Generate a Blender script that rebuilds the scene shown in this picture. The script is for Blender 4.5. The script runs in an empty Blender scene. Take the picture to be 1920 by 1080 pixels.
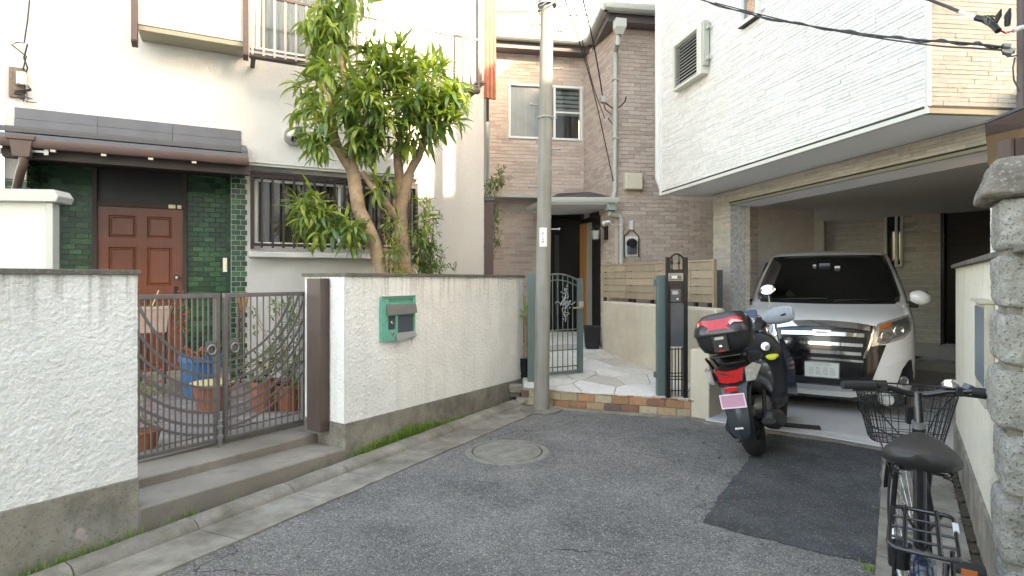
import bpy, bmesh, math, random
from mathutils import Vector, Matrix, noise
R = math.radians
random.seed(7)
S = bpy.context.scene
COL = S.collection
# ------------------------------------------------------------------ camera, sky, sun, exposure
FPX, CX, HY, CH = 1071.0, 960.0, 524.0, 1.45       # focal length in photo pixels, principal column, horizon row, eye height
cam_d = bpy.data.cameras.new('camera'); cam = bpy.data.objects.new('camera', cam_d); COL.objects.link(cam)
cam.location = (0, 0, CH); cam.rotation_euler = (R(90), 0, 0)
cam_d.sensor_width = 36; cam_d.lens = 36 * FPX / 1920
cam_d.shift_y = -(540 - HY) / 1920.0
cam_d.clip_start = .05; cam_d.clip_end = 600
S.camera = cam
world = bpy.data.worlds.new('World'); S.world = world; world.use_nodes = True
wn = world.node_tree.nodes; wl = world.node_tree.links; wn.clear()
SUN_EL, SUN_AZ = 24, 140       # elevation; azimuth measured clockwise from +Y (north) towards +X
sky = wn.new('ShaderNodeTexSky'); sky.sky_type = 'NISHITA'; sky.sun_disc = False
sky.sun_elevation = R(SUN_EL); sky.sun_rotation = R(SUN_AZ); sky.air_density = 1.0; sky.dust_density = 2.5; sky.ozone_density = .6
bg = wn.new('ShaderNodeBackground'); bg.inputs[1].default_value = .15
wo = wn.new('ShaderNodeOutputWorld'); wl.new(sky.outputs[0], bg.inputs[0]); wl.new(bg.outputs[0], wo.inputs[0])
sun_d = bpy.data.lights.new('sun', 'SUN'); sun = bpy.data.objects.new('sun', sun_d); COL.objects.link(sun)
sun_d.energy = 1.5; sun_d.angle = R(1.2); sun_d.color = (1, .97, .92)
sv = Vector((math.sin(R(SUN_AZ)) * math.cos(R(SUN_EL)), math.cos(R(SUN_AZ)) * math.cos(R(SUN_EL)), math.sin(R(SUN_EL))))
sun.rotation_euler = (-sv).to_track_quat('-Z', 'Y').to_euler(); sun.location = sv * 30
S.view_settings.view_transform = 'Standard'; S.view_settings.look = 'None'
S.view_settings.exposure = 3.44; S.view_settings.gamma = 1
try:
    S.view_settings.use_curve_mapping = False
    S.view_settings.use_white_balance = True; S.view_settings.white_balance_temperature = 8700; S.view_settings.white_balance_tint = 10
except Exception: pass
S.render.engine = 'CYCLES'; S.cycles.max_bounces = 8

# ------------------------------------------------------------------ geometry helpers
def ray(px, py): return (px - CX) / FPX, -(py - HY) / FPX
def P(px, py, D):
    a, b = ray(px, py); return Vector((a * D, D, CH + b * D))
def G(px, py, z=0.0):
    a, b = ray(px, py); D = (z - CH) / b; return Vector((a * D, D, z))
class Fr:
    """upright plane: u along it (left to right as seen), y away from the street, z up"""
    def __init__(s, p0, d, z0=0):
        s.p = Vector((p0[0], p0[1])); s.d = Vector((d[0], d[1])).normalized(); s.n = Vector((s.d.y, -s.d.x)); s.z0 = z0
        s.M = Matrix.Translation((p0[0], p0[1], z0)) @ Matrix.Rotation(math.atan2(s.d.y, s.d.x), 4, 'Z')
    def uz(s, px, py, n=0.0):
        a, b = ray(px, py); D = (n + s.p.dot(s.n)) / (a * s.n.x + s.n.y)
        q = Vector((a * D, D)) - s.p
        return q.dot(s.d), CH + b * D - s.z0
    def u(s, px, n=0.0): return s.uz(px, 500, n)[0]
    def z(s, px, py, n=0.0): return s.uz(px, py, n)[1]
    def w(s, u, y, z): return s.M @ Vector((u, y, z))
I4 = Matrix.Identity(4)
class MB:
    def __init__(s): s.v = []; s.f = []; s.r = []; s.rv = 0.5
    def add(s, vs, fs):
        b = len(s.v); s.v += [tuple(v) for v in vs]; s.f += [tuple(i + b for i in f) for f in fs]; s.r += [s.rv] * len(vs); return s
    def box(s, x0, x1, y0, y1, z0, z1, M=None):
        vs = [Vector((x, y, z)) for z in (z0, z1) for y in (y0, y1) for x in (x0, x1)]
        if M is not None: vs = [M @ v for v in vs]
        return s.add(vs, [(0,2,3,1),(4,5,7,6),(0,1,5,4),(2,6,7,3),(0,4,6,2),(1,3,7,5)])
    def quad(s, a, b, c, d): return s.add([a, b, c, d], [(0,1,2,3)])
    def prism(s, poly, h, M=None):
        """poly: list of 3D points (one face); h: vector to the other face"""
        n = len(poly); h = Vector(h); vs = [Vector(p) for p in poly] + [Vector(p) + h for p in poly]
        if M is not None: vs = [M @ v for v in vs]
        return s.add(vs, [tuple(range(n)), tuple(range(2*n-1, n-1, -1))] + [(i, i+n, (i+1) % n + n, (i+1) % n) for i in range(n)])
    def tube(s, pts, r, seg=8, caps=True, closed=False):
        pts = [Vector(p) for p in pts]; n = len(pts); rs = r if isinstance(r, (list, tuple)) else [r] * n
        rings = []; up = None
        for i, p in enumerate(pts):
            if closed: t = pts[(i+1) % n] - pts[i-1]
            else: t = pts[min(i+1, n-1)] - pts[max(i-1, 0)]
            t.normalize()
            if up is None:
                up = Vector((0,0,1)) if abs(t.z) < .9 else Vector((1,0,0))
            x = up.cross(t)
            if x.length < 1e-5: x = Vector((1,0,0)).cross(t)
            x.normalize(); y = t.cross(x); up = y
            rings.append([p + (x * math.cos(k * 2 * math.pi / seg) + y * math.sin(k * 2 * math.pi / seg)) * rs[i] for k in range(seg)])
        vs = [v for ring in rings for v in ring]; fs = []
        for i in range(n if closed else n - 1):
            for k in range(seg):
                a = i * seg + k; b = i * seg + (k+1) % seg; j = ((i+1) % n) * seg
                fs.append((a, b, j + (k+1) % seg, j + k))
        if caps and not closed:
            fs.append(tuple(range(seg-1, -1, -1))); fs.append(tuple(range((n-1)*seg, n*seg)))
        return s.add(vs, fs)
    def lathe(s, prof, M=None, seg=24, caps=True):
        vs = []; fs = []
        for (r, z) in prof:
            for k in range(seg):
                v = Vector((r * math.cos(k*2*math.pi/seg), r * math.sin(k*2*math.pi/seg), z)); vs.append(M @ v if M is not None else v)
        for i in range(len(prof)-1):
            for k in range(seg):
                fs.append((i*seg+k, i*seg+(k+1) % seg, (i+1)*seg+(k+1) % seg, (i+1)*seg+k))
        if caps: fs.append(tuple(range(seg-1, -1, -1))); fs.append(tuple(range((len(prof)-1)*seg, len(prof)*seg)))
        return s.add(vs, fs)
    def loft(s, rings, caps=True):
        n = len(rings[0]); vs = [v for r_ in rings for v in r_]; fs = []
        for i in range(len(rings)-1):
            for k in range(n): fs.append((i*n+k, i*n+(k+1) % n, (i+1)*n+(k+1) % n, (i+1)*n+k))
        if caps: fs.append(tuple(range(n-1, -1, -1))); fs.append(tuple(range((len(rings)-1)*n, len(rings)*n)))
        return s.add(vs, fs)
    def mesh(s, name, m, smooth=None):
        me = bpy.data.meshes.new(name); me.from_pydata(s.v, [], s.f); me.validate()
        if len(me.vertices) == len(s.r):
            at = me.attributes.new('rnd', 'FLOAT', 'POINT'); at.data.foreach_set('value', s.r)
        if m: me.materials.append(m)
        bm = bmesh.new(); bm.from_mesh(me); bmesh.ops.recalc_face_normals(bm, faces=bm.faces); bm.to_mesh(me); bm.free()
        if smooth is not None:
            me.shade_smooth(); me.set_sharp_from_angle(angle=R(smooth))
        return me
    def build(s, name, m, parent=None, M=I4, smooth=None, bevel=0, stuff=False, label=None, mods=()):
        return place(s.mesh(name, m, smooth), name, parent, M, bevel, stuff, label)
WM = {}
def place(me, name, parent=None, M=I4, bevel=0, stuff=False, label=None):
    o = bpy.data.objects.new(name, me); COL.objects.link(o); o.matrix_basis = M; WM[o] = M.copy()
    if parent is not None: o.parent = parent; o.matrix_parent_inverse = WM[parent].inverted()
    if bevel:
        b = o.modifiers.new('bevel', 'BEVEL'); b.width = bevel; b.segments = 2; b.limit_method = 'ANGLE'; b.angle_limit = R(40); b.harden_normals = False
        if o.data: o.data.shade_smooth(); o.data.set_sharp_from_angle(angle=R(50))
    if stuff: o['kind'] = 'stuff'
    if label: o['label'] = label
    return o
def tag(o, label, cat, group=None, kind=None):
    o['label'] = label; o['category'] = cat
    if group: o['group'] = group
    if kind: o['kind'] = kind
    return o
def thing(name, label, cat, M, group=None):
    return tag(place(None, name, None, M), label, cat, group)
def struct(o, label=None):
    o['kind'] = 'structure'
    if label: o['label'] = label
    return o
def wall_faces(mb, u0, u1, z0, z1, holes, y0, y1):
    """flat wall between y0 (street side) and y1 with rectangular openings and their reveals"""
    us = sorted({u0, u1} | {h[0] for h in holes} | {h[1] for h in holes}); zs = sorted({z0, z1} | {h[2] for h in holes} | {h[3] for h in holes})
    us = [u for u in us if u0 <= u <= u1]; zs = [z for z in zs if z0 <= z <= z1]
    for i in range(len(us)-1):
        for j in range(len(zs)-1):
            cu, cz = (us[i]+us[i+1])/2, (zs[j]+zs[j+1])/2
            if any(h[0] < cu < h[1] and h[2] < cz < h[3] for h in holes): continue
            for y in (y0, y1): mb.quad((us[i],y,zs[j]), (us[i+1],y,zs[j]), (us[i+1],y,zs[j+1]), (us[i],y,zs[j+1]))
    for a, b, c, d in [(u0,u1,z0,z1)] + [tuple(h) for h in holes]:
        a, b, c, d = max(a,u0), min(b,u1), max(c,z0), min(d,z1)
        mb.quad((a,y0,c),(b,y0,c),(b,y1,c),(a,y1,c)); mb.quad((a,y0,d),(b,y0,d),(b,y1,d),(a,y1,d))
        mb.quad((a,y0,c),(a,y1,c),(a,y1,d),(a,y0,d)); mb.quad((b,y0,c),(b,y1,c),(b,y1,d),(b,y0,d))
    return mb
LIM = {}
def pieces(name, items, m, parent, limit=300, rvs=8, stuffname=None):
    """items: (M, sx, sy, sz) boxes with their own matrix (x 0..sx, y 0..sy depth into wall, z 0..sz); nearest become objects of their own"""
    cv = Vector((0, 0, CH))
    def view(it):
        c = it[0] @ Vector((it[1]/2, 0, it[3]/2)); d = (c - cv).length
        inside = abs(c.x / max(c.y, .1)) < .93 and abs((c.z - CH) / max(c.y, .1)) < .55
        return (0 if inside else 1, d / math.sqrt(it[1] * it[3]))
    items = sorted(items, key=view); cache = {}
    for it in items[:limit]:
        k = (round(it[1], 3), round(it[2], 3), round(it[3], 3), random.randrange(rvs))
        if k not in cache:
            b = MB(); b.rv = (k[3] + .5) / rvs; c = min(.0015, k[2] * .3)
            x, z, y = it[1], it[3], it[2]
            vs = [(0,y,0),(x,y,0),(x,y,z),(0,y,z),(0,c,0),(x,c,0),(x,c,z),(0,c,z),(c,0,c),(x-c,0,c),(x-c,0,z-c),(c,0,z-c)]
            b.add(vs, [(0,1,5,4),(1,2,6,5),(2,3,7,6),(3,0,4,7),(4,5,9,8),(5,6,10,9),(6,7,11,10),(7,4,8,11),(8,9,10,11)])
            cache[k] = b.mesh(name, m)
        place(cache[k], name, parent, it[0])
    if len(items) > limit:
        b = MB()
        for it in items[limit:]:
            b.rv = random.random(); b.box(0, it[1], 0, it[2], 0, it[3], it[0])
        b.build(stuffname or name + '_field', m, parent, stuff=True)
def courses(fr, u0, u1, z0, z1, bw, bh, joint, proud=.006, holes=(), jit=.0, stagger=.5, y=0.0, vary=None):
    """running-bond boxes on a frame"""
    out = []; z = z0; row = 0
    while z < z1 - .01:
        h = min(bh, z1 - z) - joint
        if vary: x = u0 - random.random() * bw
        else: x = u0 - (row % 2) * bw * stagger
        while x < u1:
            w = bw * (random.choice(vary) if vary else 1)
            a, b = max(x, u0), min(x + w - joint, u1)
            if b - a > .015 and h > .005:
                ok = True
                for hh in holes:
                    if a < hh[1] and b > hh[0] and z < hh[3] and z + h > hh[2]:
                        # clip against the opening
                        if a < hh[0] - .02 and b > hh[0]: b = hh[0]
                        elif b > hh[1] + .02 and a < hh[1]: a = hh[1]
                        else: ok = False
                        if z + h/2 > hh[3] or z + h/2 < hh[2]: ok = True if (z+h/2 > hh[3] or z+h/2 < hh[2]) and False else ok
                if ok and b - a > .012:
                    p = proud + random.uniform(0, jit)
                    out.append((fr.M @ Matrix.Translation((a, y - p, z)), round(b - a, 3), p + .004, h))
            x += w
        z += bh; row += 1
    return out

# ------------------------------------------------------------------ materials
def mat(name, col, rough=.8, metal=0, var=0, vscale=3, col2=None, c2amt=.5, c2scale=1.2, bump=0, bscale=60, bdetail=6, streak=None, stamt=.5, stscale=5,
        rnd=0, rndcols=None, coat=0, speck=None, spscale=250, spamt=.5, spec=.5, emis=None, estr=0, trans=0, bump2=0, b2scale=5, sss=None, alpha=1, stz=.35, agg=0, aggscale=150, crack=0, drip=None, dripz=(1,1.5), blot=None, blamt=.5, blscale=2, vor=0, vorscale=40):
    m = bpy.data.materials.new(name); m.use_nodes = True; nt = m.node_tree; N = nt.nodes; L = nt.links
    b = N['Principled BSDF']; b.inputs['Roughness'].default_value = rough; b.inputs['Metallic'].default_value = metal
    b.inputs['Specular IOR Level'].default_value = spec; b.inputs['Coat Weight'].default_value = coat; b.inputs['Coat Roughness'].default_value = .06
    geo = N.new('ShaderNodeNewGeometry'); pos = geo.outputs['Position']
    def nz(scale, detail=5, rough_=.55, sc=None):
        n = N.new('ShaderNodeTexNoise'); n.inputs['Scale'].default_value = scale; n.inputs['Detail'].default_value = detail; n.inputs['Roughness'].default_value = rough_
        if sc:
            mp = N.new('ShaderNodeMapping'); mp.inputs['Scale'].default_value = sc; L.new(pos, mp.inputs[0]); L.new(mp.outputs[0], n.inputs['Vector'])
        else: L.new(pos, n.inputs['Vector'])
        return n.outputs[0]
    def ramp(x, a, b_):
        r = N.new('ShaderNodeMapRange'); r.inputs[1].default_value = a; r.inputs[2].default_value = b_; L.new(x, r.inputs[0]); return r.outputs[0]
    def mix(fac, a, c, mode='MIX'):
        x = N.new('ShaderNodeMix'); x.data_type = 'RGBA'; x.blend_type = mode
        if isinstance(fac, float): x.inputs[0].default_value = fac
        else: L.new(fac, x.inputs[0])
        for s_, v in ((6, a), (7, c)):
            if isinstance(v, (tuple, list)): x.inputs[s_].default_value = (*v, 1) if len(v) == 3 else v
            else: L.new(v, x.inputs[s_])
        return x.outputs[2]
    def mul(x, k):
        r = N.new('ShaderNodeMath'); r.operation = 'MULTIPLY'; L.new(x, r.inputs[0]); r.inputs[1].default_value = k; return r.outputs[0]
    c = tuple(col)
    if rndcols:
        at = N.new('ShaderNodeAttribute'); at.attribute_name = 'rnd'
        cr = N.new('ShaderNodeValToRGB'); cr.color_ramp.interpolation = 'CONSTANT'
        el = cr.color_ramp.elements; k = len(rndcols)
        el[0].color = (*rndcols[0], 1); el[1].position = 1/k; el[1].color = (*rndcols[1 % k], 1)
        for i in range(2, k): e = el.new(i/k); e.color = (*rndcols[i], 1)
        L.new(at.outputs['Fac'], cr.inputs[0]); c = cr.outputs[0]
    elif rnd:
        at = N.new('ShaderNodeAttribute'); at.attribute_name = 'rnd'
        mr = N.new('ShaderNodeMapRange'); mr.inputs[3].default_value = 1 - rnd; mr.inputs[4].default_value = 1 + rnd; L.new(at.outputs['Fac'], mr.inputs[0])
        c = mix(1.0, c, mr.outputs[0], 'MULTIPLY')
    if col2: c = mix(mul(ramp(nz(c2scale, 6, .6), .42, .68), c2amt), c, col2)
    if var:
        mr = N.new('ShaderNodeMapRange'); mr.inputs[1].default_value = .3; mr.inputs[2].default_value = .7; mr.inputs[3].default_value = 1 - var; mr.inputs[4].default_value = 1 + var
        L.new(nz(vscale, 8, .65), mr.inputs[0]); c = mix(1.0, c, mr.outputs[0], 'MULTIPLY')
    if streak: c = mix(mul(ramp(nz(1.0, 4, .6, (stscale, stscale, stz)), .52, .75), stamt), c, streak)
    if blot: c = mix(mul(ramp(nz(blscale, 9, .7), .50, .66), blamt), c, blot)
    if drip:
        sx = N.new('ShaderNodeSeparateXYZ'); L.new(pos, sx.inputs[0])
        hm = N.new('ShaderNodeMapRange'); hm.inputs[1].default_value = dripz[0]; hm.inputs[2].default_value = dripz[1]; L.new(sx.outputs[2], hm.inputs[0])
        dm = N.new('ShaderNodeMath'); dm.operation = 'MULTIPLY'; L.new(ramp(nz(1.0, 3, .7, (26,26,1.1)), .50, .72), dm.inputs[0]); L.new(hm.outputs[0], dm.inputs[1])
        c = mix(mul(dm.outputs[0], .75), c, drip)
    if crack:
        ve = N.new('ShaderNodeTexVoronoi'); ve.feature = 'DISTANCE_TO_EDGE'; ve.inputs['Scale'].default_value = .55
        wv = N.new('ShaderNodeTexNoise'); wv.inputs['Scale'].default_value = 2.2; wv.inputs['Detail'].default_value = 6; L.new(pos, wv.inputs['Vector'])
        am = N.new('ShaderNodeVectorMath'); am.operation = 'MULTIPLY_ADD'; L.new(wv.outputs['Color'], am.inputs[0]); am.inputs[1].default_value = (.5,.5,.5); L.new(pos, am.inputs[2]); L.new(am.outputs[0], ve.inputs['Vector'])
        cr_ = N.new('ShaderNodeMapRange'); cr_.inputs[1].default_value = .001; cr_.inputs[2].default_value = .0035; cr_.inputs[3].default_value = 1; cr_.inputs[4].default_value = 0; L.new(ve.outputs['Distance'], cr_.inputs[0])
        mk = N.new('ShaderNodeMath'); mk.operation = 'MULTIPLY'; L.new(cr_.outputs[0], mk.inputs[0]); L.new(ramp(nz(.9, 2, .5), .50, .56), mk.inputs[1])
        c = mix(mul(mk.outputs[0], crack), c, (.03,.028,.025))
    if agg:
        vo = N.new('ShaderNodeTexVoronoi'); vo.inputs['Scale'].default_value = aggscale; L.new(pos, vo.inputs['Vector'])
        sc_ = N.new('ShaderNodeSeparateColor'); L.new(vo.outputs['Color'], sc_.inputs[0])
        mr = N.new('ShaderNodeMapRange'); mr.inputs[3].default_value = 1-agg; mr.inputs[4].default_value = 1+agg; L.new(sc_.outputs[0], mr.inputs[0]); c = mix(1.0, c, mr.outputs[0], 'MULTIPLY')
        gt = N.new('ShaderNodeMath'); gt.operation = 'GREATER_THAN'; gt.inputs[1].default_value = .93; L.new(sc_.outputs[1], gt.inputs[0]); c = mix(mul(gt.outputs[0], .6*(agg/.45)**2), c, (.45,.43,.40))
    if speck: c = mix(mul(ramp(nz(spscale, 2, .5), .58, .66), spamt), c, speck)
    if isinstance(c, tuple): b.inputs['Base Color'].default_value = (*c, 1)
    else: L.new(c, b.inputs['Base Color'])
    h = None
    if bump:
        bp = N.new('ShaderNodeBump'); bp.inputs['Strength'].default_value = min(1, bump); bp.inputs['Distance'].default_value = .01 * max(1, bump)
        L.new(nz(bscale, bdetail, .6), bp.inputs['Height']); h = bp.outputs[0]
    if vor:
        v = N.new('ShaderNodeTexVoronoi'); v.inputs['Scale'].default_value = vorscale; L.new(pos, v.inputs['Vector'])
        bp = N.new('ShaderNodeBump'); bp.inputs['Strength'].default_value = vor; bp.inputs['Distance'].default_value = .01; L.new(v.outputs['Distance'], bp.inputs['Height'])
        if h: L.new(h, bp.inputs['Normal'])
        h = bp.outputs[0]
    if bump2:
        bp = N.new('ShaderNodeBump'); bp.inputs['Strength'].default_value = min(1, bump2); bp.inputs['Distance'].default_value = .05 * max(1, bump2)
        L.new(nz(b2scale, 3, .5), bp.inputs['Height'])
        if h: L.new(h, bp.inputs['Normal'])
        h = bp.outputs[0]
    if h: L.new(h, b.inputs['Normal'])
    if emis: b.inputs['Emission Color'].default_value = (*emis, 1); b.inputs['Emission Strength'].default_value = estr
    if trans: b.inputs['Transmission Weight'].default_value = trans
    if sss:
        # thin leaf: part of the light passes through
        tr = N.new('ShaderNodeBsdfTranslucent'); ms = N.new('ShaderNodeMixShader'); ms.inputs[0].default_value = .35
        tc = mix(1.0, c if not isinstance(c, tuple) else c, sss, 'MULTIPLY') if not isinstance(c, tuple) else sss
        if isinstance(tc, tuple): tr.inputs[0].default_value = (*tc, 1)
        else: tr.inputs[0].default_value = (*sss, 1)
        L.new(b.outputs[0], ms.inputs[1]); L.new(tr.outputs[0], ms.inputs[2]); L.new(ms.outputs[0], N['Material Output'].inputs[0])
    return m
def glass(name, tint=(.9,.95,.95), rough=.02, mixf=.25):
    """thin window pane: reflects at grazing angles, otherwise lets the view through with a tint"""
    m = bpy.data.materials.new(name); m.use_nodes = True; N = m.node_tree.nodes; L = m.node_tree.links; N.clear()
    g = N.new('ShaderNodeBsdfGlossy'); g.inputs['Roughness'].default_value = rough; g.inputs['Color'].default_value = (.95,.97,1,1)
    t = N.new('ShaderNodeBsdfTransparent'); t.inputs[0].default_value = (*tint, 1)
    lw = N.new('ShaderNodeFresnel'); lw.inputs[0].default_value = 1.5
    mm = N.new('ShaderNodeMath'); mm.operation = 'ADD'; mm.inputs[1].default_value = mixf; L.new(lw.outputs[0], mm.inputs[0])
    ms = N.new('ShaderNodeMixShader'); L.new(mm.outputs[0], ms.inputs[0]); L.new(t.outputs[0], ms.inputs[1]); L.new(g.outputs[0], ms.inputs[2])
    o = N.new('ShaderNodeOutputMaterial'); L.new(ms.outputs[0], o.inputs[0]); return m
MT = {}
MT['asphalt'] = mat('asphalt', (.150,.142,.132), .92, var=.2, vscale=22, crack=.8, agg=.45, aggscale=150, bump=.9, bscale=150, col2=(.235,.22,.20), c2amt=.8, c2scale=1.1, blot=(.075,.072,.07), blamt=.6, blscale=1.7, spec=.3)
MT['asphalt_new'] = mat('asphalt_new', (.060,.061,.063), .9, var=.35, vscale=4, agg=.30, col2=(.085,.083,.08), c2amt=.6, c2scale=3, aggscale=170, bump=.9, bscale=120, spec=.3)
MT['gutter'] = mat('gutter_concrete', (.26,.235,.195), .9, var=.3, vscale=7, col2=(.12,.098,.07), c2amt=.75, c2scale=2.5, bump=.5, bscale=90, speck=(.4,.38,.35), spscale=150, spamt=.3, rnd=.12)
MT['base'] = mat('base_concrete', (.27,.24,.195), .9, var=.25, vscale=5, col2=(.10,.088,.07), c2amt=.75, c2scale=3.2, bump=.45, bscale=70, streak=(.09,.08,.065), stamt=.5, blot=(.36,.34,.31), blamt=.45, blscale=4.5, speck=(.07,.065,.05), spscale=60, spamt=.4)
MT['step'] = mat('step_concrete', (.26,.225,.185), .9, var=.3, vscale=6, col2=(.10,.085,.07), c2amt=.6, c2scale=3, bump=.4, bscale=80)
MT['stucco'] = mat('rough_stucco', (.84,.825,.785), .9, var=.05, vscale=4, bump=1.0, bscale=55, bdetail=3, streak=(.42,.38,.30), stamt=.22, stscale=9, col2=(.66,.64,.6), c2amt=.35, c2scale=1.5, drip=(.25,.22,.17), dripz=(1.12,1.475))
MT['stucco2'] = mat('house_stucco', (.57,.565,.555), .9, var=.04, vscale=2, bump=.9, bscale=75, bdetail=3, col2=(.47,.45,.41), c2amt=.5, c2scale=.8)
MT['cap'] = mat('wall_cap', (.13,.115,.095), .9, var=.3, vscale=8, bump=.5, bscale=60, speck=(.3,.28,.25), spscale=90)
MT['brown'] = mat('brown_metal', (.085,.055,.05), .45, var=.1, vscale=6)
MT['brown_dark'] = mat('dark_brown', (.03,.02,.018), .6)
MT['gunmetal'] = mat('slate_metal', (.085,.095,.115), .45, metal=.2, var=.12, vscale=5)
MT['slate'] = mat('roof_slate', (.06,.062,.068), .55, var=.2, vscale=14, rnd=.2)
MT['black'] = mat('black_paint', (.008,.008,.009), .4)
MT['blackmatte'] = mat('black_matte', (.014,.014,.016), .7, var=.2)
MT['white'] = mat('white_paint', (.75,.75,.73), .5)
MT['cream_pl'] = mat('cream_plastic', (.7,.64,.5), .5)
MT['tile_g'] = mat('green_tile', (.02,.09,.035), .22, spec=.4, coat=.15, rndcols=[(.020,.062,.030),(.03,.09,.042),(.022,.07,.034),(.015,.047,.024),(.04,.115,.05),(.02,.056,.03)], var=.15, vscale=30)
MT['grout'] = mat('dark_grout', (.05,.065,.055), .9)
MT['door_w'] = mat('door_wood', (.13,.038,.019), .35, var=.3, vscale=2, coat=.2, streak=(.07,.018,.008), stamt=.6, stscale=30)
MT['curtain'] = mat('curtain_brown', (.16,.12,.1), .9, streak=(.07,.05,.04), stamt=.9, stscale=22, stz=.1)
MT['curtain_w'] = mat('curtain_white', (.36,.37,.37), .9, streak=(.5,.5,.48), stamt=.8, stscale=16, stz=.1)
MT['glass'] = glass('window_glass', (.85,.9,.9), .02, .06)
MT['glass_fr'] = glass('frosted_glass', (.7,.75,.76), .12, .15)
MT['alu'] = mat('aluminium', (.5,.5,.5), .35, metal=.8)
MT['chrome'] = mat('chrome', (.75,.76,.78), .08, metal=1)
MT['steel'] = mat('galvanised', (.35,.35,.34), .4, metal=.8, var=.15)
MT['gate'] = mat('gate_bronze', (.15,.13,.125), .45, metal=.3, var=.15, vscale=12)
MT['pole'] = mat('pole_concrete', (.27,.258,.23), .85, var=.1, vscale=4, bump=.15, bscale=90, streak=(.15,.135,.11), stamt=.65, stscale=14, stz=.6)
MT['brick_br'] = mat('pink_brown_brick', (.34,.25,.22), .85, rndcols=[(.54,.44,.38),(.57,.47,.41),(.50,.40,.345),(.55,.45,.39),(.47,.375,.325),(.59,.49,.43)], var=.12, vscale=25, bump=.2, bscale=80)
MT['mortar'] = mat('mortar', (.62,.56,.52), .95, var=.1, vscale=10)
MT['siding'] = mat('white_siding_strip', (.74,.72,.69), .8, rnd=.07, var=.1, vscale=18, bump=.6, bscale=45)
MT['siding_gap'] = mat('siding_joint', (.5,.48,.45), .9)
MT['siding_shade'] = mat('shaded_siding_strip', (.50,.465,.425), .8, rnd=.13, var=.12, vscale=18, bump=.6, bscale=45)  # white siding again, with the short face's shade put into its colour
MT['siding3'] = mat('beige_siding_strip', (.52,.48,.42), .8, rnd=.12, var=.12, vscale=18, bump=.5, bscale=45)
MT['siding3_gap'] = mat('beige_siding_joint', (.36,.34,.30), .9)
MT['soffit'] = mat('grey_soffit', (.80,.81,.82), .7)
MT['mosaic'] = mat('mosaic_tile', (.42,.43,.44), .5, rndcols=[(.40,.41,.43),(.5,.5,.5),(.34,.35,.37),(.45,.45,.45)], var=.1, vscale=30)
MT['trim_w'] = mat('pale_trim', (.62,.61,.56), .5)
MT['trim_olive'] = mat('khaki_trim', (.28,.26,.19), .5)
MT['gutter_pl'] = mat('rain_gutter_plastic', (.45,.46,.42), .4)
MT['flag'] = mat('flagstone', (.6,.58,.53), .75, rndcols=[(.62,.60,.55),(.55,.52,.47),(.66,.64,.6),(.5,.45,.38),(.6,.56,.5),(.63,.62,.6)], var=.12, vscale=12, bump=.4, bscale=40)
MT['flag_joint'] = mat('flag_mortar', (.33,.31,.28), .9, var=.1)
MT['stepbrick'] = mat('step_brick', (.4,.3,.2), .85, rndcols=[(.42,.34,.22),(.33,.17,.09),(.24,.12,.075),(.44,.36,.25),(.15,.10,.085),(.4,.27,.16),(.36,.29,.19),(.42,.22,.12)], var=.18, vscale=20, bump=.4, bscale=60)
MT['beige'] = mat('beige_render', (.60,.53,.42), .85, var=.08, vscale=6, col2=(.5,.43,.33), c2amt=.5, c2scale=2.5, bump=.25, bscale=60, streak=(.42,.36,.27), stamt=.3)
MT['cream'] = mat('cream_render', (.72,.67,.56), .9, var=.06, vscale=8, bump=.6, bscale=70, streak=(.5,.45,.36), stamt=.3, drip=(.38,.33,.26), dripz=(1.2,1.55))
MT['board'] = mat('beige_board', (.36,.28,.195), .65, var=.15, vscale=6, rnd=.12, streak=(.29,.22,.15), stamt=.4)
MT['board_g'] = mat('weathered_beige_board', (.42,.38,.31), .8, var=.1, vscale=10)
MT['slotblue'] = mat('blue_grey_panel', (.16,.20,.25), .35, metal=.3)
MT['teal'] = mat('teal_paint', (.115,.16,.155), .45, var=.1, metal=.1)
MT['mint'] = mat('mint_paint', (.13,.40,.30), .45, var=.12, vscale=20)
MT['slab'] = mat('garage_slab', (.48,.49,.5), .75, var=.08, vscale=3, bump=.1, bscale=80, col2=(.38,.39,.4), c2amt=.4)
MT['darkwood'] = mat('dark_wood_panel', (.02,.016,.014), .55, rnd=.4, streak=(.035,.028,.022), stamt=.6, stscale=4)
MT['bark'] = mat('tree_bark', (.36,.26,.18), .9, var=.25, vscale=12, bump=.7, bscale=40, col2=(.15,.10,.07), c2amt=.6, c2scale=5)
MT['leaf'] = mat('tree_leaf', (.055,.11,.035), .35, rndcols=[(.085,.15,.05),(.085,.155,.045),(.14,.22,.05),(.07,.125,.06),(.22,.30,.06),(.26,.33,.065)], sss=(.36,.48,.06), spec=.5)
MT['leaf_y'] = mat('yellow_leaf', (.35,.38,.09), .45, rndcols=[(.32,.33,.08),(.2,.25,.06),(.42,.40,.14)], sss=(.4,.42,.1))
MT['leaf_s'] = mat('shrub_leaf', (.05,.10,.03), .45, rndcols=[(.06,.12,.04),(.09,.17,.045),(.14,.21,.06)], sss=(.2,.32,.04))
MT['grass'] = mat('grass_blade', (.09,.17,.025), .6, rndcols=[(.17,.34,.04),(.23,.40,.05),(.30,.36,.10),(.12,.24,.04)], sss=(.2,.3,.04))
MT['terracotta'] = mat('terracotta', (.28,.09,.04), .75, var=.15, vscale=10)
MT['blue_pl'] = mat('blue_plastic', (.02,.12,.28), .35)
MT['soil'] = mat('soil', (.05,.035,.022), .95, bump=.8, bscale=60)
MT['stone'] = mat('hewn_stone', (.29,.275,.245), .95, var=.3, vscale=14, col2=(.22,.20,.17), c2amt=.6, c2scale=9, bump=1.0, bscale=60, speck=(.06,.058,.05), spscale=120, spamt=.75, blot=(.5,.48,.44), blamt=.4, blscale=22)
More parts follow.
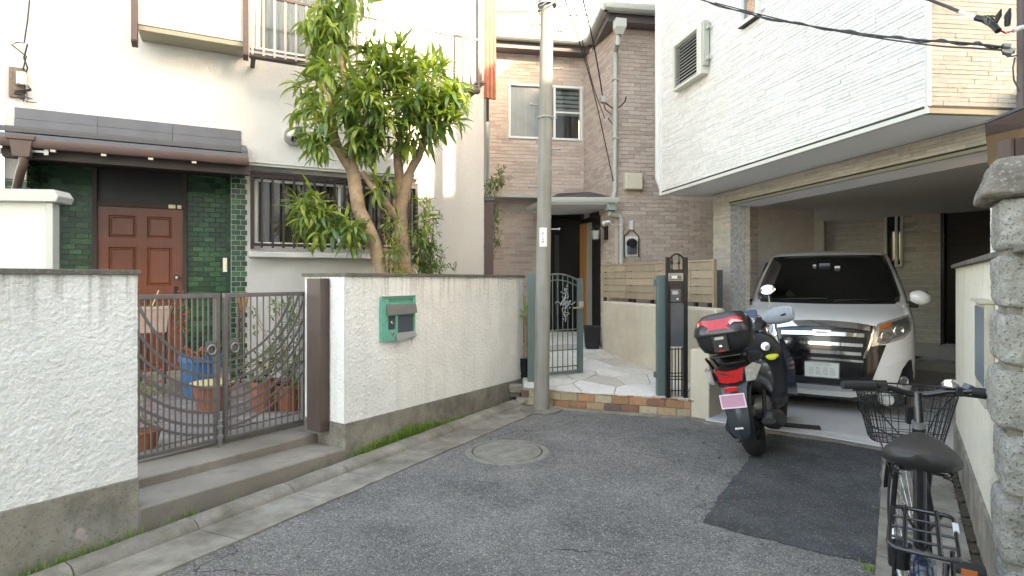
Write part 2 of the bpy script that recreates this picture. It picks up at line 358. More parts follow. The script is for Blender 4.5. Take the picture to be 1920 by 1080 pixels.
MT['stone_cap'] = mat('brown_stone', (.17,.145,.12), .95, var=.35, vscale=10, bump=1.0, bscale=38, speck=(.4,.38,.34), spscale=70, spamt=.5)
MT['vanpaint'] = mat('van_white_paint', (.80,.81,.82), .3, coat=.8)
MT['vanblack'] = mat('van_black_trim', (.008,.008,.01), .2, coat=.4)
MT['wsglass'] = glass('windscreen_glass', (.55,.6,.6), .02, .08)
MT['farwhite'] = mat('far_white_wall', (.42,.42,.41), .9)
MT['cabin'] = mat('cabin_dark', (.02,.021,.023), .8)
MT['seatfab'] = mat('seat_fabric', (.06,.06,.065), .9)
MT['bar_tan'] = mat('baluster_paint', (.42,.38,.34), .5)
MT['windshield'] = mat('windshield_glass', (.012,.016,.02), .04, spec=.8, coat=.5)
MT['lens'] = mat('headlight_lens', (.5,.52,.54), .06, metal=.9, var=.3, vscale=30)
MT['amber'] = mat('amber_lens', (.5,.13,.03), .2, coat=.5)
MT['red'] = mat('red_lens', (.55,.008,.01), .15, coat=.8, var=.2, vscale=25)
MT['clearlens'] = mat('clear_lens', (.55,.53,.5), .12, metal=.5, var=.3, vscale=40)
MT['plate'] = mat('plate_white', (.62,.66,.64), .5, var=.1, vscale=12)
MT['plate_p'] = mat('plate_pink', (.55,.27,.38), .5)
MT['rubber'] = mat('rubber', (.015,.015,.016), .75, bump=.3, bscale=120)
MT['scooter'] = mat('scooter_paint', (.028,.028,.03), .28, metal=.3, coat=.5)
MT['scooter_pl'] = mat('scooter_plastic', (.018,.018,.02), .5)
MT['greycloth'] = mat('grey_cloth', (.33,.36,.4), .8, streak=(.2,.22,.26), stamt=.7, stscale=60, stz=20)
MT['yellow'] = mat('yellow_cloth', (.6,.62,.04), .7)
MT['bikeblack'] = mat('bike_black', (.008,.008,.010), .25, coat=.4)
MT['saddle'] = mat('saddle_vinyl', (.017,.015,.015), .42, bump=.1, bscale=200)
MT['reflwhite'] = mat('white_reflector', (.6,.62,.64), .2, coat=.5)
MT['plateholder'] = mat('plate_holder_grey', (.03,.037,.046), .35, coat=.3)
MT['bluefender'] = mat('blue_black_fender', (.02,.035,.075), .15, coat=.8, metal=.4)
MT['peach'] = mat('peach_wall', (.40,.27,.19), .85, var=.05)
MT['greybox'] = mat('grey_stucco', (.33,.345,.355), .9, bump=.6, bscale=60)
MT['rust'] = mat('rust_panel', (.27,.085,.045), .6, var=.3, vscale=5, streak=(.16,.05,.025), stamt=.5)
MT['wire'] = mat('cable_black', (.012,.012,.013), .5)
MT['warm'] = mat('lit_window', (.4,.15,.03), .5, emis=(1,.42,.08), estr=.35)
MT['asph_lid'] = mat('manhole_concrete', (.20,.187,.155), .9, var=.3, vscale=9, bump=.7, bscale=120, speck=(.35,.33,.3), spscale=110, spamt=.5)
MT['shed'] = mat('shed_panel', (.62,.61,.55), .5, var=.03)
MT['shed_t'] = mat('shed_trim', (.40,.41,.39), .4, metal=.2)
MT['wood_l'] = mat('orange_wood', (.45,.22,.08), .5, streak=(.3,.13,.04), stamt=.5, stscale=30)
MT['pink_fl'] = mat('red_flower', (.55,.02,.06), .6)
MT['debris'] = mat('leaf_litter', (.06,.045,.03), .95, bump=.9, bscale=80, speck=(.2,.16,.08), spscale=60, spamt=.6)
MT['shade_house'] = mat('shading_house_wall', (.72,.70,.66), .9, var=.05)  # pale, so the added shading houses bounce light back
# ------------------------------------------------------------------ frames of the place
LW = Fr((-2.10, 3.195), (2.231, 3.835))             # street walls on the left
HF = Fr((-3.17, 6.95), (.894, .448))                # facade of the left house
GA = Fr((-2.507, 3.82), (.75, 1.03))                # bronze gate
VA = Fr((1.98, 7.57), (.80, -3.75))                 # white house, long upper face
VB = Fr((2.78, 3.82), (1, .10))                     # white house, short upper face
LN = Fr((2.743, 7.166), (3.411-2.743, 4.082-7.166)) # garage lintel
BLf = Fr((1.26, 10.0), (.986, .167))                # brown house, set-back face (u<0)
BW = Fr((1.26, 10.0), (.34, -1.2))                  # brown house, wing side
BR = Fr((1.60, 8.8), (.986, .167))                  # brown house, wing front
RW = Fr((3.45, 4.42), (-1.12, -1.63))               # cream wall on the right
TW = Fr((1.333, 8.5), (.385, -.923))                # low wall of the terrace

# ------------------------------------------------------------------ ground
b = MB()
n = 60
def gz(x, y): return 0.0
b.quad((-90,-60,0),(90,-60,0),(90,200,0),(-90,200,0))
road = struct(b.build('ground', MT['asphalt']))
# fresh asphalt patch
pp = [G(1440,813,.004), G(1654,842,.004), G(1649,930,.004), G(1645,1060,.004), G(1480,1022,.004), G(1317,978,.004), G(1352,925,.004), G(1400,865,.004)]
pts = []
for i in range(len(pp)):
    a, c = pp[i], pp[(i+1) % len(pp)]
    for k in range(14):
        q = a.lerp(c, k/14); q += Vector((random.uniform(-1,1), random.uniform(-1,1), 0)) * .013; q.z = .004; pts.append(q)
b = MB(); b.add(pts, [tuple(range(len(pts)))]); struct(b.build('asphalt_patch', MT['asphalt_new']))
# left gutter: kerb stones and channel slabs
ko = Fr((-2.243, 2.793), (.142+2.243, 6.90-2.793))
def line(p, q, y):
    t = (y - p[1]) / (q[1] - p[1]); return Vector((p[0] + t*(q[0]-p[0]), y))
KO = ((-2.243,2.793),(.142,6.90)); KI = ((-2.09,2.824),(.161,6.637)); GO = ((-1.721,2.793),(.151,5.996))
kroot = struct(place(None, 'kerb', None, Matrix.Translation((-2.1,3,0))))
ys = [1.0, 1.62, 2.22, 2.83, 3.36, 3.93, 4.34, 4.92, 5.5, 6.08, 6.66]
for i in range(len(ys)-1):
    y0, y1 = ys[i] + .0025, ys[i+1] - .0025
    mb = MB(); mb.rv = random.random()
    rings = []
    for k in range(7):
        y = y0 + (y1-y0)*k/6; a = line(*KO, y); c = line(*KI, y - .06); w = a.lerp(c, .5); j = random.uniform(-.003,.003)
        a3 = Vector((a.x, a.y, 0)); c3 = Vector((c.x, c.y, 0)); h = .055 + j
        rings.append([a3 + Vector((0,0,-.02)), a3 + Vector((0,0,h-.008)), a3.lerp(c3,.12) + Vector((0,0,h)), a3.lerp(c3,.62) + Vector((0,0,h-.004+j)), a3.lerp(c3,.86) + Vector((0,0,h*.62)), c3 + Vector((0,0,.008)), c3 + Vector((0,0,-.02))])
    mb.loft(rings); mb.build('kerb_stone', MT['gutter'], kroot, smooth=50)
    mb = MB(); mb.rv = random.random(); rings = []
    for k in range(5):
        y = y0 + (y1-y0)*k/4; c = line(*KI, y - .06); g_ = line(*GO, y - .20)
        c3 = Vector((c.x+.002, c.y, 0)); g3 = Vector((g_.x, g_.y, 0)) + Vector((random.uniform(-.012,.004), 0, 0)) * (1 if y > 3.9 else .4)
        rings.append([c3 + Vector((0,0,-.02)), c3 + Vector((0,0,.006)), c3.lerp(g3,.3) + Vector((0,0,.005)), g3 + Vector((0,0,.011)), g3 + Vector((0,0,-.02))])
    mb.loft(rings); mb.build('gutter_slab', MT['gutter'], kroot, smooth=40)
# manhole
mh = thing('manhole', 'round concrete manhole cover sunk in the grey asphalt near the pole', 'manhole', Matrix.Translation((-.04, 4.81, 0)))
M_ = Matrix.Translation((-.04, 4.81, 0))
MB().lathe([(.30,.0),(.30,.007),(.335,.009),(.352,.002),(.352,-.01),(.30,-.01)], M_, 48, caps=False).build('collar', MT['asph_lid'], mh, smooth=40)
MB().lathe([(.286,-.01),(.29,.002),(.284,.010),(.27,.0115),(.001,.012)], M_, 48).build('cover', MT['asph_lid'], mh, smooth=30)
MB().lathe([(.287,-.01),(.287,.003),(.301,.003),(.301,-.01)], M_, 48, caps=False).build('joint_ring', MT['blackmatte'], mh)
# pole footing patch
mb = MB(); ft = []
for k in range(20):
    a = k*math.pi/10; r_ = .19 + .05*noise.noise(Vector((math.cos(a)*1.7, math.sin(a)*1.7, 3)))
    ft.append(Vector((.32 + r_*1.25*math.cos(a), 6.33 + r_*math.sin(a), .004)))
mb.prism(ft, (0,0,.016)); struct(mb.build('pole_footing', MT['gutter']))
# garage slab
sa, sb_ = G(1300,788), G(1322,792); s1 = G(1540,821); s2 = G(1653,842); s3 = G(1800,868)
fr_ = [sb_, s1, s2, s3]
mb = MB(); far = [Vector((9.6,7.0,0)), Vector((9.6,13.2,0)), Vector((3.2,13.2,0)), Vector((2.2,6.5,0))]
poly = [Vector((q.x,q.y,-.03)) for q in fr_] + [Vector((q.x,q.y,-.03)) for q in far]
mb.prism(poly, (0,0,.055)); struct(mb.build('garage_slab', MT['slab'], bevel=.012))
# kerb strip of concrete along the slab and the brick step
mb = MB()
for a, c in ((G(1030,768), G(1293,787)), (G(1293,787), G(1322,795)), (G(1322,795), G(1540,826)), (G(1540,826), G(1653,846))):
    d = (c-a).normalized(); nn = Vector((-d.y, d.x, 0)); mb.prism([a, c, c+nn*.07, a+nn*.07], (0,0,.018))
struct(mb.build('concrete_edging', MT['gutter']))
# right gutter of concrete, in blocks with a long groove
g0, g1 = Vector((G(1657,855).x, G(1657,855).y)), Vector((G(1641,1080).x, G(1641,1080).y))
def gl(y): t = (y-g0.y)/(g1.y-g0.y); return Vector((g0.x + t*(g1.x-g0.x), y, 0))
def gr(y): return Vector((3.45 - (4.42-y)*1.12/1.63 - .055, y, 0))
rroot = struct(place(None, 'drain_gutter', None, Matrix.Translation((2.5,3,0))))
ys = [.2, .8, 1.42, 2.03, 2.63, 3.24, 3.86, 4.66]
for i in range(len(ys)-1):
    for (t0, t1, z0_, z1_) in ((0,.13,.012,.012), (.13,.50,.010,.004), (.505,.965,.004,.014)):
        ya, yb = ys[i]+.008, ys[i+1]-.008
        mb = MB(); mb.rv = random.random(); rings = []
        for y in (ya, (ya+yb)/2, yb):
            yl = y + .35
            A, B_ = gl(yl), gr(y); a = A.lerp(B_, t0); c = A.lerp(B_, t1)
            rings.append([a+Vector((0,0,-.02)), a+Vector((0,0,z0_+.004)), c+Vector((0,0,z1_+.004)), c+Vector((0,0,-.02))])
        mb.loft(rings); mb.build('gutter_slab', MT['gutter'], rroot, smooth=30)
mb = MB()
for k in range(90):
    y = .4 + k*.046; q = gr(y) + Vector((.012,0,0)); w = random.uniform(.02,.034)
    mb.box(q.x-w, q.x+w*1.0, q.y-.03, q.y+.03, -.01, random.uniform(.005,.022))
o = mb.build('leaf_litter', MT['debris']); tag(o, 'dark leaf litter caught in the crack at the foot of the cream wall', 'leaf litter', kind='stuff')

# ------------------------------------------------------------------ left street walls
def stucco_wall(name, label, fr, u0, u1, th, zb0, zb1, ztop, ret=None, step0=0):
    """rough plaster slab over a smooth concrete footing; footing line runs zb0 -> zb1"""
    w = thing(name, label, 'wall', fr.M @ Matrix.Translation((u0,0,0)))
    # plaster skin as a grid displaced by noise
    mb = MB(); du = .011 if u0 < 1.6 else .02
    nu = max(2, int((u1-u0)/du)); nz_ = int((ztop-min(zb0,zb1))/du)
    def skin(p, nrm):
        q = p * 1.0; a = noise.noise(Vector((q.x*40, q.y*40, q.z*55))) * .42 + noise.noise(Vector((q.x*80, q.y*80, q.z*110))) * .42 + noise.noise(Vector((q.x*11,q.y*11,q.z*8)))*.25
        a = max(-.22, min(.5, a*1.3)); return q + nrm * (a * (.008 if du < .015 else .006))
    nrm3 = Vector((fr.n.x, fr.n.y, 0))
    vs = []; fs = []
    for j in range(nz_+1):
        for i in range(nu+1):
            u = u0 + (u1-u0)*i/nu; zb = zb0 + (zb1-zb0)*i/nu; z = zb + (ztop-zb)*j/nz_
            vs.append(skin(fr.w(u, -.012, z), nrm3))
    for j in range(nz_):
        for i in range(nu): a = j*(nu+1)+i; fs.append((a,a+1,a+nu+2,a+nu+1))
    mb.add(vs, fs); mb.build('plaster', MT['stucco'], w, smooth=80)
    mb = MB(); zt = ztop - .002
    pr = [fr.w(u0,-.004,zb0), fr.w(u1,-.004,zb1), fr.w(u1,-.004,zt), fr.w(u0,-.004,zt)]
    mb.prism(pr, fr.w(0,th,0)-fr.w(0,-.004,0)); mb.build('core', MT['stucco'], w)
    mb = MB(); pr = [fr.w(u0-.006,-.017,-.06), fr.w(u1+.006,-.017,-.06), fr.w(u1+.006,-.017,zb1-.002), fr.w(u0-.006,-.017,zb0-.002)]
    mb.prism(pr, fr.w(0,th+.006,0)-fr.w(0,-.017,0)); mb.build('footing', MT['base'], w, bevel=.004)
    k = max(1, round((u1-u0)/.6))
    for i in range(k):
        a = u0 - .015 + (u1-u0+.03)*i/k; c = u0 - .015 + (u1-u0+.03)*(i+1)/k
        MB().box(a+.0015, c-.0015, -.032, th+.02, ztop, ztop+.028).build('cap_stone', MT['cap'], w, fr.M, bevel=.004)
    return w
wl_ = stucco_wall('garden_wall', 'rough white plaster wall with grey footing at the far left before the gate', LW, -2.6, -.001, .15, .43, .345, 1.475)
uc = LW.uz(645, 700)[0]
wr_ = stucco_wall('garden_wall', 'white plaster wall between brown gate post and utility pole, carrying the green letterbox', LW, uc, 4.43, .15, .31, .24, 1.475)
# the return of the second wall, towards the gate post
RT = Fr((LW.w(uc,0,0).x-.823*.50, LW.w(uc,0,0).y+.568*.50), (.823,-.568))
mb = MB(); mb.box(0,.497,-.001,.14,.30,1.474); mb.build('return_wall', MT['stucco'], wr_, RT.M)
MB().box(-.006,.502,-.008,.148,-.05,.298).build('return_footing', MT['base'], wr_, RT.M, bevel=.004)
MB().box(-.02,.472,-.02,.16,1.4755,1.503).build('return_cap', MT['cap'], wr_, RT.M, bevel=.004)
# patch marks on the first footing
mb = MB()
for (px, py, w_, h_) in ((150,1000,.05,.06),(158,1008,.035,.03)):
    u, z = LW.uz(px, py, .017); pol = []
    for k in range(11):
        a = k*2*math.pi/11; r_ = 1 + .35*noise.noise(Vector((math.cos(a)*2+px, math.sin(a)*2, 1)))
        pol.append((u+math.cos(a)*w_*.5*r_, -.0205, z+math.sin(a)*h_*.5*r_))
    mb.prism(pol, (0,.003,0))
mb.build('filler_patch', mat('filler_pinkish', (.42,.34,.31), .9, var=.15, vscale=30), wl_, LW.M)
# steps
st = thing('doorsteps', 'two worn concrete steps below the bronze double gate', 'steps', LW.M)
u1s = LW.uz(648, 850)[0]
mb = MB(); top0, top1 = .172, .115
mb.prism([(.002,-.02,-.06),(u1s-.002,-.02,-.06),(u1s-.002,-.02,top1),(.002,-.02,top0)], (0,.42,0)); mb.build('lower_step', MT['step'], st, LW.M, bevel=.012)
mb = MB(); mb.prism([(-.05,.32,.0),(1.70,.32,.0),(1.70,.32,.178),(-.05,.32,.232)], (0,1.0,0)); mb.build('upper_step', MT['step'], st, LW.M, bevel=.01)
# courtyard floor behind the gate (tiles)
cy = struct(place(None, 'courtyard', None, LW.M))
MB().box(-4.2,6.4,.66,7.5,-.05,.225).build('courtyard_base', MT['step'], cy, LW.M)
mtile = mat('court_tile', (.2,.16,.15), .8, rndcols=[(.21,.165,.15),(.17,.13,.12),(.26,.22,.2),(.19,.16,.15)], var=.2, vscale=10)
for i in range(14):
    for j in range(9):
        b_ = MB(); b_.rv = random.random(); b_.box(i*.3-1.6, i*.3-1.305, .9+j*.3, 1.195+j*.3, .226, .236)
        b_.build('floor_tile', mtile, cy, LW.M)
# sunken garden strip behind second wall
MB().box(2.7,4.4,.2,1.9,.226,.8).build('planting_bed', MT['soil'], struct(place(None,'garden_bed',None,LW.M)), LW.M)

# ------------------------------------------------------------------ bronze double gate
gate = thing('double_gate', 'bronze metal double gate with vertical bars and crossing arcs, ring handles', 'gate', GA.M)
def gp(px, py, n=0): u, z = GA.uz(px, py, n); return (u, -n, z)
def bar(mb, a, c, w=.010, d=.010):
    a, c = Vector(a), Vector(c); t = (c-a).normalized(); x = t.cross(Vector((0,1,0))).normalized()
    vs = [p + x*sx*w/2 + Vector((0,1,0))*sy*d/2 for p in (a,c) for sx, sy in ((-1,-1),(1,-1),(1,1),(-1,1))]
    mb.add(vs, [(0,1,2,3),(7,6,5,4),(0,4,5,1),(1,5,6,2),(2,6,7,3),(3,7,4,0)])
gzb, gzt = .245, 1.335
def gu(px): return GA.u(px)
leaves = [(gu(236), gu(410.5)), (gu(419), gu(571))]
for li, (a, c) in enumerate(leaves):
    lf = place(None, 'gate_leaf', gate, GA.M)
    mb = MB(); mb.box(a, c, -.02, .02, gzt-.02, gzt+.012); mb.box(a, c, -.014,.014, gzb, gzb+.025)
    mb.box(a, a+.018, -.018,.018, gzb, gzt-.02); mb.box(c-.026, c, -.02,.02, gzb-.005, gzt-.02)
    if li == 1: mb.box(a, a+.028, -.02,.02, gzb-.005, gzt-.02)
    mb.build('gate_frame', MT['gate'], lf, GA.M, bevel=.002)
    nb = 12 if li == 1 else 15
    pitch = (c-a)/(nb+1)
    for k in range(1, nb+1):
        b_ = MB(); bar(b_, (a+k*pitch,0,gzb+.01), (a+k*pitch,0,gzt-.01), .009,.009); b_.build('gate_bar', MT['gate'], lf, GA.M)
    # arcs: circles around a centre above the meeting stile
    cu = gu(415); cz = gzt + .30
    for rr in ((.80,.90,.99,1.08,1.17,1.26,1.33) if li == 0 else (.80,.88,.95,1.02,1.09,1.16,1.23,1.30)):
        seg = []; sgn = -1 if li == 0 else 1
        for k in range(61):
            th = k/60*math.pi/2
            u = cu + sgn*rr*.78*math.sin(th); z = cz - rr*1.0*math.cos(th)
            if gzb+.01 < z < gzt-.015 and a+.01 < u < c-.01: seg.append(Vector((u, -.009, z)))
        if len(seg) > 2:
            b_ = MB()
            for q in range(len(seg)-1): bar(b_, seg[q], seg[q+1], .019, .007)
            b_.build('gate_arc', MT['gate'], lf, GA.M)
    # handle plate and ring
    pu = c - .07 if li == 0 else a + .07; pz = GA.z(415, 652)
    hp = MB().box(pu-.036, pu+.036, -.026, -.012, pz-.055, pz+.055).build('handle_plate', MT['gate'], lf, GA.M, bevel=.003)
    b_ = MB(); b_.tube([(pu+.030*math.cos(k*math.pi/9), -.036, pz+.034*math.sin(k*math.pi/9)-.004) for k in range(18)], .0065, 8, closed=True)
    b_.build('ring_handle', MT['steel'], hp, GA.M, smooth=60)
b_ = MB(); uu = gu(409); b_.box(uu-.014, uu+.014, -.034,-.02, gzb-.045, gzb+.16); b_.box(uu-.02, uu+.02, -.04,-.02, gzb+.02, gzb+.05); b_.box(uu-.02,uu+.02,-.04,-.02,gzb+.10,gzb+.12)
b_.build('drop_bolt', MT['steel'], gate, GA.M, bevel=.002)
for zz in (gzb+.07, gzt-.13):
    b_ = MB(); uu = gu(574); b_.box(uu-.012, uu+.03, -.02,.01, zz-.03, zz+.03); b_.tube([(uu,-.02,zz-.045),(uu,-.02,zz+.045)], .010); b_.build('hinge', MT['steel'], gate, GA.M)
# brown posts
pu0, pz0 = RT.uz(575, 806, .10); pu1 = RT.u(600, .10)
o = MB().box(pu0,pu1,-.10,-.012,pz0,RT.z(587,522,.10)).build('gate_post', MT['brown'], None, RT.M, bevel=.004)
tag(o, 'square brown metal gate post standing on the top concrete step', 'gate post')

# ------------------------------------------------------------------ green letterbox in the wall
ub0, zb_t = LW.uz(714, 557, .03); ub1, zb_b = LW.uz(777, 640, .03)
zt_ = LW.z(714,557,.03); zb2 = LW.z(716,641,.03)
lb = thing('letterbox', 'mint green metal letterbox with grey flaps set in the white plaster wall', 'letterbox', LW.M @ Matrix.Translation((ub0,-.03,zb2)))
w_, h_ = ub1-ub0, zt_-zb2
def lbx(mb, x0,x1,z0,z1,y0,y1): return mb.box(ub0+x0*w_, ub0+x1*w_, y0, y1, zb2+z0*h_, zb2+z1*h_)
mb = MB(); wall_faces(mb, ub0, ub1, zb2, zt_, [(ub0+.18*w_, ub0+.93*w_, zb2+.83*h_, zb2+.95*h_), (ub0+.18*w_, ub0+.40*w_, zb2+.25*h_, zb2+.57*h_), (ub0+.46*w_, ub0+.95*w_, zb2+.16*h_, zb2+.57*h_)], -.042, .0)
mb.build('casing', MT['mint'], lb, LW.M)
lbx(MB(), .18,.93,.83,.95,-.022,-.016).build('slot_flap', MT['mint'], lb, LW.M)
mb = MB(); x0, x1 = ub0+.12*w_, ub0+1.01*w_; mb.prism([(x0,-.044,zb2+.82*h_),(x1,-.044,zb2+.82*h_),(x1,-.062,zb2+.60*h_),(x0,-.062,zb2+.58*h_)], (0,.004,0)); mb.build('upper_flap', MT['steel'], lb, LW.M)
lbx(MB(), .18,.40,.25,.57,-.030,-.024).build('name_panel', MT['gunmetal'], lb, LW.M)
lbx(MB(), .46,.95,.16,.57,-.034,-.028).build('door_panel', MT['gunmetal'], lb, LW.M)
for zz in (.41,.16):
    q = LW.M @ Matrix.Translation((ub0+.30*w_, -.042 if zz < .2 else -.030, zb2+zz*h_)) @ Matrix.Rotation(R(90),4,'X')
    MB().lathe([(.016,0),(.016,.008),(.006,.012)], q, 12).build('lock_knob', MT['chrome'], lb, smooth=40)
mb = MB(); mb.prism([(ub0+.42*w_,-.044,zb2+.15*h_),(ub0+.99*w_,-.044,zb2+.16*h_),(ub0+.97*w_,-.075,zb2+.05*h_),(ub0+.36*w_,-.075,zb2-.01*h_)], (0,.003,.002)); mb.build('lower_flap', MT['steel'], lb, LW.M)
mb = MB(); lbx(mb, .02,1.0,1.0,1.012,-.05,0); mb.build('drip_edge', MT['steel'], lb, LW.M)

# ------------------------------------------------------------------ left house
house = thing('white_house', 'two storey white stucco house with green tiled porch and wooden door', 'house', HF.M)
def hz(px, py, n=0): return HF.z(px, py, n)
def hu(px, n=0): return HF.u(px, n)
uL, uR = hu(8), hu(907)
po0, po1, pot = hu(50), hu(433), 2.90                      # porch opening
wn0, wn1 = hu(476), hu(780); wz0, wz1 = hz(560,462), hz(560,338)
w20, w21 = hu(478,0), hu(770,0); wb2 = hz(478,100,0)+.03
mb = MB(); wall_faces(mb, uL, uR, 0, 6.4, [(po0,po1,-1,pot), (wn0,wn1,wz0,wz1), (w20,w21,wb2,5.35)], 0, .12)
# green pillars are faced with tiles, the stucco starts right of them
mb.build('wall', MT['stucco2'], house, HF.M)
mb = MB(); mb.box(uR-.12,uR-.001,.121,5,0,6.4); mb.box(uL+.001,uL+.12,.121,5,0,6.4); mb.box(uL+.12,uR-.12,4.9,5,0,6.4); mb.build('side_wall', MT['stucco2'], house, HF.M)
mb = MB(); mb.prism([(uL-.5,-.5,6.4),(uR+.4,-.5,6.4),(uR+.4,2.4,7.6),(uL-.5,2.4,7.6)], (0,0,.12)); mb.prism([(uL-.5,5.4,6.4),(uR+.4,5.4,6.4),(uR+.4,2.4,7.6),(uL-.5,2.4,7.6)], (0,0,.12)); mb.build('roof', MT['slate'], house, HF.M)
MB().box(uL+.12,uR-.12,.13,4.9,2.75,2.9).build('upper_floor', MT['brown_dark'], house, HF.M)
# porch recess
dn = .5
du0, du1 = hu(183,-dn), hu(343,-dn); dz0, dz1 = hz(183,703,-dn), hz(183,386,-dn)
pl0, pl1 = hu(100,-dn), po1+.0
mb = MB(); mb.box(po0-.02, du0-.04, dn, dn+.1, .2, pot); mb.box(du1+.04, po1+.02, dn, dn+.1, .2, pot); mb.box(po0-.06,po0-.001,.13,dn,.2,pot); mb.box(po1+.001,po1+.06,.13,dn,.2,pot)
mb.build('porch_wall', MT['grout'], house, HF.M)
MB().box(po0-.02,po1+.02,.125,dn+.3,pot,pot+.05).build('porch_ceiling', MT['brown_dark'], house, HF.M)
tl = courses(HF, po0+.01, du0-.045, .25, pot, .125, .062, .006, .006, y=dn)
tl += courses(HF, du1+.045, po1-.002, .25, pot, .125, .062, .006, .006, y=dn)
tl += courses(HF, po1+.004, hu(463), .25, hz(445,322), .105, .062, .006, .006, y=0)
tl += courses(HF, hu(10), hu(50), .25, 2.5, .125, .062, .006, .006, y=0)
# left return of the porch
LR = Fr((HF.w(po0,0,0).x, HF.w(po0,0,0).y), (-.448,.894))
tl += courses(LR, .0, dn, .25, pot, .125, .062, .006, .004, y=0)
pieces('green_tile', tl, MT['tile_g'], house, 300)
# door
dr = place(None, 'front_door', house, HF.M @ Matrix.Translation((du0, dn, dz0)))
def dpz(py): return hz(260, py, -dn)
mb = MB(); cols = [(hu(204,-dn),hu(256,-dn)),(hu(276,-dn),hu(323,-dn))]; rows = [(dpz(446),dpz(405)),(dpz(536),dpz(464)),(dpz(690),dpz(560))]
holes = [(a,c,z0_,z1_) for a,c in cols for z0_,z1_ in rows]
wall_faces(mb, du0, du1, dz0, dz1, holes, dn-.012, dn+.03); mb.build('door_leaf', MT['door_w'], dr, HF.M, bevel=.004)
for a,c,z0_,z1_ in holes:
    mb = MB(); g = .035
    rings = []
    for (ins, yy) in ((0,dn-.006),(.012,dn+.006),(.02,dn+.006),(g,dn-.006),(g+.01,dn-.006)):
        rings.append([(a+ins,yy,z0_+ins),(c-ins,yy,z0_+ins),(c-ins,yy,z1_-ins),(a+ins,yy,z1_-ins)])
    mb.loft(rings, caps=False); mb.add(rings[-1], [(0,1,2,3)]); mb.build('door_panel', MT['door_w'], dr, HF.M)
q = HF.M @ Matrix.Translation((hu(332,-dn), dn-.012, dpz(520))) @ Matrix.Rotation(R(90),4,'X')
MB().lathe([(.022,0),(.02,.01),(.012,.02),(.026,.04),(.028,.055),(.015,.066)], q, 16).build('door_knob', MT['chrome'], dr, smooth=40)
MB().box(hu(330,-dn)-.02, hu(330,-dn)+.025, dn-.02, dn-.011, dpz(555), dpz(537)).build('lock_plate', MT['black'], dr, HF.M, bevel=.003)
mb = MB(); mb.box(du0-.045, du0, dn-.05, dn+.05, .2, pot); mb.box(du1, du1+.045, dn-.05, dn+.05, .2, pot); mb.box(du0, du1, dn-.04, dn+.05, dz1, dz1+.05); mb.build('door_frame', MT['brown_dark'], house, HF.M)
MB().box(du0, du1, dn, dn+.03, dz1+.05, pot).build('transom_panel', MT['black'], house, HF.M)
mb = MB(); mb.box(hu(317,-dn), hu(330,-dn), dn-.07, dn-.03, dpz(389), dpz(382)); mb.box(hu(333,-dn), hu(341,-dn), dn-.06, dn-.03, dpz(389), dpz(382)); mb.build('door_closer', MT['cream_pl'], house, HF.M, bevel=.003)
MB().box(po0,po1,-.55,dn,.2,dz0).build('porch_floor', MT['step'], house, HF.M)
ic = MB().box(hu(418,-.2), hu(426,-.2), .1, .16, hz(420,510,-.2), hz(420,484,-.2)); ic.build('doorbell', MT['cream_pl'], house, HF.M, bevel=.004)
# canopy: flashing, roof courses, fascia gutter, downpipe
cw = place(None, 'porch_canopy', house, HF.M)
cu0 = hu(27,.02); cu1 = hu(452,.02)
mb = MB(); zA, zB, zC = hz(240,223,.02), hz(240,243,.02), hz(240,259,.02)
gm = MT['gunmetal']
zt1, zb1_ = zA, zC
for k in range(3):
    a = cu0 + (cu1-cu0)*k/3; c = cu0 + (cu1-cu0)*(k+1)/3
    b_ = MB(); b_.box(a+.001,c-.001,-.022,-.002,zB+.004,zt1); b_.box(a+.001,c-.001,-.035,-.002,zb1_,zB); b_.build('flashing_plate', gm, cw, HF.M, bevel=.002)
n1 = .62
eu1 = hu(463, n1); eu0 = hu(-60, n1); ez = hz(463, 292, n1); zroot = zb1_ + .01
NC = 6
for k in range(NC):
    t0, t1 = k/NC, (k+1)/NC
    ya, yb = -.03 - (n1-.03)*t0, -.03 - (n1-.03)*t1 - .012; za = zroot + (ez+.03-zroot)*t0; zb_ = zroot + (ez+.03-zroot)*t1
    b_ = MB(); b_.rv = random.random(); u0_ = cu0 - .35 if k >= 0 else cu0
    b_.prism([(u0_,ya,za+.004),(eu1-.02,ya,za+.004),(eu1-.02,yb,zb_+.014),(u0_,yb,zb_+.014)], (0,0,-.010)); b_.build('roof_course', MT['slate'], cw, HF.M)
b_ = MB(); b_.prism([(eu1-.055,-.03,zroot+.03),(eu1+.01,-.03,zroot+.03),(eu1+.01,-n1-.01,ez+.055),(eu1-.055,-n1-.01,ez+.055)], (0,0,-.07)); b_.build('verge_board', MT['slate'], cw, HF.M, bevel=.006)
b_ = MB(); b_.box(eu0, eu1+.01, -n1-.012, -n1+.008, ez-.035, ez+.022); b_.build('fascia', MT['gunmetal'], cw, HF.M, bevel=.004)
b_ = MB(); zz = ez-.04
prof = [(-.01,.0),(-.01,.012),(-.075,.012),(-.078,.0),(-.07,-.055),(-.055,-.075),(.0,-.075),(.0,-.0)]
b_.loft([[(u_, -n1+y, zz+z) for y,z in prof] for u_ in (eu0, eu1+.015)]); b_.build('rain_gutter', MT['brown'], cw, HF.M, bevel=.003)
hp0, hp1 = hu(12,n1+.07), hu(66,n1+.07); hm = (hp0+hp1)/2
b_ = MB(); hz0 = zz+.02
b_.box(hp0,hp1,-n1-.10,-n1+.02,hz0-.03,hz0+.012)
def rr(cx,cy,w,d,z): return [(cx-w,cy-d,z),(cx+w,cy-d,z),(cx+w,cy+d,z),(cx-w,cy+d,z)]
b_.loft([rr(hm,-n1-.035,(hp1-hp0)*.40,.052,hz0-.03), rr(hm,-n1-.035,(hp1-hp0)*.30,.045,hz0-.19)])
b_.build('rain_hopper', MT['brown'], cw, HF.M, bevel=.004)
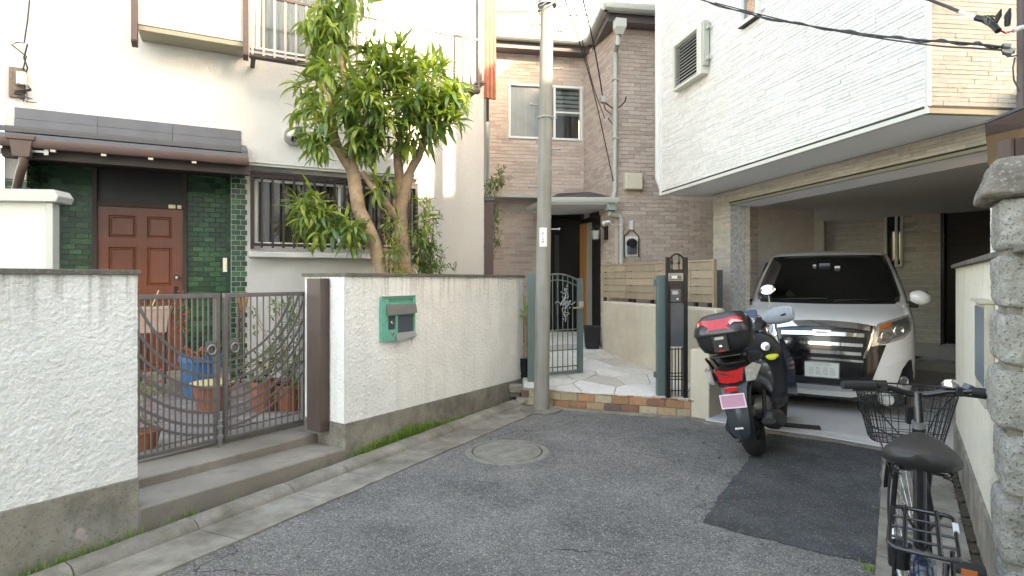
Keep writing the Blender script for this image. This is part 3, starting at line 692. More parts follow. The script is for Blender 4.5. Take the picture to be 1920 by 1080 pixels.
b_ = MB(); b_.tube([(hm+.01,-n1-.035,hz0-.18),(hm+.01,-n1-.035,hz0-.25),(hm-.03,-n1+.03,hz0-.33),(hm-.22,-.09,hz0-.60),(hm-.22,-.07,hz0-.75),(hm-.22,-.07,.4)], .038, 14); b_.build('downpipe', MT['brown'], cw, HF.M, smooth=50)
b_ = MB(); b_.prism([(eu0,-n1+.01,ez-.02),(eu1-.03,-n1+.01,ez-.02),(eu1-.03,-.002,zroot-.12),(eu0,-.002,zroot-.12)], (0,0,-.02)); b_.box(eu1-.05,eu1-.02,-n1+.02,-.002,ez-.12,ez-.045); b_.build('canopy_soffit', MT['brown_dark'], cw, HF.M)
b_ = MB(); b_.box(po0-.05, po1+.18, -n1+.06, -n1+.16, ez-.20, ez-.05); b_.build('canopy_beam', MT['brown_dark'], cw, HF.M)
for px in (100,195,283,364):
    u_ = hu(px,n1+.03); b_ = MB(); b_.box(u_-.022,u_+.022,-n1-.05,-n1-.02,zz-.10,zz-.076); b_.build('gutter_bracket', MT['bar_tan'], cw, HF.M, bevel=.003)
b_ = MB(); u_ = hu(87,n1+.02); b_.box(u_-.018,u_+.018,-n1-.03,-n1-.01,zz-.13,zz-.07); b_.box(u_-.12,u_,-n1-.02,-n1,zz-.11,zz-.09); b_.build('canopy_hook', MT['steel'], cw, HF.M)
# round vent hood
vu, vz = HF.uz(551, 255, .05); rV = .115
b_ = MB(); q = HF.M @ Matrix.Translation((vu,0,vz)) @ Matrix.Rotation(R(90),4,'X')
b_.lathe([(rV*1.05,0),(rV*1.05,.012),(rV,.015),(rV*.97,.07),(rV*.85,.115),(rV*.55,.145),(.001,.155)], q, 32)
vh = b_.build('vent_hood', MT['steel'], house, smooth=50)
b_ = MB(); b_.prism([(vu-.035,-.150,vz-.03),(vu+.05,-.142,vz-.03),(vu+.06,-.10,vz-.085),(vu-.04,-.11,vz-.085)], (0,-.02,0)); b_.build('vent_opening', MT['blackmatte'], vh, HF.M)
# lower window with bars
zh = hz(605,316,.12)
b_ = MB(); b_.box(hu(466,.1), hu(786,.1), -.12, -.001, zh-.03, zh); b_.box(hu(466,.1)-.01, hu(786,.1)+.01, -.135,-.001, zh, zh+.012); b_.build('window_head', MT['trim_w'], house, HF.M, bevel=.004)
zs_ = hz(600,474,.15)
b_ = MB(); b_.box(hu(466,.14), hu(790,.14), -.15,-.001, zs_-.065, zs_); b_.build('window_sill', MT['stucco2'], house, HF.M, bevel=.008)
wf = place(None, 'window', house, HF.M @ Matrix.Translation((wn0,0,wz0)))
def win_frame(name, parent, a, c, z0_, z1_, y0, y1, t, m, fr, mull=(), trans=()):
    mb = MB(); wall_faces(mb, a, c, z0_, z1_, [(a+t,c-t,z0_+t,z1_-t)], y0, y1)
    for u_ in mull: mb.box(u_-t*.5,u_+t*.5,y0+.004,y1-.004,z0_+t,z1_-t)
    for z_ in trans: mb.box(a+t,c-t,y0+.008,y1-.008,z_-t*.35,z_+t*.35)
    return mb.build(name, m, parent, fr.M)
win_frame('window_frame', wf, wn0+.01, wn1-.01, wz0+.01, wz1-.01, .03,.07,.035, MT['white'], HF, mull=[(wn0+wn1)/2])
MB().quad((wn0,.05,wz0),(wn1,.05,wz0),(wn1,.05,wz1),(wn0,.05,wz1)).build('pane', MT['glass'], wf, HF.M)
b_ = MB()
for k in range(120):
    u_ = wn0 + (wn1-wn0)*k/120; u2 = wn0 + (wn1-wn0)*(k+1)/120
    b_.quad((u_,.14+.015*math.sin(k*1.3),wz0-.05),(u2,.14+.015*math.sin(k*1.3+1.3),wz0-.05),(u2,.14+.015*math.sin(k*1.3+1.3),wz1+.05),(u_,.14+.015*math.sin(k*1.3),wz1+.05))
b_.build('curtain', MT['curtain'], wf, HF.M, smooth=80)
bg_ = place(None, 'window_grille', house, HF.M @ Matrix.Translation((wn0,-.1,wz0)))
ga, gc_ = hu(470,.1), hu(783,.1); gz0, gz1 = hz(600,467,.1)-.0, hz(600,330,.1)
b_ = MB(); b_.box(ga,gc_,-.115,-.085,gz1-.075,gz1-.03); b_.box(ga,gc_,-.115,-.085,gz0+.02,gz0+.055); b_.box(ga,ga+.035,-.12,-.0,gz0-.01,gz1); b_.box(gc_-.035,gc_,-.12,-.0,gz0-.01,gz1); b_.box(ga,gc_,-.12,-.09,gz1-.025,gz1); b_.build('grille_frame', MT['brown_dark'], bg_, HF.M)
nb = 17
for k in range(1, nb):
    u_ = ga + (gc_-ga)*k/nb; b_ = MB(); b_.box(u_-.013,u_+.013,-.135,-.116,gz0+.0,gz1-.035); b_.build('grille_bar', MT['brown_dark'], bg_, HF.M)
# upper floor: shutter box, window, balcony rail
nb_ = .42
sb0, sb1 = hu(256,.35), hu(459,.35); szb = hz(256,44,.35)
b_ = MB(); b_.box(sb0,sb1,-.35,-.001,szb,5.9); b_.build('shutter_box', MT['stucco2'], house, HF.M)
b_ = MB(); b_.box(sb0+.01,sb1,-.34,-.001,szb-.06,szb-.001); b_.build('shutter_box_base', MT['trim_olive'], house, HF.M, bevel=.006)
for px, py in ((252,78),(461,104)):
    u_, z_ = HF.uz(px,py,.40); b_ = MB(); b_.box(u_-.028,u_+.028,-.42,-.34,z_,5.9); b_.prism([(u_-.028,-.42,z_),(u_+.028,-.42,z_),(u_+.028,-.34,z_-.04),(u_-.028,-.34,z_-.04)],(0,0,.02)); b_.build('shutter_post', MT['brown'], house, HF.M)
bz = hz(465,97,nb_); bu0 = hu(468,nb_); bu1 = hu(890,nb_); rz = hz(905,77,nb_); bu2 = hu(903,nb_)
bal = place(None, 'balcony_rail', house, HF.M @ Matrix.Translation((bu0,-nb_,bz)))
b_ = MB(); b_.box(bu0,bu2-.02,-nb_,-nb_+.09,bz-.045,bz); [b_.box(u3,u3+.05,-nb_+.09,-.002,bz-.04,bz-.005) for u3 in (bu0+.02,bu0+1.2,bu2-.1)]; b_.build('balcony_beam', MT['brown_dark'], bal, HF.M, bevel=.004)
b_ = MB(); b_.box(bu0,bu2,-nb_-.01,-nb_+.02,rz-.012,rz+.014); b_.box(bu0,bu2,-nb_-.004,-nb_+.012,bz+.03,bz+.05); b_.build('rail', MT['brown'], bal, HF.M)
k = 0; u_ = bu0+.03
while u_ < bu2+.005:
    b_ = MB(); b_.box(u_-.011,u_+.011,-nb_-.006,-nb_+.014,bz-.02,rz-.012); b_.build('baluster', MT['bar_tan'] if u_ < bu0+1.1 else MT['brown'], bal, HF.M); u_ += .118
wf = place(None, 'window', house, HF.M @ Matrix.Translation((w20,0,wb2)))
win_frame('window_frame', wf, w20+.01, w21-.01, wb2+.01, 5.34, .02,.07,.05, MT['white'], HF, mull=[w20+(w21-w20)*.5])
MB().quad((w20,.05,wb2),(w21,.05,wb2),(w21,.05,5.35),(w20,.05,5.35)).build('pane', MT['glass_fr'], wf, HF.M)
b_ = MB()
for k in range(140):
    u_ = w20 + (w21-w20)*k/140; u2 = w20 + (w21-w20)*(k+1)/140
    b_.quad((u_,.13+.018*math.sin(k*1.1),wb2),(u2,.13+.018*math.sin(k*1.1+1.1),wb2),(u2,.13+.018*math.sin(k*1.1+1.1),5.4),(u_,.13+.018*math.sin(k*1.1),5.4))
b_.build('curtain', MT['curtain_w'], wf, HF.M, smooth=80)
b_ = MB(); u_ = hu(900,.06); b_.box(u_-.03,u_+.03,-.07,-.002,hz(900,150,.06),6.3); b_.build('corner_pipe', MT['brown'], house, HF.M)
b_ = MB(); u_, z_ = HF.uz(903,156,.06); b_.box(u_-.10,u_+.03,-.16,-.001,z_-.03,z_); b_.build('pipe_bracket', MT['brown'], house, HF.M)
# rust coloured side panel at the corner
b_ = MB(); u_ = hu(908); z_ = hz(908,178)
for k in range(6): b_.box(u_+.003+k*.032, u_+.033+k*.032, .02-(k%2)*.012, .06, z_-.03, 6.3)
b_.build('side_panel', MT['rust'], house, HF.M)
# meter box with cables at the far left
mbx = place(None, 'terminal_board', house, HF.M)
u0_, z1_ = HF.uz(16,124,.03); u1_, z0_ = HF.uz(46,184,.03)
MB().box(u0_,u1_,-.03,-.001,z0_,z1_).build('board', mat('weathered_wood',(.16,.13,.11),.9,var=.3,vscale=20,streak=(.08,.065,.055),stamt=.6,stscale=40), mbx, HF.M, bevel=.003)
MB().box(u0_+.07,u0_+.15,-.075,-.031,z0_+.13,z1_-.05).build('terminal_cover', MT['cream_pl'], mbx, HF.M, bevel=.008)
b_ = MB()
for j in range(3): b_.tube([(u0_+.05+.2*random.random(),-.05-.03*random.random(),z0_+.12-.16*t/9+random.uniform(-.02,.02)) for t in range(10)], .005, 5)
b_.tube([(u1_-.01,-.04,z1_-.02),(u1_+.02,-.05,z1_+.12),(u1_-.10,-.05,z1_+.22),(u1_-.06,-.05,z1_+.25),(u1_+.0,-.04,z1_+.26),(u1_+.03,-.05,z1_+.5),(u1_+.06,-.05,z1_+.9),(u1_+.08,-.05,z1_+1.4)], .007, 6)
b_.tube([(u1_+.01,-.04,z0_+.05),(u1_+.0,-.05,z0_+.2),(u1_+.03,-.05,z1_),(u1_+.0,-.05,z1_+.1),(u1_+.03,-.05,z1_+.25)], .008, 6)
b_.build('cable_tangle', MT['wire'], mbx, HF.M, smooth=60)
b_ = MB(); b_.tube([(uL-.06,-.06,.3),(uL-.06,-.06,6.3)], .04, 12); b_.box(uL-.12,uL-.001,-.1,0,2.74,2.8); b_.build('downpipe', MT['white'], house, HF.M, smooth=50)
# grey shed behind the first wall
q0 = P(0,425,3.9)
SH = Fr((P(-160,425,3.9).x, 3.85), (1,.12))
su1 = SH.u(101); sz1 = SH.z(101,380)
sh = thing('panel_screen', 'pale panel screen with grey metal post and top rail behind the left wall', 'screen', SH.M)
MB().box(0,su1-.045,0,.05,.22,sz1).build('shed_panel', MT['shed'], sh, SH.M)
MB().box(su1-.045,su1,-.012,.06,.22,sz1).build('corner_post', MT['shed_t'], sh, SH.M, bevel=.004)
b_ = MB(); b_.prism([(-.05,-.05,sz1),(su1+.045,-.05,sz1),(su1+.06,-.05,sz1+.04),(su1+.03,-.05,sz1+.085),(-.05,-.05,sz1+.085)], (0,.17,0)); b_.build('shed_top', MT['shed_t'], sh, SH.M, bevel=.005)
# ------------------------------------------------------------------ white house with garage on the right
wh = thing('garage_house', 'large house with white striped cladding overhanging a garage for the van', 'house', VA.M)
Lv = (VA.d.to_3d()).length; uB = (Vector((2.78,3.82)) - VA.p).dot(VA.d)
Z0 = 2.56; ZT = 6.3
# upper storey shell
A = Vector((1.98,7.57)); B = Vector((2.78,3.82)); C = Vector((7.6,4.30)); D_ = Vector((9.9,12.8)); E_ = Vector((4.3,13.4)); F_ = Vector((3.2,7.95))
poly = [A,B,C,D_,E_,F_]
mb = MB(); mb.prism([(p.x,p.y,Z0+.03) for p in poly], (0,0,ZT-Z0)); mb.build('upper_wall', MT['siding_gap'], wh)
mb = MB(); cen = sum(poly, Vector((0,0)))/6
mb.prism([((cen+(p-cen)*1.03).x,(cen+(p-cen)*1.03).y,ZT+.04) for p in poly], (0,0,.14)); mb.build('roof', MT['gunmetal'], wh)
lv0, lvz0 = VA.uz(1267,104,.05); lu0, lz0_ = VA.uz(1268,155,.06); lu1, lz1_ = VA.uz(1312,52,.06)
lvz_hi = VA.z(1312,52,.06); lvz_lo = VA.z(1312,138,.06)
kw0, kw1 = VA.u(1389,.03), VA.u(1423,.03); kz = VA.z(1389,52,.03)
hol = [(lu0-.01, lu1+.12, lvz_lo-.02, lvz_hi+.02), (kw0, kw1, kz, 5.9)]
it = courses(VA, .0, uB-.001, Z0+.055, 5.45, .42, .0305, .0022, .004, hol, jit=.004, vary=(.35,.5,.7,1,1.2), y=0)
def gapped(items): return items
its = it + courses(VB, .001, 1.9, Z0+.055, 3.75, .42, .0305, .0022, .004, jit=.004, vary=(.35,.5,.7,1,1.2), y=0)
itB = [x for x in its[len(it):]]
pieces('siding_strip', it, MT['siding'], wh, 200, stuffname='siding_field')
for x in range(0): pass
pieces('siding_strip', itB, MT['siding_shade'], wh, 60, stuffname='shaded_siding_field')
# corner bead, bottom trims
mb = MB(); mb.box(uB-.012,uB+.010,-.012,.02,Z0+.03,ZT); mb.build('corner_bead', MT['trim_w'], wh, VA.M)
mb = MB(); mb.box(-.01,uB+.012,-.014,.03,Z0,Z0+.034); mb.build('bottom_trim', MT['trim_w'], wh, VA.M)
mb = MB(); mb.box(-.01,uB+.012,-.0105,.02,Z0+.036,Z0+.050); mb.build('shadow_gap', MT['brown_dark'], wh, VA.M)
mb = MB(); mb.box(.005,4.8,-.014,.03,Z0,Z0+.034); mb.build('bottom_trim', MT['trim_olive'], wh, VB.M)
mb = MB(); mb.box(.005,4.8,-.0105,.02,Z0+.036,Z0+.050); mb.build('shadow_gap', MT['brown_dark'], wh, VB.M)
# soffit of the overhang and the lintel
LL = (Vector((3.411,4.082))-LN.p).length
lf_ = LN.w(-.45,0,0); lnr = LN.w(LL+.5,0,0)
def v3(p, z): return Vector((p[0],p[1],z))
lne = LN.w(LL,0,0)
mb = MB(); mb.prism([v3(A+Vector((.03,0)),Z0+.012), v3(B+Vector((.03,.03)),Z0+.012), (3.46,3.92,Z0+.012), v3(lne,Z0+.012), v3(lf_,Z0+.012), v3(F_,Z0+.012)], (0,0,.012)); mb.build('soffit', MT['soffit'], wh)
mb = MB(); mb.prism([(3.462,3.922,Z0+.012), (7.0,4.27,Z0+.012), (7.0,5.0,Z0+.012), (3.45,4.4,Z0+.012)], (0,0,.012)); mb.build('soffit', MT['soffit'], wh)
zl = 2.38
MB().box(-.02,LL+.6,.0,.40,zl+.012,Z0+.01).build('lintel', MT['siding3_gap'], wh, LN.M)
itl = courses(LN, -.0, LL+.01, zl+.045, Z0+.008, .40, .0305, .0025, .004, jit=.004, vary=(.35,.5,.7,1,1.2))
MB().box(-.02,LL+.01,-.014,.03,zl+.0,zl+.026).build('lintel_trim', MT['trim_olive'], wh, LN.M)
MB().box(-.02,LL+.01,-.008,.02,zl+.028,zl+.042).build('shadow_gap', MT['brown_dark'], wh, LN.M)
MB().box(-.0,LL+.6,.031,.42,zl-.002,zl+.011).build('lintel_soffit', MT['soffit'], wh, LN.M)
# left column
cu_ = LN.u(1338)
MB().box(cu_,-.0,.0,.27,0,Z0+.01).build('column', MT['siding3_gap'], wh, LN.M)
itl += courses(LN, cu_+.001, -.001, 1.0, Z0+.008, .35, .0305, .0025, .004, jit=.003, vary=(.5,.7,1))
CN = Fr((LN.w(.0,0,0).x, LN.w(.0,0,0).y), (.977,.21))
itm = courses(CN, .0, .20, .8, zl, .032, .032, .0025, .004)
itm2 = courses(CN, .203, .27, .8, zl, .40, .0305, .0025, .004, jit=.003, vary=(.5,.7,1))
pieces('mosaic_tile', itm, MT['mosaic'], wh, 0, stuffname='mosaic_tiles')
itl += itm2
# right end pier, behind the stone pillar
itr = courses(LN, LL+.012, LL+.9, 1.2, Z0+.008, .40, .0305, .0025, .004, jit=.004, vary=(.35,.5,.7,1,1.2))
MB().box(LL+.012,LL+.9,.0,.3,0,Z0+.005).build('pier', MT['siding_gap'], wh, LN.M)
pieces('siding_strip', itl, MT['siding3'], wh, 30, stuffname='beige_siding_field')
pieces('siding_strip', itr, MT['siding'], wh, 0, stuffname='pier_siding_field')
# garage interior
GB = Fr((5.07,12.4), (2.30,-2.58))
zc = 3.0
mb = MB(); mb.prism([v3(lf_+Vector((.42,.09,0)),zc), v3(LN.w(LL+.5,.40,0),zc), (9.4,5.2,zc), (9.9,12.6,zc), (4.2,13.2,zc), (3.3,8.0,zc)], (0,0,.05)); 
cu0_, cu1_ = GB.u(1380), GB.u(1858)
mb.build('garage_ceiling', MT['soffit'], wh)
gw0, gz0_ = GB.uz(1662,497); gw1, gz1_ = GB.uz(1690,385)
gz0_ = GB.z(1676,497); gz1_ = GB.z(1676,386)
dk0 = GB.u(1764)
mb = MB(); wall_faces(mb, cu0_-1.5, dk0, .02, zc, [(gw0,gw1,gz0_,gz1_)], 0, .12); mb.build('garage_wall', MT['siding3_gap'], wh, GB.M)
itg = courses(GB, cu0_-.3, dk0-.001, .35, zc-.005, .55, .048, .004, .004, [(gw0-.03,gw1+.03,gz0_-.03,gz1_+.03)], jit=.006, vary=(.35,.5,.7,1,1.2))
pieces('wall_strip', itg, MT['siding3'], wh, 0, stuffname='garage_wall_strips')
mb = MB(); wall_faces(mb, gw0-.03, gw1+.03, gz0_-.03, gz1_+.03, [(gw0+.01,gw1-.01,gz0_+.01,gz1_-.01)], -.03, .02); mb.box((gw0+gw1)/2+.02,(gw0+gw1)/2+.06,-.02,.02,gz0_,gz1_)
gwn = place(None, 'window', wh, GB.M); mb.build('window_frame', MT['trim_w'], gwn, GB.M)
MB().box(gw0,gw1,.03,.05,gz0_,gz1_).build('pane', MT['windshield'], gwn, GB.M)
MB().box(dk0+.001,cu1_+3,.15,.25,.02,zc).build('dark_panel_wall', MT['darkwood'], wh, GB.M)
MB().box(dk0-.001,dk0+.05,-.02,.15,.02,zc).build('panel_edge', MT['black'], wh, GB.M)
for k in range(9):
    b_ = MB(); b_.rv = random.random(); b_.box(dk0+.07,cu1_+3,.125,.149,.05+k*.325,.05+k*.325+.318); b_.build('dark_board', MT['darkwood'], wh, GB.M)
MB().box(cu0_-1,dk0,-.02,-.002,.02,.10).build('skirting', MT['black'], wh, GB.M)
u_, z_ = GB.uz(1515,430); MB().box(u_-.035,u_+.035,-.09,-.02,.1,GB.z(1515,386)).build('white_post', MT['trim_w'], wh, GB.M)
mb = MB(); ua = GB.u(1519); mb.box(ua,ua+.30,-.12,-.02,.05,zc-.03); mb.build('pilaster', MT['siding3'], wh, GB.M)
u0_, z0_ = GB.uz(1501,466); u1_, z1_ = GB.uz(1511,438); b_ = MB(); b_.box(u0_-.05,u1_+.03,-.03,-.012,z0_-.02,z1_+.06); lw_ = b_.build('small_window_frame', MT['black'], wh, GB.M); MB().box(u0_+.02,u1_,-.036,-.031,z0_+.02,z1_+.02).build('lit_pane', MT['warm'], lw_, GB.M)
sp = thing('security_light', 'black twin spotlight high on the wall above the van', 'spotlight', GB.M)
u_, z_ = GB.uz(1730,370,.1)
for dx, dz in ((-.09,-.05),(.10,.03)):
    q = GB.M @ Matrix.Translation((u_+dx,-.14,z_+dz)) @ Matrix.Rotation(R(100),4,'X'); MB().lathe([(.05,-.08),(.085,.0),(.09,.10),(.08,.105),(.001,.09)], q, 18).build('lamp_head', MT['black'], sp, smooth=40)
MB().box(u_-.04,u_+.06,-.10,-.03,z_-.05,z_+.08).build('mount', MT['black'], sp, GB.M, bevel=.008)
# steps at the back of the garage
gs = thing('entrance_steps', 'grey tiled steps beside the van leading to the dark door', 'steps', GB.M)
for k, (px0, px1, zt) in enumerate(((1712,1860,.17),(1752,1860,.36))):
    MB().box(GB.u(px0,1.2-.4*k),GB.u(px1,1.2-.4*k)+1,-(1.25-.45*k),-.03,.026,zt).build('step', MT['slab'], gs, GB.M, bevel=.01)
MB().prism([(4.2,4.12,0),(9.6,8.6,0),(9.6,8.75,0),(4.2,4.27,0)],(0,0,2.57)).build('garage_shade_wall', MT['siding3'], wh)  # unseen side wall added to keep the sun out of the garage
MB().prism([(4.05,4.0,2.5),(7.5,4.3,2.5),(9.6,8.6,2.5),(9.0,8.6,2.5),(4.2,4.2,2.5)],(0,0,.1)).build('garage_side_beam', MT['siding_gap'], wh)
# louvred window
lo = place(None, 'louvre_window', wh, VA.M)
a, c = lu0, lu1
mb = MB(); wall_faces(mb, a-.02, c+.10, lvz_lo-.03, lvz_hi+.02, [(a+.012, c, lvz_lo, lvz_hi-.012)], -.10, .0); mb.build('louvre_frame', MT['trim_w'], lo, VA.M, bevel=.003)
MB().box(a,c+.05,-.02,-.004,lvz_lo,lvz_hi).build('louvre_back', MT['blackmatte'], lo, VA.M)
for k in range(13):
    z = lvz_lo + (lvz_hi-lvz_lo-.02)*(k+.35)/13; s_ = (lvz_hi-lvz_lo)/13
    b_ = MB(); b_.prism([(a+.012,-.092,z),(c,-.092,z),(c,-.06,z+s_*.72),(a+.012,-.06,z+s_*.72)], (0,.004,.006)); b_.build('louvre_slat', MT['trim_w'], lo, VA.M)
mb = MB(); mb.box(c+.101,c+.135,-.09,-.02,lvz_lo+.05,lvz_hi+.03); mb.box(c+.136,c+.19,-.07,-.04,lvz_hi-.08,lvz_hi-.04); mb.box(c+.136,c+.19,-.07,-.04,lvz_lo+.10,lvz_lo+.14); mb.build('louvre_rail', MT['gutter_pl'], lo, VA.M, bevel=.003)
kw = place(None, 'window', wh, VA.M)
mb = MB(); wall_faces(mb, kw0, kw1, kz, 5.9, [(kw0+.03,kw1-.03,kz+.04,5.87)], -.05, .01); mb.build('window_frame', MT['white'], kw, VA.M)
MB().box(kw0+.02,kw1-.02,-.015,-.008,kz+.02,5.88).build('pane', MT['glass_fr'], kw, VA.M)
MB().box(kw0-.01,kw1+.01,-.055,-.0,kz-.012,kz-.001).build('window_sill', MT['brown_dark'], kw, VA.M)
mb = MB(); mb.tube([(-.09,.0,6.2),(-.09,.0,Z0+.25),(-.06,.03,Z0+.12),(-.02,.12,Z0+.06)], .042, 12); mb.build('downpipe', MT['white'], wh, VA.M, smooth=50)
mb = MB(); mb.box(-.02,.03,-.02,.03,Z0,ZT); mb.build('corner_bead', MT['white'], wh, VA.M)
# pale ledge high at the right end
mb = MB(); u_, z_ = VB.uz(1893,178); mb.box(u_,u_+.8,-.16,-.03,z_-.015,z_+.025); mb.box(u_+.03,u_+.8,-.12,-.03,z_-.26,z_-.016); mb.build('meter_ledge', MT['trim_w'], wh, VB.M, bevel=.003)

# ------------------------------------------------------------------ brown brick-faced house in the middle
bh = thing('brown_house', 'pinkish brown brick-faced two storey house with black entrance and canopy', 'house', BLf.M)
bl0 = BLf.u(918); zE = 5.38
zlow = BLf.z(1010, 365)
ww0, ww1 = BLf.u(953), BLf.u(1091); wwz0, wwz1 = BLf.z(1022,262), BLf.z(1022,160)
ent0, ent1 = BLf.u(1032,-.3), BLf.u(1095,-.3)
mb = MB(); wall_faces(mb, bl0, 0, zlow, zE, [(ww0,ww1,wwz0,wwz1)], 0, .1); mb.build('wall', MT['mortar'], bh, BLf.M)
mb = MB(); wall_faces(mb, bl0-.3, ent0, 0, zlow-.002, [], .30, .4); mb.build('wall', MT['mortar'], bh, BLf.M)
MB().box(bl0-.3,0,-.02,.4,zlow-.055,zlow-.003).build('overhang_trim', MT['gutter_pl'], bh, BLf.M)
lw_len = (Vector((1.60,8.8))-BW.p).length
dU = BW.u(1124)
mb = MB(); wall_faces(mb, 0.001, lw_len, 0, zE, [(-.1,dU,-1,2.60)], 0, .1); mb.build('wall', MT['mortar'], bh, BW.M)
mb = MB(); wall_faces(mb, 0.0, 3.4, 0, zE, [], 0.001, .1); mb.build('wall', MT['mortar'], bh, BR.M)
# roof and back
mb = MB(); rp = [BLf.w(bl0,-.3,0), BLf.w(.05,-.3,0), BW.w(lw_len+.25,-.3,0), BR.w(3.4,-.3,0), BR.w(3.4,4.5,0), BLf.w(bl0,4.5,0)]
rp2 = [BLf.w(bl0,1.5,0), BLf.w(.6,1.5,0), BW.w(lw_len-.8,1.3,0), BR.w(3.4,1.6,0), BR.w(3.4,3.5,0), BLf.w(bl0,3.5,0)]
mb.loft([[v3(p,zE+.12) for p in rp],[v3(p,zE+.9) for p in rp2]]); mb.build('roof', MT['slate'], bh)
mb = MB(); rp3 = [BLf.w(bl0,-.24,0), BLf.w(.05,-.24,0), BW.w(lw_len+.2,-.24,0), BR.w(3.4,-.24,0), BR.w(3.4,4.4,0), BLf.w(bl0,4.4,0)]
mb.prism([v3(p,zE-.06) for p in rp3], (0,0,.17)); mb.build('fascia', mat('purple_brown_fascia',(.12,.095,.095),.5), bh)
b_ = MB(); gy = -.32; path = [BLf.w(bl0,gy,zE+.10), BLf.w(-.02,gy,zE+.10), BW.w(lw_len+.30,-.33,zE+.10), BR.w(3.4,-.34,zE+.10)]
for k in range(3):
    a_, c_ = path[k], path[k+1]; t = (c_-a_).normalized(); nn = Vector((t.y,-t.x,0))
    b_ = MB(); pr = []
    for q in (a_, c_): pr.append([q+nn*x+Vector((0,0,z)) for x,z in ((-.06,.05),(.06,.055),(.066,.03),(.055,-.03),(.02,-.055),(-.06,-.055))])
    b_.loft(pr); b_.build('eave_gutter', MT['gutter_pl'], bh, smooth=30)
# bricks
holB = [(ww0-.02,ww1+.02,wwz0-.02,wwz1+.02)]
ib = courses(BLf, bl0, -.002, zlow, zE-.06, .20, .062, .006, .006, holB, jit=.003)
ib += courses(BLf, bl0-.3, ent0, .3, zlow-.06, .20, .062, .006, .006, jit=.003, y=.30)
ib += courses(BW, .01, lw_len-.001, 2.62, zE-.06, .20, .062, .006, .006, jit=.003)
ib += courses(BW, dU+.06, lw_len-.001, .3, 2.62, .20, .062, .006, .006, jit=.003)
ib += courses(BR, .001, 2.4, .9, zE-.06, .20, .062, .006, .006, jit=.003)
pieces('brick', ib, MT['brick_br'], bh, 300, stuffname='brick_field')
MB().box(-.02,.03,-.014,.0,.3,zE-.06).build('corner_bead', MT['brick_br'], bh, BR.M)
# upper window
wf = place(None, 'window', bh, BLf.M)
win_frame('window_frame', wf, ww0, ww1, wwz0, wwz1, -.03, .05, .035, MT['white'], BLf, mull=[ww0+(ww1-ww0)*.62])
midz = wwz0 + (wwz1-wwz0)*.52
b_ = MB(); b_.box(ww0+(ww1-ww0)*.63, ww1-.03, .0, .03, midz-.015, midz+.012); b_.build('meeting_rail', MT['white'], wf, BLf.M)
MB().quad((ww0+.01,.02,wwz0),(ww0+(ww1-ww0)*.62,.02,wwz0),(ww0+(ww1-ww0)*.62,.02,wwz1),(ww0+.01,.02,wwz1)).build('pane', MT['glass_fr'], wf, BLf.M)
MB().quad((ww0+(ww1-ww0)*.62,.025,wwz0),(ww1-.01,.025,wwz0),(ww1-.01,.025,wwz1),(ww0+(ww1-ww0)*.62,.025,wwz1)).build('pane', MT['glass'], wf, BLf.M)
MB().box(ww0+.02,ww0+(ww1-ww0)*.6,.09,.10,wwz0,wwz1).build('curtain', MT['curtain_w'], wf, BLf.M)
for k in range(6):
    z = wwz1-.06-k*.075; MB().box(ww0+(ww1-ww0)*.63,ww1-.03,.10,.115,z-.05,z).build('blind_slat', mat('blind%d'%k,(.28,.34,.33),.7), wf, BLf.M)
MB().box(ww0,ww1,.2,.21,wwz0-.1,wwz1+.1).build('room_dark', MT['blackmatte'], wf, BLf.M)
# entrance
MB().box(ent0,1.0,1.0,1.05,.3,2.6).build('entrance_door', MT['black'], bh, BLf.M)
MB().box(ent0-.05,1.0,.31,1.05,2.6,2.92).build('entrance_ceiling', MT['black'], bh, BLf.M)
MB().box(ent0-.05,ent0-.001,.28,1.0,.3,2.6).build('entrance_reveal', MT['black'], bh, BLf.M)
MB().box(ent0+.25,ent0+.33,.97,.999,.45,2.3).build('door_rail', MT['gunmetal'], bh, BLf.M)
ex0 = BW.u(1089); 
MB().box(-.2,ex0,-.0,.08,.3,2.6).build('entrance_side_panel', MT['black'], bh, BW.M)
MB().box(ex0,BW.u(1101),-.02,.08,.3,2.42).build('open_door_edge', MT['wood_l'], bh, BW.M)
MB().box(BW.u(1101)+.001,BW.u(1113),-.0,.08,.3,2.42).build('door_face', MT['shed_t'], bh, BW.M)
mb = MB(); mb.box(BW.u(1113)+.001,dU+.055,-.03,.08,.3,2.5); mb.box(-.1,BW.u(1113),-.03,.08,2.43,2.5); mb.build('entrance_frame', MT['black'], bh, BW.M)
# canopy
zc_ = 2.585
cp = [Vector((.30,9.75)), Vector((.58,8.62)), Vector((1.58,8.62)), Vector((1.50,9.2)), Vector((1.28,9.9)), Vector((.4,10.1))]
mb = MB(); mb.prism([v3(p,zc_) for p in cp], (0,0,.03)); mb.build('canopy_soffit', MT['soffit'], bh)
mb = MB(); mb.add([v3(cp[0],zc_+.09), v3(cp[1],zc_+.09), v3(cp[2],zc_+.09), (1.36,9.75,zc_+.36), (.55,10.0,zc_+.36)], [(0,1,3,4),(1,2,3)]); mb.build('canopy_roof', MT['slate'], bh)
for a_, c_ in ((cp[0],cp[1]),(cp[1],cp[2])):
    b_ = MB(); t = (c_-a_).normalized(); nn = Vector((t.y,-t.x,0)) if True else 0
    rings = [[v3(q,zc_+z)+nn*x for x,z in ((-.02,.02),(.05,.02),(.06,.06),(.06,.10),(-.02,.10))] for q in (a_-t*.02,c_+t*.03)]
    b_.loft(rings); b_.build('canopy_gutter', MT['gutter_pl'], bh)
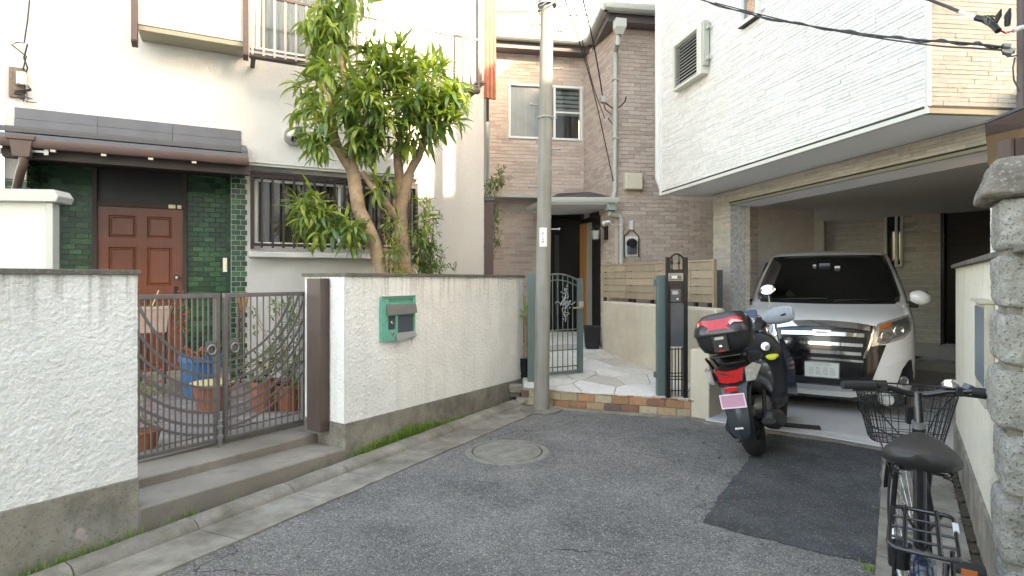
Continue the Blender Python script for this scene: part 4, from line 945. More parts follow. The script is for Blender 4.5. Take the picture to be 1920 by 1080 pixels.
# downpipe
def br(px, py, n): u, z = BR.uz(px, py, n); return BR.w(u, -n, z)
b_ = MB(); b_.tube([br(1160,62,.30), br(1158,82,.30), br(1154,98,.07), br(1153,360,.07), br(1148,378,.10)], .036, 10); b_.tube([br(1142,400,.12), br(1146,402,.10), br(1162,404,.08), br(1165,412,.07), br(1165,512,.07)], .036, 10); b_.build('downpipe', MT['gutter_pl'], bh, smooth=50)
b_ = MB(); u_, z_ = BR.uz(1162,50,.34); b_.loft([[(u_+x*s_, -.34+y*s_, z_+z) for x,y in ((-.08,-.07),(.08,-.07),(.08,.07),(-.08,.07))] for s_,z in ((1,.10),(1,-.02),(.45,-.12))]); b_.build('rain_hopper', MT['gutter_pl'], bh, BR.M)
b_ = MB(); u_, z_ = BR.uz(1145,385,.1); b_.box(u_-.07,u_+.07,-.17,-.05,z_-.08,z_+.05); b_.build('canopy_hopper', mat('pale_green_plastic',(.32,.40,.38),.5), bh, BR.M, bevel=.006)
for py in (150,260):
    u_, z_ = BR.uz(1153,py,.05); MB().box(u_-.05,u_+.05,-.11,-.005,z_-.012,z_+.012).build('pipe_clip', MT['gutter_pl'], bh, BR.M)
# fittings on the brick wall
u0_, z1_ = BR.uz(1171,325,.07); u1_, z0_ = BR.uz(1203,356,.07)
o = MB().box(u0_,u1_,-.12,-.008,z0_,z1_).build('junction_box', MT['cream_pl'], None, BR.M, bevel=.012); tag(o, 'cream plastic cover box on the brown brick wall above the meter', 'box')
me_ = thing('electric_meter', 'black meter on a white board hanging from a cord on the brick wall', 'meter', BR.M)
u0_, z1_ = BR.uz(1170,443,.03); u1_, z0_ = BR.uz(1197,481,.03)
MB().box(u0_,u1_,-.03,-.010,z0_,z1_).build('back_board', MT['white'], me_, BR.M, bevel=.003)
um = (u0_+u1_)/2; b_ = MB(); b_.tube([(u0_,-.04,z0_-.01),(u0_,-.04,z1_),(um,-.04,z1_+.12),(u1_,-.04,z1_),(u1_,-.04,z0_-.01)], .010, 6); b_.build('cord', MT['black'], me_, BR.M)
b_ = MB(); b_.box(um-.07,um+.07,-.10,-.031,z0_+.04,z0_+.16); q = BR.M @ Matrix.Translation((um,-.031,z0_+.20)) @ Matrix.Rotation(R(90),4,'X'); b_.build('meter_body', MT['gunmetal'], me_, BR.M, bevel=.01)
MB().lathe([(.078,0),(.078,.05),(.06,.10),(.001,.105)], q, 20).build('meter_dial', MT['black'], me_, smooth=40)
MB().box(um-.025,um+.025,-.05,-.01,z1_+.10,z1_+.24).build('cable_cleat', MT['white'], me_, BR.M, bevel=.004)
wlp = thing('wall_lantern', 'black carriage style lantern mounted beside the entrance door frame', 'lantern', BW.M)
u_, z_ = BW.uz(1137,437,.02); MB().box(u_-.05,u_+.05,-.04,-.01,z_-.11,z_+.11).build('back_plate', MT['black'], wlp, BW.M, bevel=.005)
lc = BW.w(u_-.0,-.20,z_-.02)
b_ = MB(); b_.tube([BW.w(u_,-.04,z_+.05), BW.w(u_,-.12,z_+.12), BW.w(u_,-.20,z_+.10)], .010, 6); b_.lathe([(.02,.13),(.03,.10),(.085,.06),(.075,.055),(.001,.05)], Matrix.Translation(lc), 6); b_.lathe([(.001,-.10),(.05,-.095),(.055,-.085)], Matrix.Translation(lc), 6); b_.build('lantern_frame', MT['black'], wlp)
MB().lathe([(.05,-.085),(.068,.055)], Matrix.Translation(lc), 6).build('lantern_glass', MT['clearlens'], wlp)
cmr = thing('security_camera', 'small white bullet camera above the lantern by the downpipe', 'camera', BR.M)
c0 = br(1138,417,.2); b_ = MB(); b_.tube([c0+Vector((-.06,-.05,-.01)), c0+Vector((.04,.03,.01))], .028, 10); b_.build('camera_body', MT['white'], cmr, smooth=50)
b_ = MB(); b_.tube([c0, br(1143,425,.01)], .010, 6); b_.build('arm', MT['white'], cmr)
b_ = MB(); b_.tube([br(1144,420,.03), br(1155,423,.03), br(1166,421,.12)], .005, 5); b_.build('lead', MT['white'], cmr)
# cable clamp with drooping wires on the wing
ca = thing('cable_bracket', 'dark steel bracket where the overhead wires meet the brown wall', 'bracket', BW.M)
b_ = MB(); q0 = br(1131,187,.25); b_.box(q0.x-.04,q0.x+.04,q0.y-.04,q0.y+.04,q0.z-.05,q0.z+.05); b_.build('insulator', MT['steel'], ca, bevel=.008)
b_ = MB(); b_.tube([br(1131,190,.25), br(1150,204,.05), br(1163,200,.10), br(1172,190,.15), br(1174,181,.15)], .010, 6); b_.tube([br(1131,190,.25), br(1135,205,.1), br(1147,215,.03), br(1140,222,.04), br(1150,234,.03)], .008, 6); b_.build('lead', MT['wire'], ca, smooth=50)

# left part: narrow strip between the two houses
MB()
o = MB().box(BLf.u(905,-.5),bl0-.001,.45,.6,0,5.2).build('side_strip', MT['trim_w'], bh, BLf.M)
# brown screen at the corner of the left house
fs = Fr((P(908,400,8.4).x, 8.4), (1,.1))
o = MB().box(.0,.135,0,.03,.3,fs.z(915,376)).build('corner_screen', MT['brown'], None, fs.M); MB().box(-.01,.15,-.02,.05,fs.z(915,376),fs.z(915,371)).build('screen_cap', MT['gunmetal'], o, fs.M)
tag(o, 'tall brown metal screen panel at the corner of the white stucco house', 'screen')

# ------------------------------------------------------------------ terrace with flagstones and brick step
tr = struct(place(None, 'terrace', None, Matrix.Translation((1,6.5,0))))
def zt_(y): return .165 + .10*(y-6.1)
FA, FB = Vector((.13,6.60)), Vector((1.90,5.98))
tpoly = [FA, FB, Vector((2.25,6.32)), Vector((1.36,8.45)), Vector((1.34,9.9)), Vector((.1,9.9))]
mb = MB(); vs = [(p.x,p.y,zt_(p.y)-.012) for p in tpoly] + [(p.x,p.y,-.05) for p in tpoly]; n_ = len(tpoly)
mb.add(vs, [tuple(range(n_)), tuple(range(2*n_-1,n_-1,-1))] + [(i,i+n_,(i+1)%n_+n_,(i+1)%n_) for i in range(n_)]); mb.build('terrace_base', MT['flag_joint'], tr)
def clip(poly, p, nrm):
    out = []
    for i in range(len(poly)):
        a, c = poly[i], poly[(i+1) % len(poly)]; da, dc = (a-p).dot(nrm), (c-p).dot(nrm)
        if da <= 0: out.append(a)
        if (da < 0) != (dc < 0) and abs(da-dc) > 1e-9: out.append(a.lerp(c, da/(da-dc)))
    return out
rs = random.Random(5); seeds = []
tries = 0
while len(seeds) < 75 and tries < 6000:
    tries += 1; q = Vector((rs.uniform(0,2.4), rs.uniform(5.9,9.9)))
    if all((q-s_).length > .21 for s_ in seeds): seeds.append(q)
cenp = sum(tpoly, Vector((0,0)))/n_
for s_ in seeds:
    pl = [p + (cenp-p).normalized()*.01 for p in tpoly]
    for o_ in seeds:
        if o_ is s_ or (o_-s_).length > 1.2: continue
        m_ = (o_+s_)/2; nrm = (o_-s_).normalized(); pl = clip(pl, m_ - nrm*.006, nrm)
        if len(pl) < 3: break
    if len(pl) < 3: continue
    b_ = MB(); b_.rv = rs.random(); h = rs.uniform(0,.004); k = len(pl); c_ = sum(pl, Vector((0,0)))/k
    r0 = [(p.x,p.y,zt_(p.y)-.015) for p in pl]; r1 = [(p.x,p.y,zt_(p.y)-.003+h) for p in pl]; r2 = [((p+(c_-p).normalized()*.006).x,(p+(c_-p).normalized()*.006).y,zt_(p.y)+h) for p in pl]
    b_.loft([r0,r1,r2]); b_.build('flagstone', MT['flag'], tr)
FS = Fr(FA, FB-FA); fl = (FB-FA).length
bs = thing('brick_step', 'low two course brick step edging the pale flagstone terrace', 'step', FS.M)
MB().box(-.02,fl-.02,.004,.06,-.02,.145).build('mortar_bed', MT['gutter'], bs, FS.M)
for row in range(2):
    x = -.03 - row*.09
    while x < fl-.06:
        w = rs.uniform(.185,.20); a = max(x,-.02); c = min(x+w-.007, fl-.03)
        if c-a > .03:
            b_ = MB(); b_.rv = rs.random(); z0_ = .012+row*.082 + (0 if row == 0 else 0)
            tz = .0; b_.box(a,c,-.012-rs.uniform(0,.006),.05,z0_,z0_+.076); b_.build('brick', MT['stepbrick'], bs, FS.M, bevel=.004)
        x += w
x = -.02
while x < fl-.05:
    b_ = MB(); b_.rv = rs.random(); b_.box(x,x+.085,-.010,.045,.175,.183+ .0*x); b_.build('edging_tile', MT['stepbrick'], bs, FS.M); x += .092
b_ = MB(); b_.box(.0,.30,-.05,.20,.0,.19); 
for (x_, y_, z_, s_) in ((.06,6.72,.17,.09),(.12,6.62,.05,.07),(.02,6.78,.10,.08),(.20,6.60,.05,.05)):
    b_ = MB(); b_.rv = rs.random(); b_.box(x_-s_,x_+s_,y_-s_*.7,y_+s_*.7,z_-s_*.5,z_+s_*.5); b_.build('rubble_brick', MT['gutter'], bs, bevel=.012)
# low rendered walls and beige board fence
tw_l = (Vector((2.28,6.25))-TW.p).length
wb = thing('terrace_wall', 'low beige rendered wall curving along the flagstone terrace', 'wall', TW.M)
MB().box(0,tw_l-.06,0,.14,.1,1.13).build('wall_body', MT['beige'], wb, TW.M, bevel=.03)
pz_ = 1.16
o = MB(); a_, c_ = G(1294,783), G(1326,788)
PB = Fr((a_.x+.0,a_.y), (c_-a_).to_2d())
o = MB().box(0,.20,.0,.62,0,.72).build('end_pier', MT['beige'], None, PB.M, bevel=.012); tag(o, 'waist high beige rendered block at the right end of the brick step', 'pier')
fn = thing('board_fence', 'beige horizontal board fence standing behind the low rendered wall', 'fence', TW.M)
FW = Fr((TW.w(-.02,.17,0).x, TW.w(-.02,.17,0).y), TW.d)
fL = FW.u(1336)
fzb, fzt = FW.z(1250,565), FW.z(1250,489)
fzb = 1.18; fzt = 1.66
nbd = 5; hb = (fzt-fzb)/nbd
segs = [0, fL*.24, fL*.50, fL*.77, fL]
segs = [FW.u(1128), FW.u(1174), FW.u(1228), FW.u(1296), FW.u(1337)]
for j in range(4):
    for k in range(nbd):
        b_ = MB(); b_.rv = rs.random(); z = fzb+k*hb; b_.prism([(segs[j]+.003,-.012,z),(segs[j+1]-.003,-.012,z),(segs[j+1]-.003,-.003,z+hb-.006),(segs[j]+.003,-.003,z+hb-.006)], (0,.02,0)); b_.build('fence_board', MT['board'], fn, FW.M)
    MB().box(segs[j]+.02,segs[j]+.06,.02,.06,1.0,fzt-.02).build('fence_post', MT['brown'], fn, FW.M)
MB().box(segs[0],segs[-1],-.016,.03,fzt,fzt+.022).build('top_rail', MT['board'], fn, FW.M)
MB().box(segs[-1],segs[-1]+.03,-.016,.03,fzb-.06,fzt+.022).build('end_rail', MT['board'], fn, FW.M)
for px in (1188,1222,1330):
    u_ = FW.u(px); MB().box(u_-.02,u_+.02,-.01,.03,1.12,fzb-.002).build('fence_foot', MT['brown_dark'], fn, FW.M)
q = P(1347,545,6.7); o = MB().box(-.06,.06,-.03,.03,.2,1.56).build('panel_post', MT['gunmetal'], None, Matrix.Translation((q.x,6.75,0)), bevel=.004); tag(o, 'blue grey metal post behind the scooter beside the tiled garage column', 'post')
# intercom post
IP = Fr((P(1250,600,6.15).x, 6.15), (1,.03)); iw = IP.u(1290)
ipz0 = zt_(6.15)+.0; ipz1 = IP.z(1268,482)
ip = thing('intercom_post', 'slim black entrance post with intercom, nameplate and letter slot', 'intercom post', IP.M)
MB().box(0,.045,0,.05,ipz0,ipz1).build('upright', MT['black'], ip, IP.M, bevel=.003); MB().box(iw-.045,iw,0,.05,ipz0,ipz1).build('upright', MT['black'], ip, IP.M, bevel=.003)
b_ = MB(); pts = [(.045+(iw-.09)*k/10, .02, ipz1-.01+.045*math.sin(math.pi*k/10)) for k in range(11)]; b_.tube(pts, .010, 6); b_.build('arch_rail', MT['black'], ip, IP.M)
for px in (1261,1274):
    u_ = IP.u(px); b_ = MB(); b_.tube([(u_,.02,IP.z(1268,505)),(u_,.02,ipz1+.02)], .007, 6); b_.lathe([(.004,-.03),(.015,.0),(.004,.04)], Matrix.Translation((u_,.02,IP.z(1268,492))), 8); b_.build('spear_bar', MT['black'], ip, IP.M)
MB().box(.045,iw-.045,.005,.03,IP.z(1268,568),IP.z(1268,505)).build('face_panel', MT['brown_dark'], ip, IP.M, bevel=.002)
MB().box(IP.u(1253),IP.u(1281),-.008,.004,IP.z(1268,527),IP.z(1268,512)).build('nameplate', MT['steel'], ip, IP.M, bevel=.002)
MB().box(IP.u(1259),IP.u(1269),-.010,-.009,IP.z(1268,522),IP.z(1268,517)).build('plate_mark', MT['white'], ip, IP.M)
b_ = MB(); 
for x0,x1,y0,y1 in ((1271,1273,517,522),(1274,1276,518,522),(1256,1257,518,522),(1254.5,1278,524,525)): b_.box(IP.u(x0),IP.u(x1),-.010,-.009,IP.z(1268,y1),IP.z(1268,y0))
b_.build('plate_writing', MT['blackmatte'], ip, IP.M)
icb = MB().box(IP.u(1257),IP.u(1275),-.03,.004,IP.z(1268,566),IP.z(1268,542)).build('intercom', MT['gunmetal'], ip, IP.M, bevel=.004)
MB().box(IP.u(1259),IP.u(1269),-.034,-.031,IP.z(1268,552),IP.z(1268,545)).build('camera_window', MT['clearlens'], icb, IP.M); MB().box(IP.u(1267),IP.u(1270),-.034,-.031,IP.z(1268,562),IP.z(1268,559)).build('call_button', MT['white'], icb, IP.M)
# scroll ornaments
for py in (508,532):
    b_ = MB()
    for px in (1258,1266,1274):
        u_, z_ = IP.uz(px, py, .01); b_.tube([(u_+.014*math.cos(t*.7),-.002,z_+.009*math.sin(t*.7)) for t in range(9)], .003, 4, closed=True)
    b_.build('scroll', MT['brown'], ip, IP.M)
MB().box(.045,iw-.045,.0,.035,IP.z(1268,650),IP.z(1268,570)).build('letterbox_front', MT['gunmetal'], ip, IP.M, bevel=.003)
MB().box(.04,iw+.01,.05,.30,IP.z(1268,648),IP.z(1268,578)).build('letterbox_body', MT['steel'], ip, IP.M, bevel=.006)
for k in range(4):
    u_ = .045+(iw-.09)*(k+.5)/4; MB().box(u_-.005,u_+.005,.012,.022,ipz0+.02,IP.z(1268,652)).build('lower_bar', MT['black'], ip, IP.M)
for py in (655,700,706,712,733): MB().box(.045,iw-.045,.008,.026,IP.z(1268,py)-.004,IP.z(1268,py)+.004).build('cross_rail', MT['black'], ip, IP.M)
tz0 = zt_(6.2)
o = MB().box(IP.u(1233,-.08),IP.u(1250,-.08),.08,.16,ipz0,IP.z(1240,516,-.08)).build('gate_post', MT['teal'], None, IP.M, bevel=.004); tag(o, 'teal square metal gate post left of the black intercom post', 'gate post')
for py in (530,703):
    z_ = IP.z(1240,py,-.08); MB().box(IP.u(1228,-.08),IP.u(1233,-.08),.10,.14,z_-.03,z_+.03).build('hinge', MT['teal'], o, IP.M)
# teal arched gate leaf
TG = Fr((.30,6.86), (.59,.34)); tgl = TG.u(1092)
tg = thing('garden_gate', 'open teal wrought metal gate leaf with arched top and scrollwork', 'gate', TG.M)
gz0_ = zt_(7.0)+.03; gz1_ = TG.z(1085,522); apex = TG.z(1050,514)
b_ = MB(); b_.box(tgl-.075,tgl,-.02,.02,gz0_,gz1_); b_.box(0,.03,-.015,.015,gz0_,gz1_); b_.box(.03,tgl-.075,-.012,.012,gz0_,gz0_+.035); b_.build('gate_frame', MT['teal'], tg, TG.M, bevel=.003)
def arch(u, off=0): t = (u)/(tgl-.075); return gz1_-.02-off + .075*math.sin(math.pi*max(0,min(1,t)))
for off, w_ in ((0,.011),(.075,.008)):
    b_ = MB(); b_.tube([(tgl*.0+ (tgl-.08)*k/14, 0, arch((tgl-.08)*k/14, off)) for k in range(15)], w_, 6); b_.build('arch_rail', MT['teal'], tg, TG.M, smooth=50)
for k in range(1,8):
    u_ = .0+(tgl-.075)*k/8; b_ = MB(); b_.tube([(u_,0,gz0_+.03),(u_,0,arch(u_))], .0065, 6); b_.build('gate_bar', MT['teal'], tg, TG.M)
for py in (618,656,687): 
    z_ = TG.z(1060,py); b_ = MB(); b_.box(.03,tgl-.075,-.008,.008,z_-.006,z_+.006); b_.build('cross_rail', MT['teal'], tg, TG.M)
b_ = MB(); cu2, cz2 = TG.uz(1058,568)
for k in range(6):
    a = k*math.pi/3; b_.tube([(cu2+ .05*math.cos(a)*(t/6)+.03*math.sin(t*.9)*math.cos(a+1.5), -.02, cz2+.12*math.sin(a)*(t/6)+.03*math.sin(t*.9)*math.sin(a+1.5)) for t in range(10)], .006, 5)
b_.tube([(cu2+.30*(t/12-.5),-.02,cz2+.02*math.sin(t*1.1)) for t in range(13)], .006, 5); b_.tube([(cu2+.012*math.sin(t*1.3),-.02,cz2+.42*(t/14-.55)) for t in range(15)], .006, 5)
for t in range(14): 
    a = t*2.4; b_.lathe([(.001,-.012),(.012,0),(.001,.012)], Matrix.Translation((cu2+.055*math.cos(a)*(t%3+1)/2, -.022, cz2+.11*math.sin(a)*(t%4+1)/2)), 6)
b_.build('scrollwork', mat('scroll_grey',(.35,.38,.40),.4,metal=.3), tg, TG.M, smooth=50)
z_ = TG.z(1085,574); b_ = MB(); b_.box(tgl-.07,tgl-.01,-.04,.03,z_-.01,z_+.06); b_.build('lock_case', MT['shed_t'], tg, TG.M, bevel=.004)
b_ = MB(); b_.tube([(tgl-.04,-.05,z_-.02),(tgl-.12,-.06,z_-.015),(tgl-.18,-.05,z_-.02)], .010, 8); b_.tube([(tgl-.04,.04,z_-.02),(tgl+.03,.04,z_-.02)], .012, 8); b_.build('lever_handle', mat('brass',(.6,.45,.2),.3,metal=.9), tg, TG.M, smooth=50)
o = MB().box(-.05,.05,-.05,.05,zt_(6.8),1.53).build('gate_post', MT['teal'], None, Matrix.Translation((.235,6.83,0)), bevel=.004); tag(o, 'teal gate post half hidden behind the utility pole', 'gate post')
# black storage bag by the entrance
bgx = P(1111,640,8.55)
o = MB().loft([[(bgx.x+x*s_,8.6+y*s_,z) for x,y in ((-.11,-.1),(.11,-.1),(.115,.1),(-.11,.1))] for s_,z in ((.85,zt_(8.6)+.0),(.95,zt_(8.6)+.08),(1,zt_(8.6)+.28),(1.08,zt_(8.6)+.30),(1.05,zt_(8.6)+.34))]).build('storage_bag', MT['blackmatte'], None, smooth=40, bevel=.01); tag(o, 'squat black fabric storage bag on the terrace beside the entrance', 'bag')

# ------------------------------------------------------------------ utility pole
PX, PY = .325, 6.34
up = thing('utility_pole', 'grey concrete utility pole with step bolts at the end of the garden wall', 'utility pole', Matrix.Translation((PX,PY,0)))
def pc_(z): return Vector((PX+.0143*z, PY, z))
def pr_(z): return .086 - .0032*z
b_ = MB(); b_.tube([pc_(z) for z in (-.05,1,2,3,4,5,6,7,8)], [pr_(z) for z in (0,1,2,3,4,5,6,7,8)], 28); b_.build('shaft', MT['pole'], up, smooth=60)
def pz(py): return CH + (HY-py)/FPX*PY
for py, s_ in ((46,-1),(60,1),(130,1),(197,-1),(280,1),(350,-1),(430,1)):
    z = pz(py); c_ = pc_(z); r_ = pr_(z); b_ = MB(); b_.tube([c_+Vector((s_*r_*.6,0,0)), c_+Vector((s_*(r_+.085),-.02,.0))], .008, 8); b_.tube([c_+Vector((s_*(r_+.083),-.02,0)), c_+Vector((s_*(r_+.098),-.022,0))], .016, 8); b_.build('step_bolt', MT['steel'], up, smooth=50)
z = pz(221); b_ = MB(); c_ = pc_(z)
for k in range(30):
    a = k*2*math.pi/30; b_.box(c_.x+(pr_(z)+.006)*math.cos(a)-.007, c_.x+(pr_(z)+.006)*math.cos(a)+.007, c_.y+(pr_(z)+.006)*math.sin(a)-.007, c_.y+(pr_(z)+.006)*math.sin(a)+.007, z-.012+.006*(k%2), z+.008+.006*(k%2))
b_.tube([c_+Vector((-.09,-.03,0)), c_+Vector((-.13,-.04,.01)), c_+Vector((-.125,-.04,.04))], .006, 5); b_.tube([c_+Vector((.09,-.03,0)), c_+Vector((.13,-.04,-.01))], .006, 5)
b_.build('chain_band', MT['steel'], up)
z0_, z1_ = pz(463), pz(428); c_ = pc_((z0_+z1_)/2); r_ = pr_(2)+.0025; b_ = MB(); N_ = 8; vs = []; th0, th1 = R(-128), R(-68)
for z in (z0_, z1_):
    for k in range(N_+1): a = th0+(th1-th0)*k/N_; vs.append((c_.x+r_*math.cos(a), c_.y+r_*math.sin(a), z))
b_.add(vs, [(k,k+1,k+N_+2,k+N_+1) for k in range(N_)]); sgn_ = b_.build('pole_label', MT['white'], up, smooth=60)
def lab(mb, a0, a1, za, zb):
    r2 = r_+.0012; vs = []
    for z in (za, zb):
        for k in range(3): a = a0+(a1-a0)*k/2; vs.append((c_.x+r2*math.cos(a), c_.y+r2*math.sin(a), z))
    mb.add(vs, [(0,1,4,3),(1,2,5,4)])
b_ = MB(); H_ = z1_-z0_; am = R(-101)
for fr0, fr1, sp0, sp1 in ((.86,.90,-.12,-.06),(.86,.90,.02,.06),(.48,.53,-.16,-.08),(.48,.54,-.02,.05),(.36,.42,-.14,-.05),(.36,.42,.02,.12),(.24,.31,-.18,-.12),(.22,.30,-.06,.04),(.22,.31,.08,.17),(.16,.18,-.16,-.06),(.12,.14,-.16,.12)): lab(b_, am+sp0, am+sp1, z0_+fr0*H_, z0_+fr1*H_)
a = am; r2 = r_+.0012
def lp(da, f): return (c_.x+r2*math.cos(am+da), c_.y+r2*math.sin(am+da), z0_+f*H_)
for (da,f),(db,g) in (((0,.78),(.16,.68)),((.16,.68),(0,.58)),((0,.58),(-.16,.68)),((-.16,.68),(0,.78))):
    m0 = .62; b_.add([lp(da,f), lp(db,g), lp(db*m0,.68+(g-.68)*m0), lp(da*m0,.68+(f-.68)*m0)], [(0,1,2,3)])
b_.build('label_print', MT['gunmetal'], sgn_)
b_ = MB(); z = pz(8); c_ = pc_(z)
for k in range(9): b_.tube([c_+Vector((.10*math.cos(k*.9+t*.5),.10*math.sin(k*.9+t*.5),-.03*(k%3)+.04*math.sin(t+k)+.02)) for t in range(5)], .008, 5)
b_.lathe([(.11,-.02),(.11,.05)], Matrix.Translation(c_), 20); b_.build('cable_wrap', MT['steel'], up, smooth=50)

# ------------------------------------------------------------------ houses behind
def backbox(name, label, px0, px1, pyt, D, m, depth=4, zb=0, ang=0):
    a_ = P(px0,500,D); fr = Fr((a_.x,D), (math.cos(ang),math.sin(ang))); w = fr.u(px1); zt = fr.z((px0+px1)/2,pyt)
    t = thing(name, label, 'building', fr.M); MB().box(0,w,0,depth,zb,zt).build('wall', m, t, fr.M); return t, fr, w, zt
t, fr, w, zt = backbox('stair_tower', 'small grey stucco rooftop block above the brown house gutter', 900, 986, 22, 14.5, MT['greybox'], 2.5)
MB().box(-.1,w+.08,-.08,2.6,zt,zt+.09).build('coping', MT['white'], t, fr.M); MB().box(w,w+.03,-.02,.5,4,zt-.2).build('corner_trim', MT['gunmetal'], t, fr.M)
t, fr, w, zt = backbox('apartment_block', 'tall peach coloured building far behind the utility pole', 940, 1044, -80, 24, MT['peach'], 6)
for k in range(3): MB().box(.5+k*.7,.9+k*.7,-.03,-.002,zt-.9,zt-.3).build('window', MT['windshield'], t, fr.M)
t, fr, w, zt = backbox('balcony_building', 'white building with a rooftop railing behind the brown house', 1048, 1330, 26, 17, MT['farwhite'], 6, ang=-.05)
MB().box(-.02,w+.02,-.05,.2,zt,zt+.10).build('parapet_cap', MT['trim_w'], t, fr.M)
MB().box(-.02,w+.02,0,.04,zt+1.05,zt+1.1).build('top_rail', MT['trim_w'], t, fr.M)
k = 0
while k*.13 < w:
    MB().box(k*.13,k*.13+(.035 if k%8 else .07),.0,.03,zt+.1,zt+1.05).build('railing_bar', MT['trim_w'], t, fr.M); k += 1
t, fr, w, zt = backbox('slim_white_building', 'narrow white wall between peach building and utility pole', 1028, 1058, 0, 19, MT['farwhite'], 3)

# ------------------------------------------------------------------ cream wall, stone pillar and roofed gate on the right
cw_ = thing('cream_wall', 'cream rendered garden wall with a narrow box fixed to it beside the stone pillar', 'wall', RW.M)
cr0 = RW.u(1792); cr1 = RW.u(1905) if RW.u(1905) > 0 else 3.0
cr1 = 3.3; ctz = RW.z(1800,499); ctz2 = RW.z(1868,486)
sl0, sl1 = RW.u(1829), RW.u(1846); slz1, slz0 = RW.z(1838,570), RW.z(1838,716)
mb = MB(); wall_faces(mb, cr0, cr1, .30, 1.54, [], 0, .12); mb.build('wall_body', MT['cream'], cw_, RW.M)
ue = RW.u(1866); pp_ = .02
while RW.u(1846, pp_) < ue and pp_ < .3: pp_ += .002
us_ = RW.u(1829, pp_); zb_1, zb_0 = RW.z(1838,572,pp_), RW.z(1838,716,pp_)
mb = MB(); mb.box(us_,ue,-pp_,-.001,zb_0-.10,zb_1+.012); bx_ = mb.build('wall_box', MT['board_g'], cw_, RW.M, bevel=.003)
MB().box(us_+.008,ue-.008,-pp_-.004,-pp_+.002,zb_0,zb_1-.01).build('box_door', MT['slotblue'], bx_, RW.M)
MB().box(us_-.01,ue+.008,-pp_-.02,-.001,zb_1+.013,zb_1+.026).build('box_hood', MT['board_g'], bx_, RW.M)
mb = MB(); mb.box(cr0-.006,cr1,-.014,.13,-.02,.298); mb.build('footing', MT['base'], cw_, RW.M, bevel=.004)
for k in range(5): a_ = cr0-.02+k*.68; MB().box(a_,a_+.676,-.03,.15,1.541,1.568).build('cap_stone', MT['cap'], cw_, RW.M, bevel=.004)
q = RW.w(cr0+.02,.06,1.6); MB().box(q.x+.05,q.x+.13,q.y-.25,q.y-.17,1.569,1.62).build('cap_block', MT['trim_w'], cw_); MB().box(q.x+.02,q.x+.09,q.y-.75,q.y-.68,1.569,1.65).build('metal_peg', MT['steel'], cw_, bevel=.01)
sp_ = thing('stone_pillar', 'rough hewn grey stone pillar topped with a brown stone cap at the right edge', 'pillar', Matrix.Translation((2.0,2.05,0)))
def rough_block(name, m, cx, cy, z0, z1, hw, hd, seed, ang, amp=.02, taper=0):
    me = bpy.data.meshes.new(name); bm = bmesh.new(); bmesh.ops.create_cube(bm, size=1)
    bmesh.ops.subdivide_edges(bm, edges=bm.edges, cuts=9, use_grid_fill=True)
    Ma = Matrix.Translation((cx,cy,0)) @ Matrix.Rotation(ang,4,'Z')
    for v in bm.verts:
        p = v.co * 2; l = (abs(p.x)**11+abs(p.y)**11+abs(p.z)**11)**(1/11); p = p/l if l > 0 else p
        q = Vector((p.x*hw*(1+taper*p.z), p.y*hd*(1+taper*p.z), (z0+z1)/2 + p.z*(z1-z0)/2))
        nn = noise.noise(q*9+Vector((seed,0,0)))*amp + noise.noise(q*24+Vector((seed,3,0)))*amp*.4
        q += Vector((p.x,p.y,p.z*.35)).normalized()*nn; v.co = Ma @ q
    bm.to_mesh(me); bm.free(); me.materials.append(m); me.shade_smooth()
    o = place(me, name, sp_); s = o.modifiers.new('sub','SUBSURF'); s.levels = 1; s.render_levels = 2
    tx = bpy.data.textures.get('pits') or bpy.data.textures.new('pits','CLOUDS'); tx.noise_scale = .022; tx.noise_depth = 3
    dm = o.modifiers.new('relief','DISPLACE'); dm.texture = tx; dm.texture_coords = 'GLOBAL'; dm.strength = .012; dm.mid_level = .55
    return o
pxl = 1866; PD = 2.02
xl = (pxl-960)/FPX*PD; hwid = .155
ang_ = math.atan2(-.57,.82)
cx_ = xl + hwid*.86 + .085; cy_ = PD + .02
bounds = [0,.20,.40,.60,.80] 
zs2 = [-.05,.20,.42,.655,.86,1.075,1.295,1.535]
zr = [CH+(HY-y)/FPX*PD for y in (1080,1000,880,760,683,577,470,366)]
zs2 = [-.05,.16,.40,.62,.78,1.00,1.145,1.345,1.55,1.745]
zs2 = [-.05,.2,.44,.68,.915,1.14,1.34,1.545,1.745]
for k in range(len(zs2)-1):
    rough_block('hewn_stone', MT['stone'], cx_+rs.uniform(-.008,.008), cy_, zs2[k]+.006, zs2[k+1]-.006, hwid+rs.uniform(-.008,.01), .16, k*7.3, ang_, .010)
MB().box(-hwid+.022,hwid-.022,-.135,.135,-.05,1.75, Matrix.Translation((cx_,cy_,0)) @ Matrix.Rotation(ang_,4,'Z')).build('mortar_core', MT['gutter'], sp_)
rough_block('cap_stone', MT['stone_cap'], cx_+.01, cy_, 1.735, 1.885, hwid+.045, .2, 51, ang_, .022, taper=-.12)
# roofed gate
gr_ = thing('gate_roof', 'dark brown roofed timber gate above the stone pillar at the right edge', 'gate roof', Matrix.Translation((2.3,2.4,0)))
E0 = P(1848,236,2.75); 
b_ = MB(); a_ = P(1846,232,2.62); c_ = P(1935,196,2.35); d_ = Vector((.82,-.57,0)); 
b_.prism([a_, c_, c_+Vector((.8,.3,.15)), a_+Vector((.6,.7,.0))], (0,0,.012)); b_.build('roof_sheet', MT['slate'], gr_)
b_ = MB(); b_.prism([a_+Vector((0,0,-.004)), c_+Vector((0,0,-.004)), c_+Vector((.03,.03,-.075)), a_+Vector((.03,.03,-.045))], (.02,.02,0)); b_.build('barge_board', MT['brown'], gr_)
b_ = MB(); b_.prism([a_+Vector((.05,.05,-.03)), c_+Vector((.05,.05,-.03)), c_+Vector((.8,.35,.08)), a_+Vector((.6,.7,-.04))], (0,0,-.015)); b_.build('roof_boards', mat('pale_timber',(.5,.36,.2),.7), gr_)
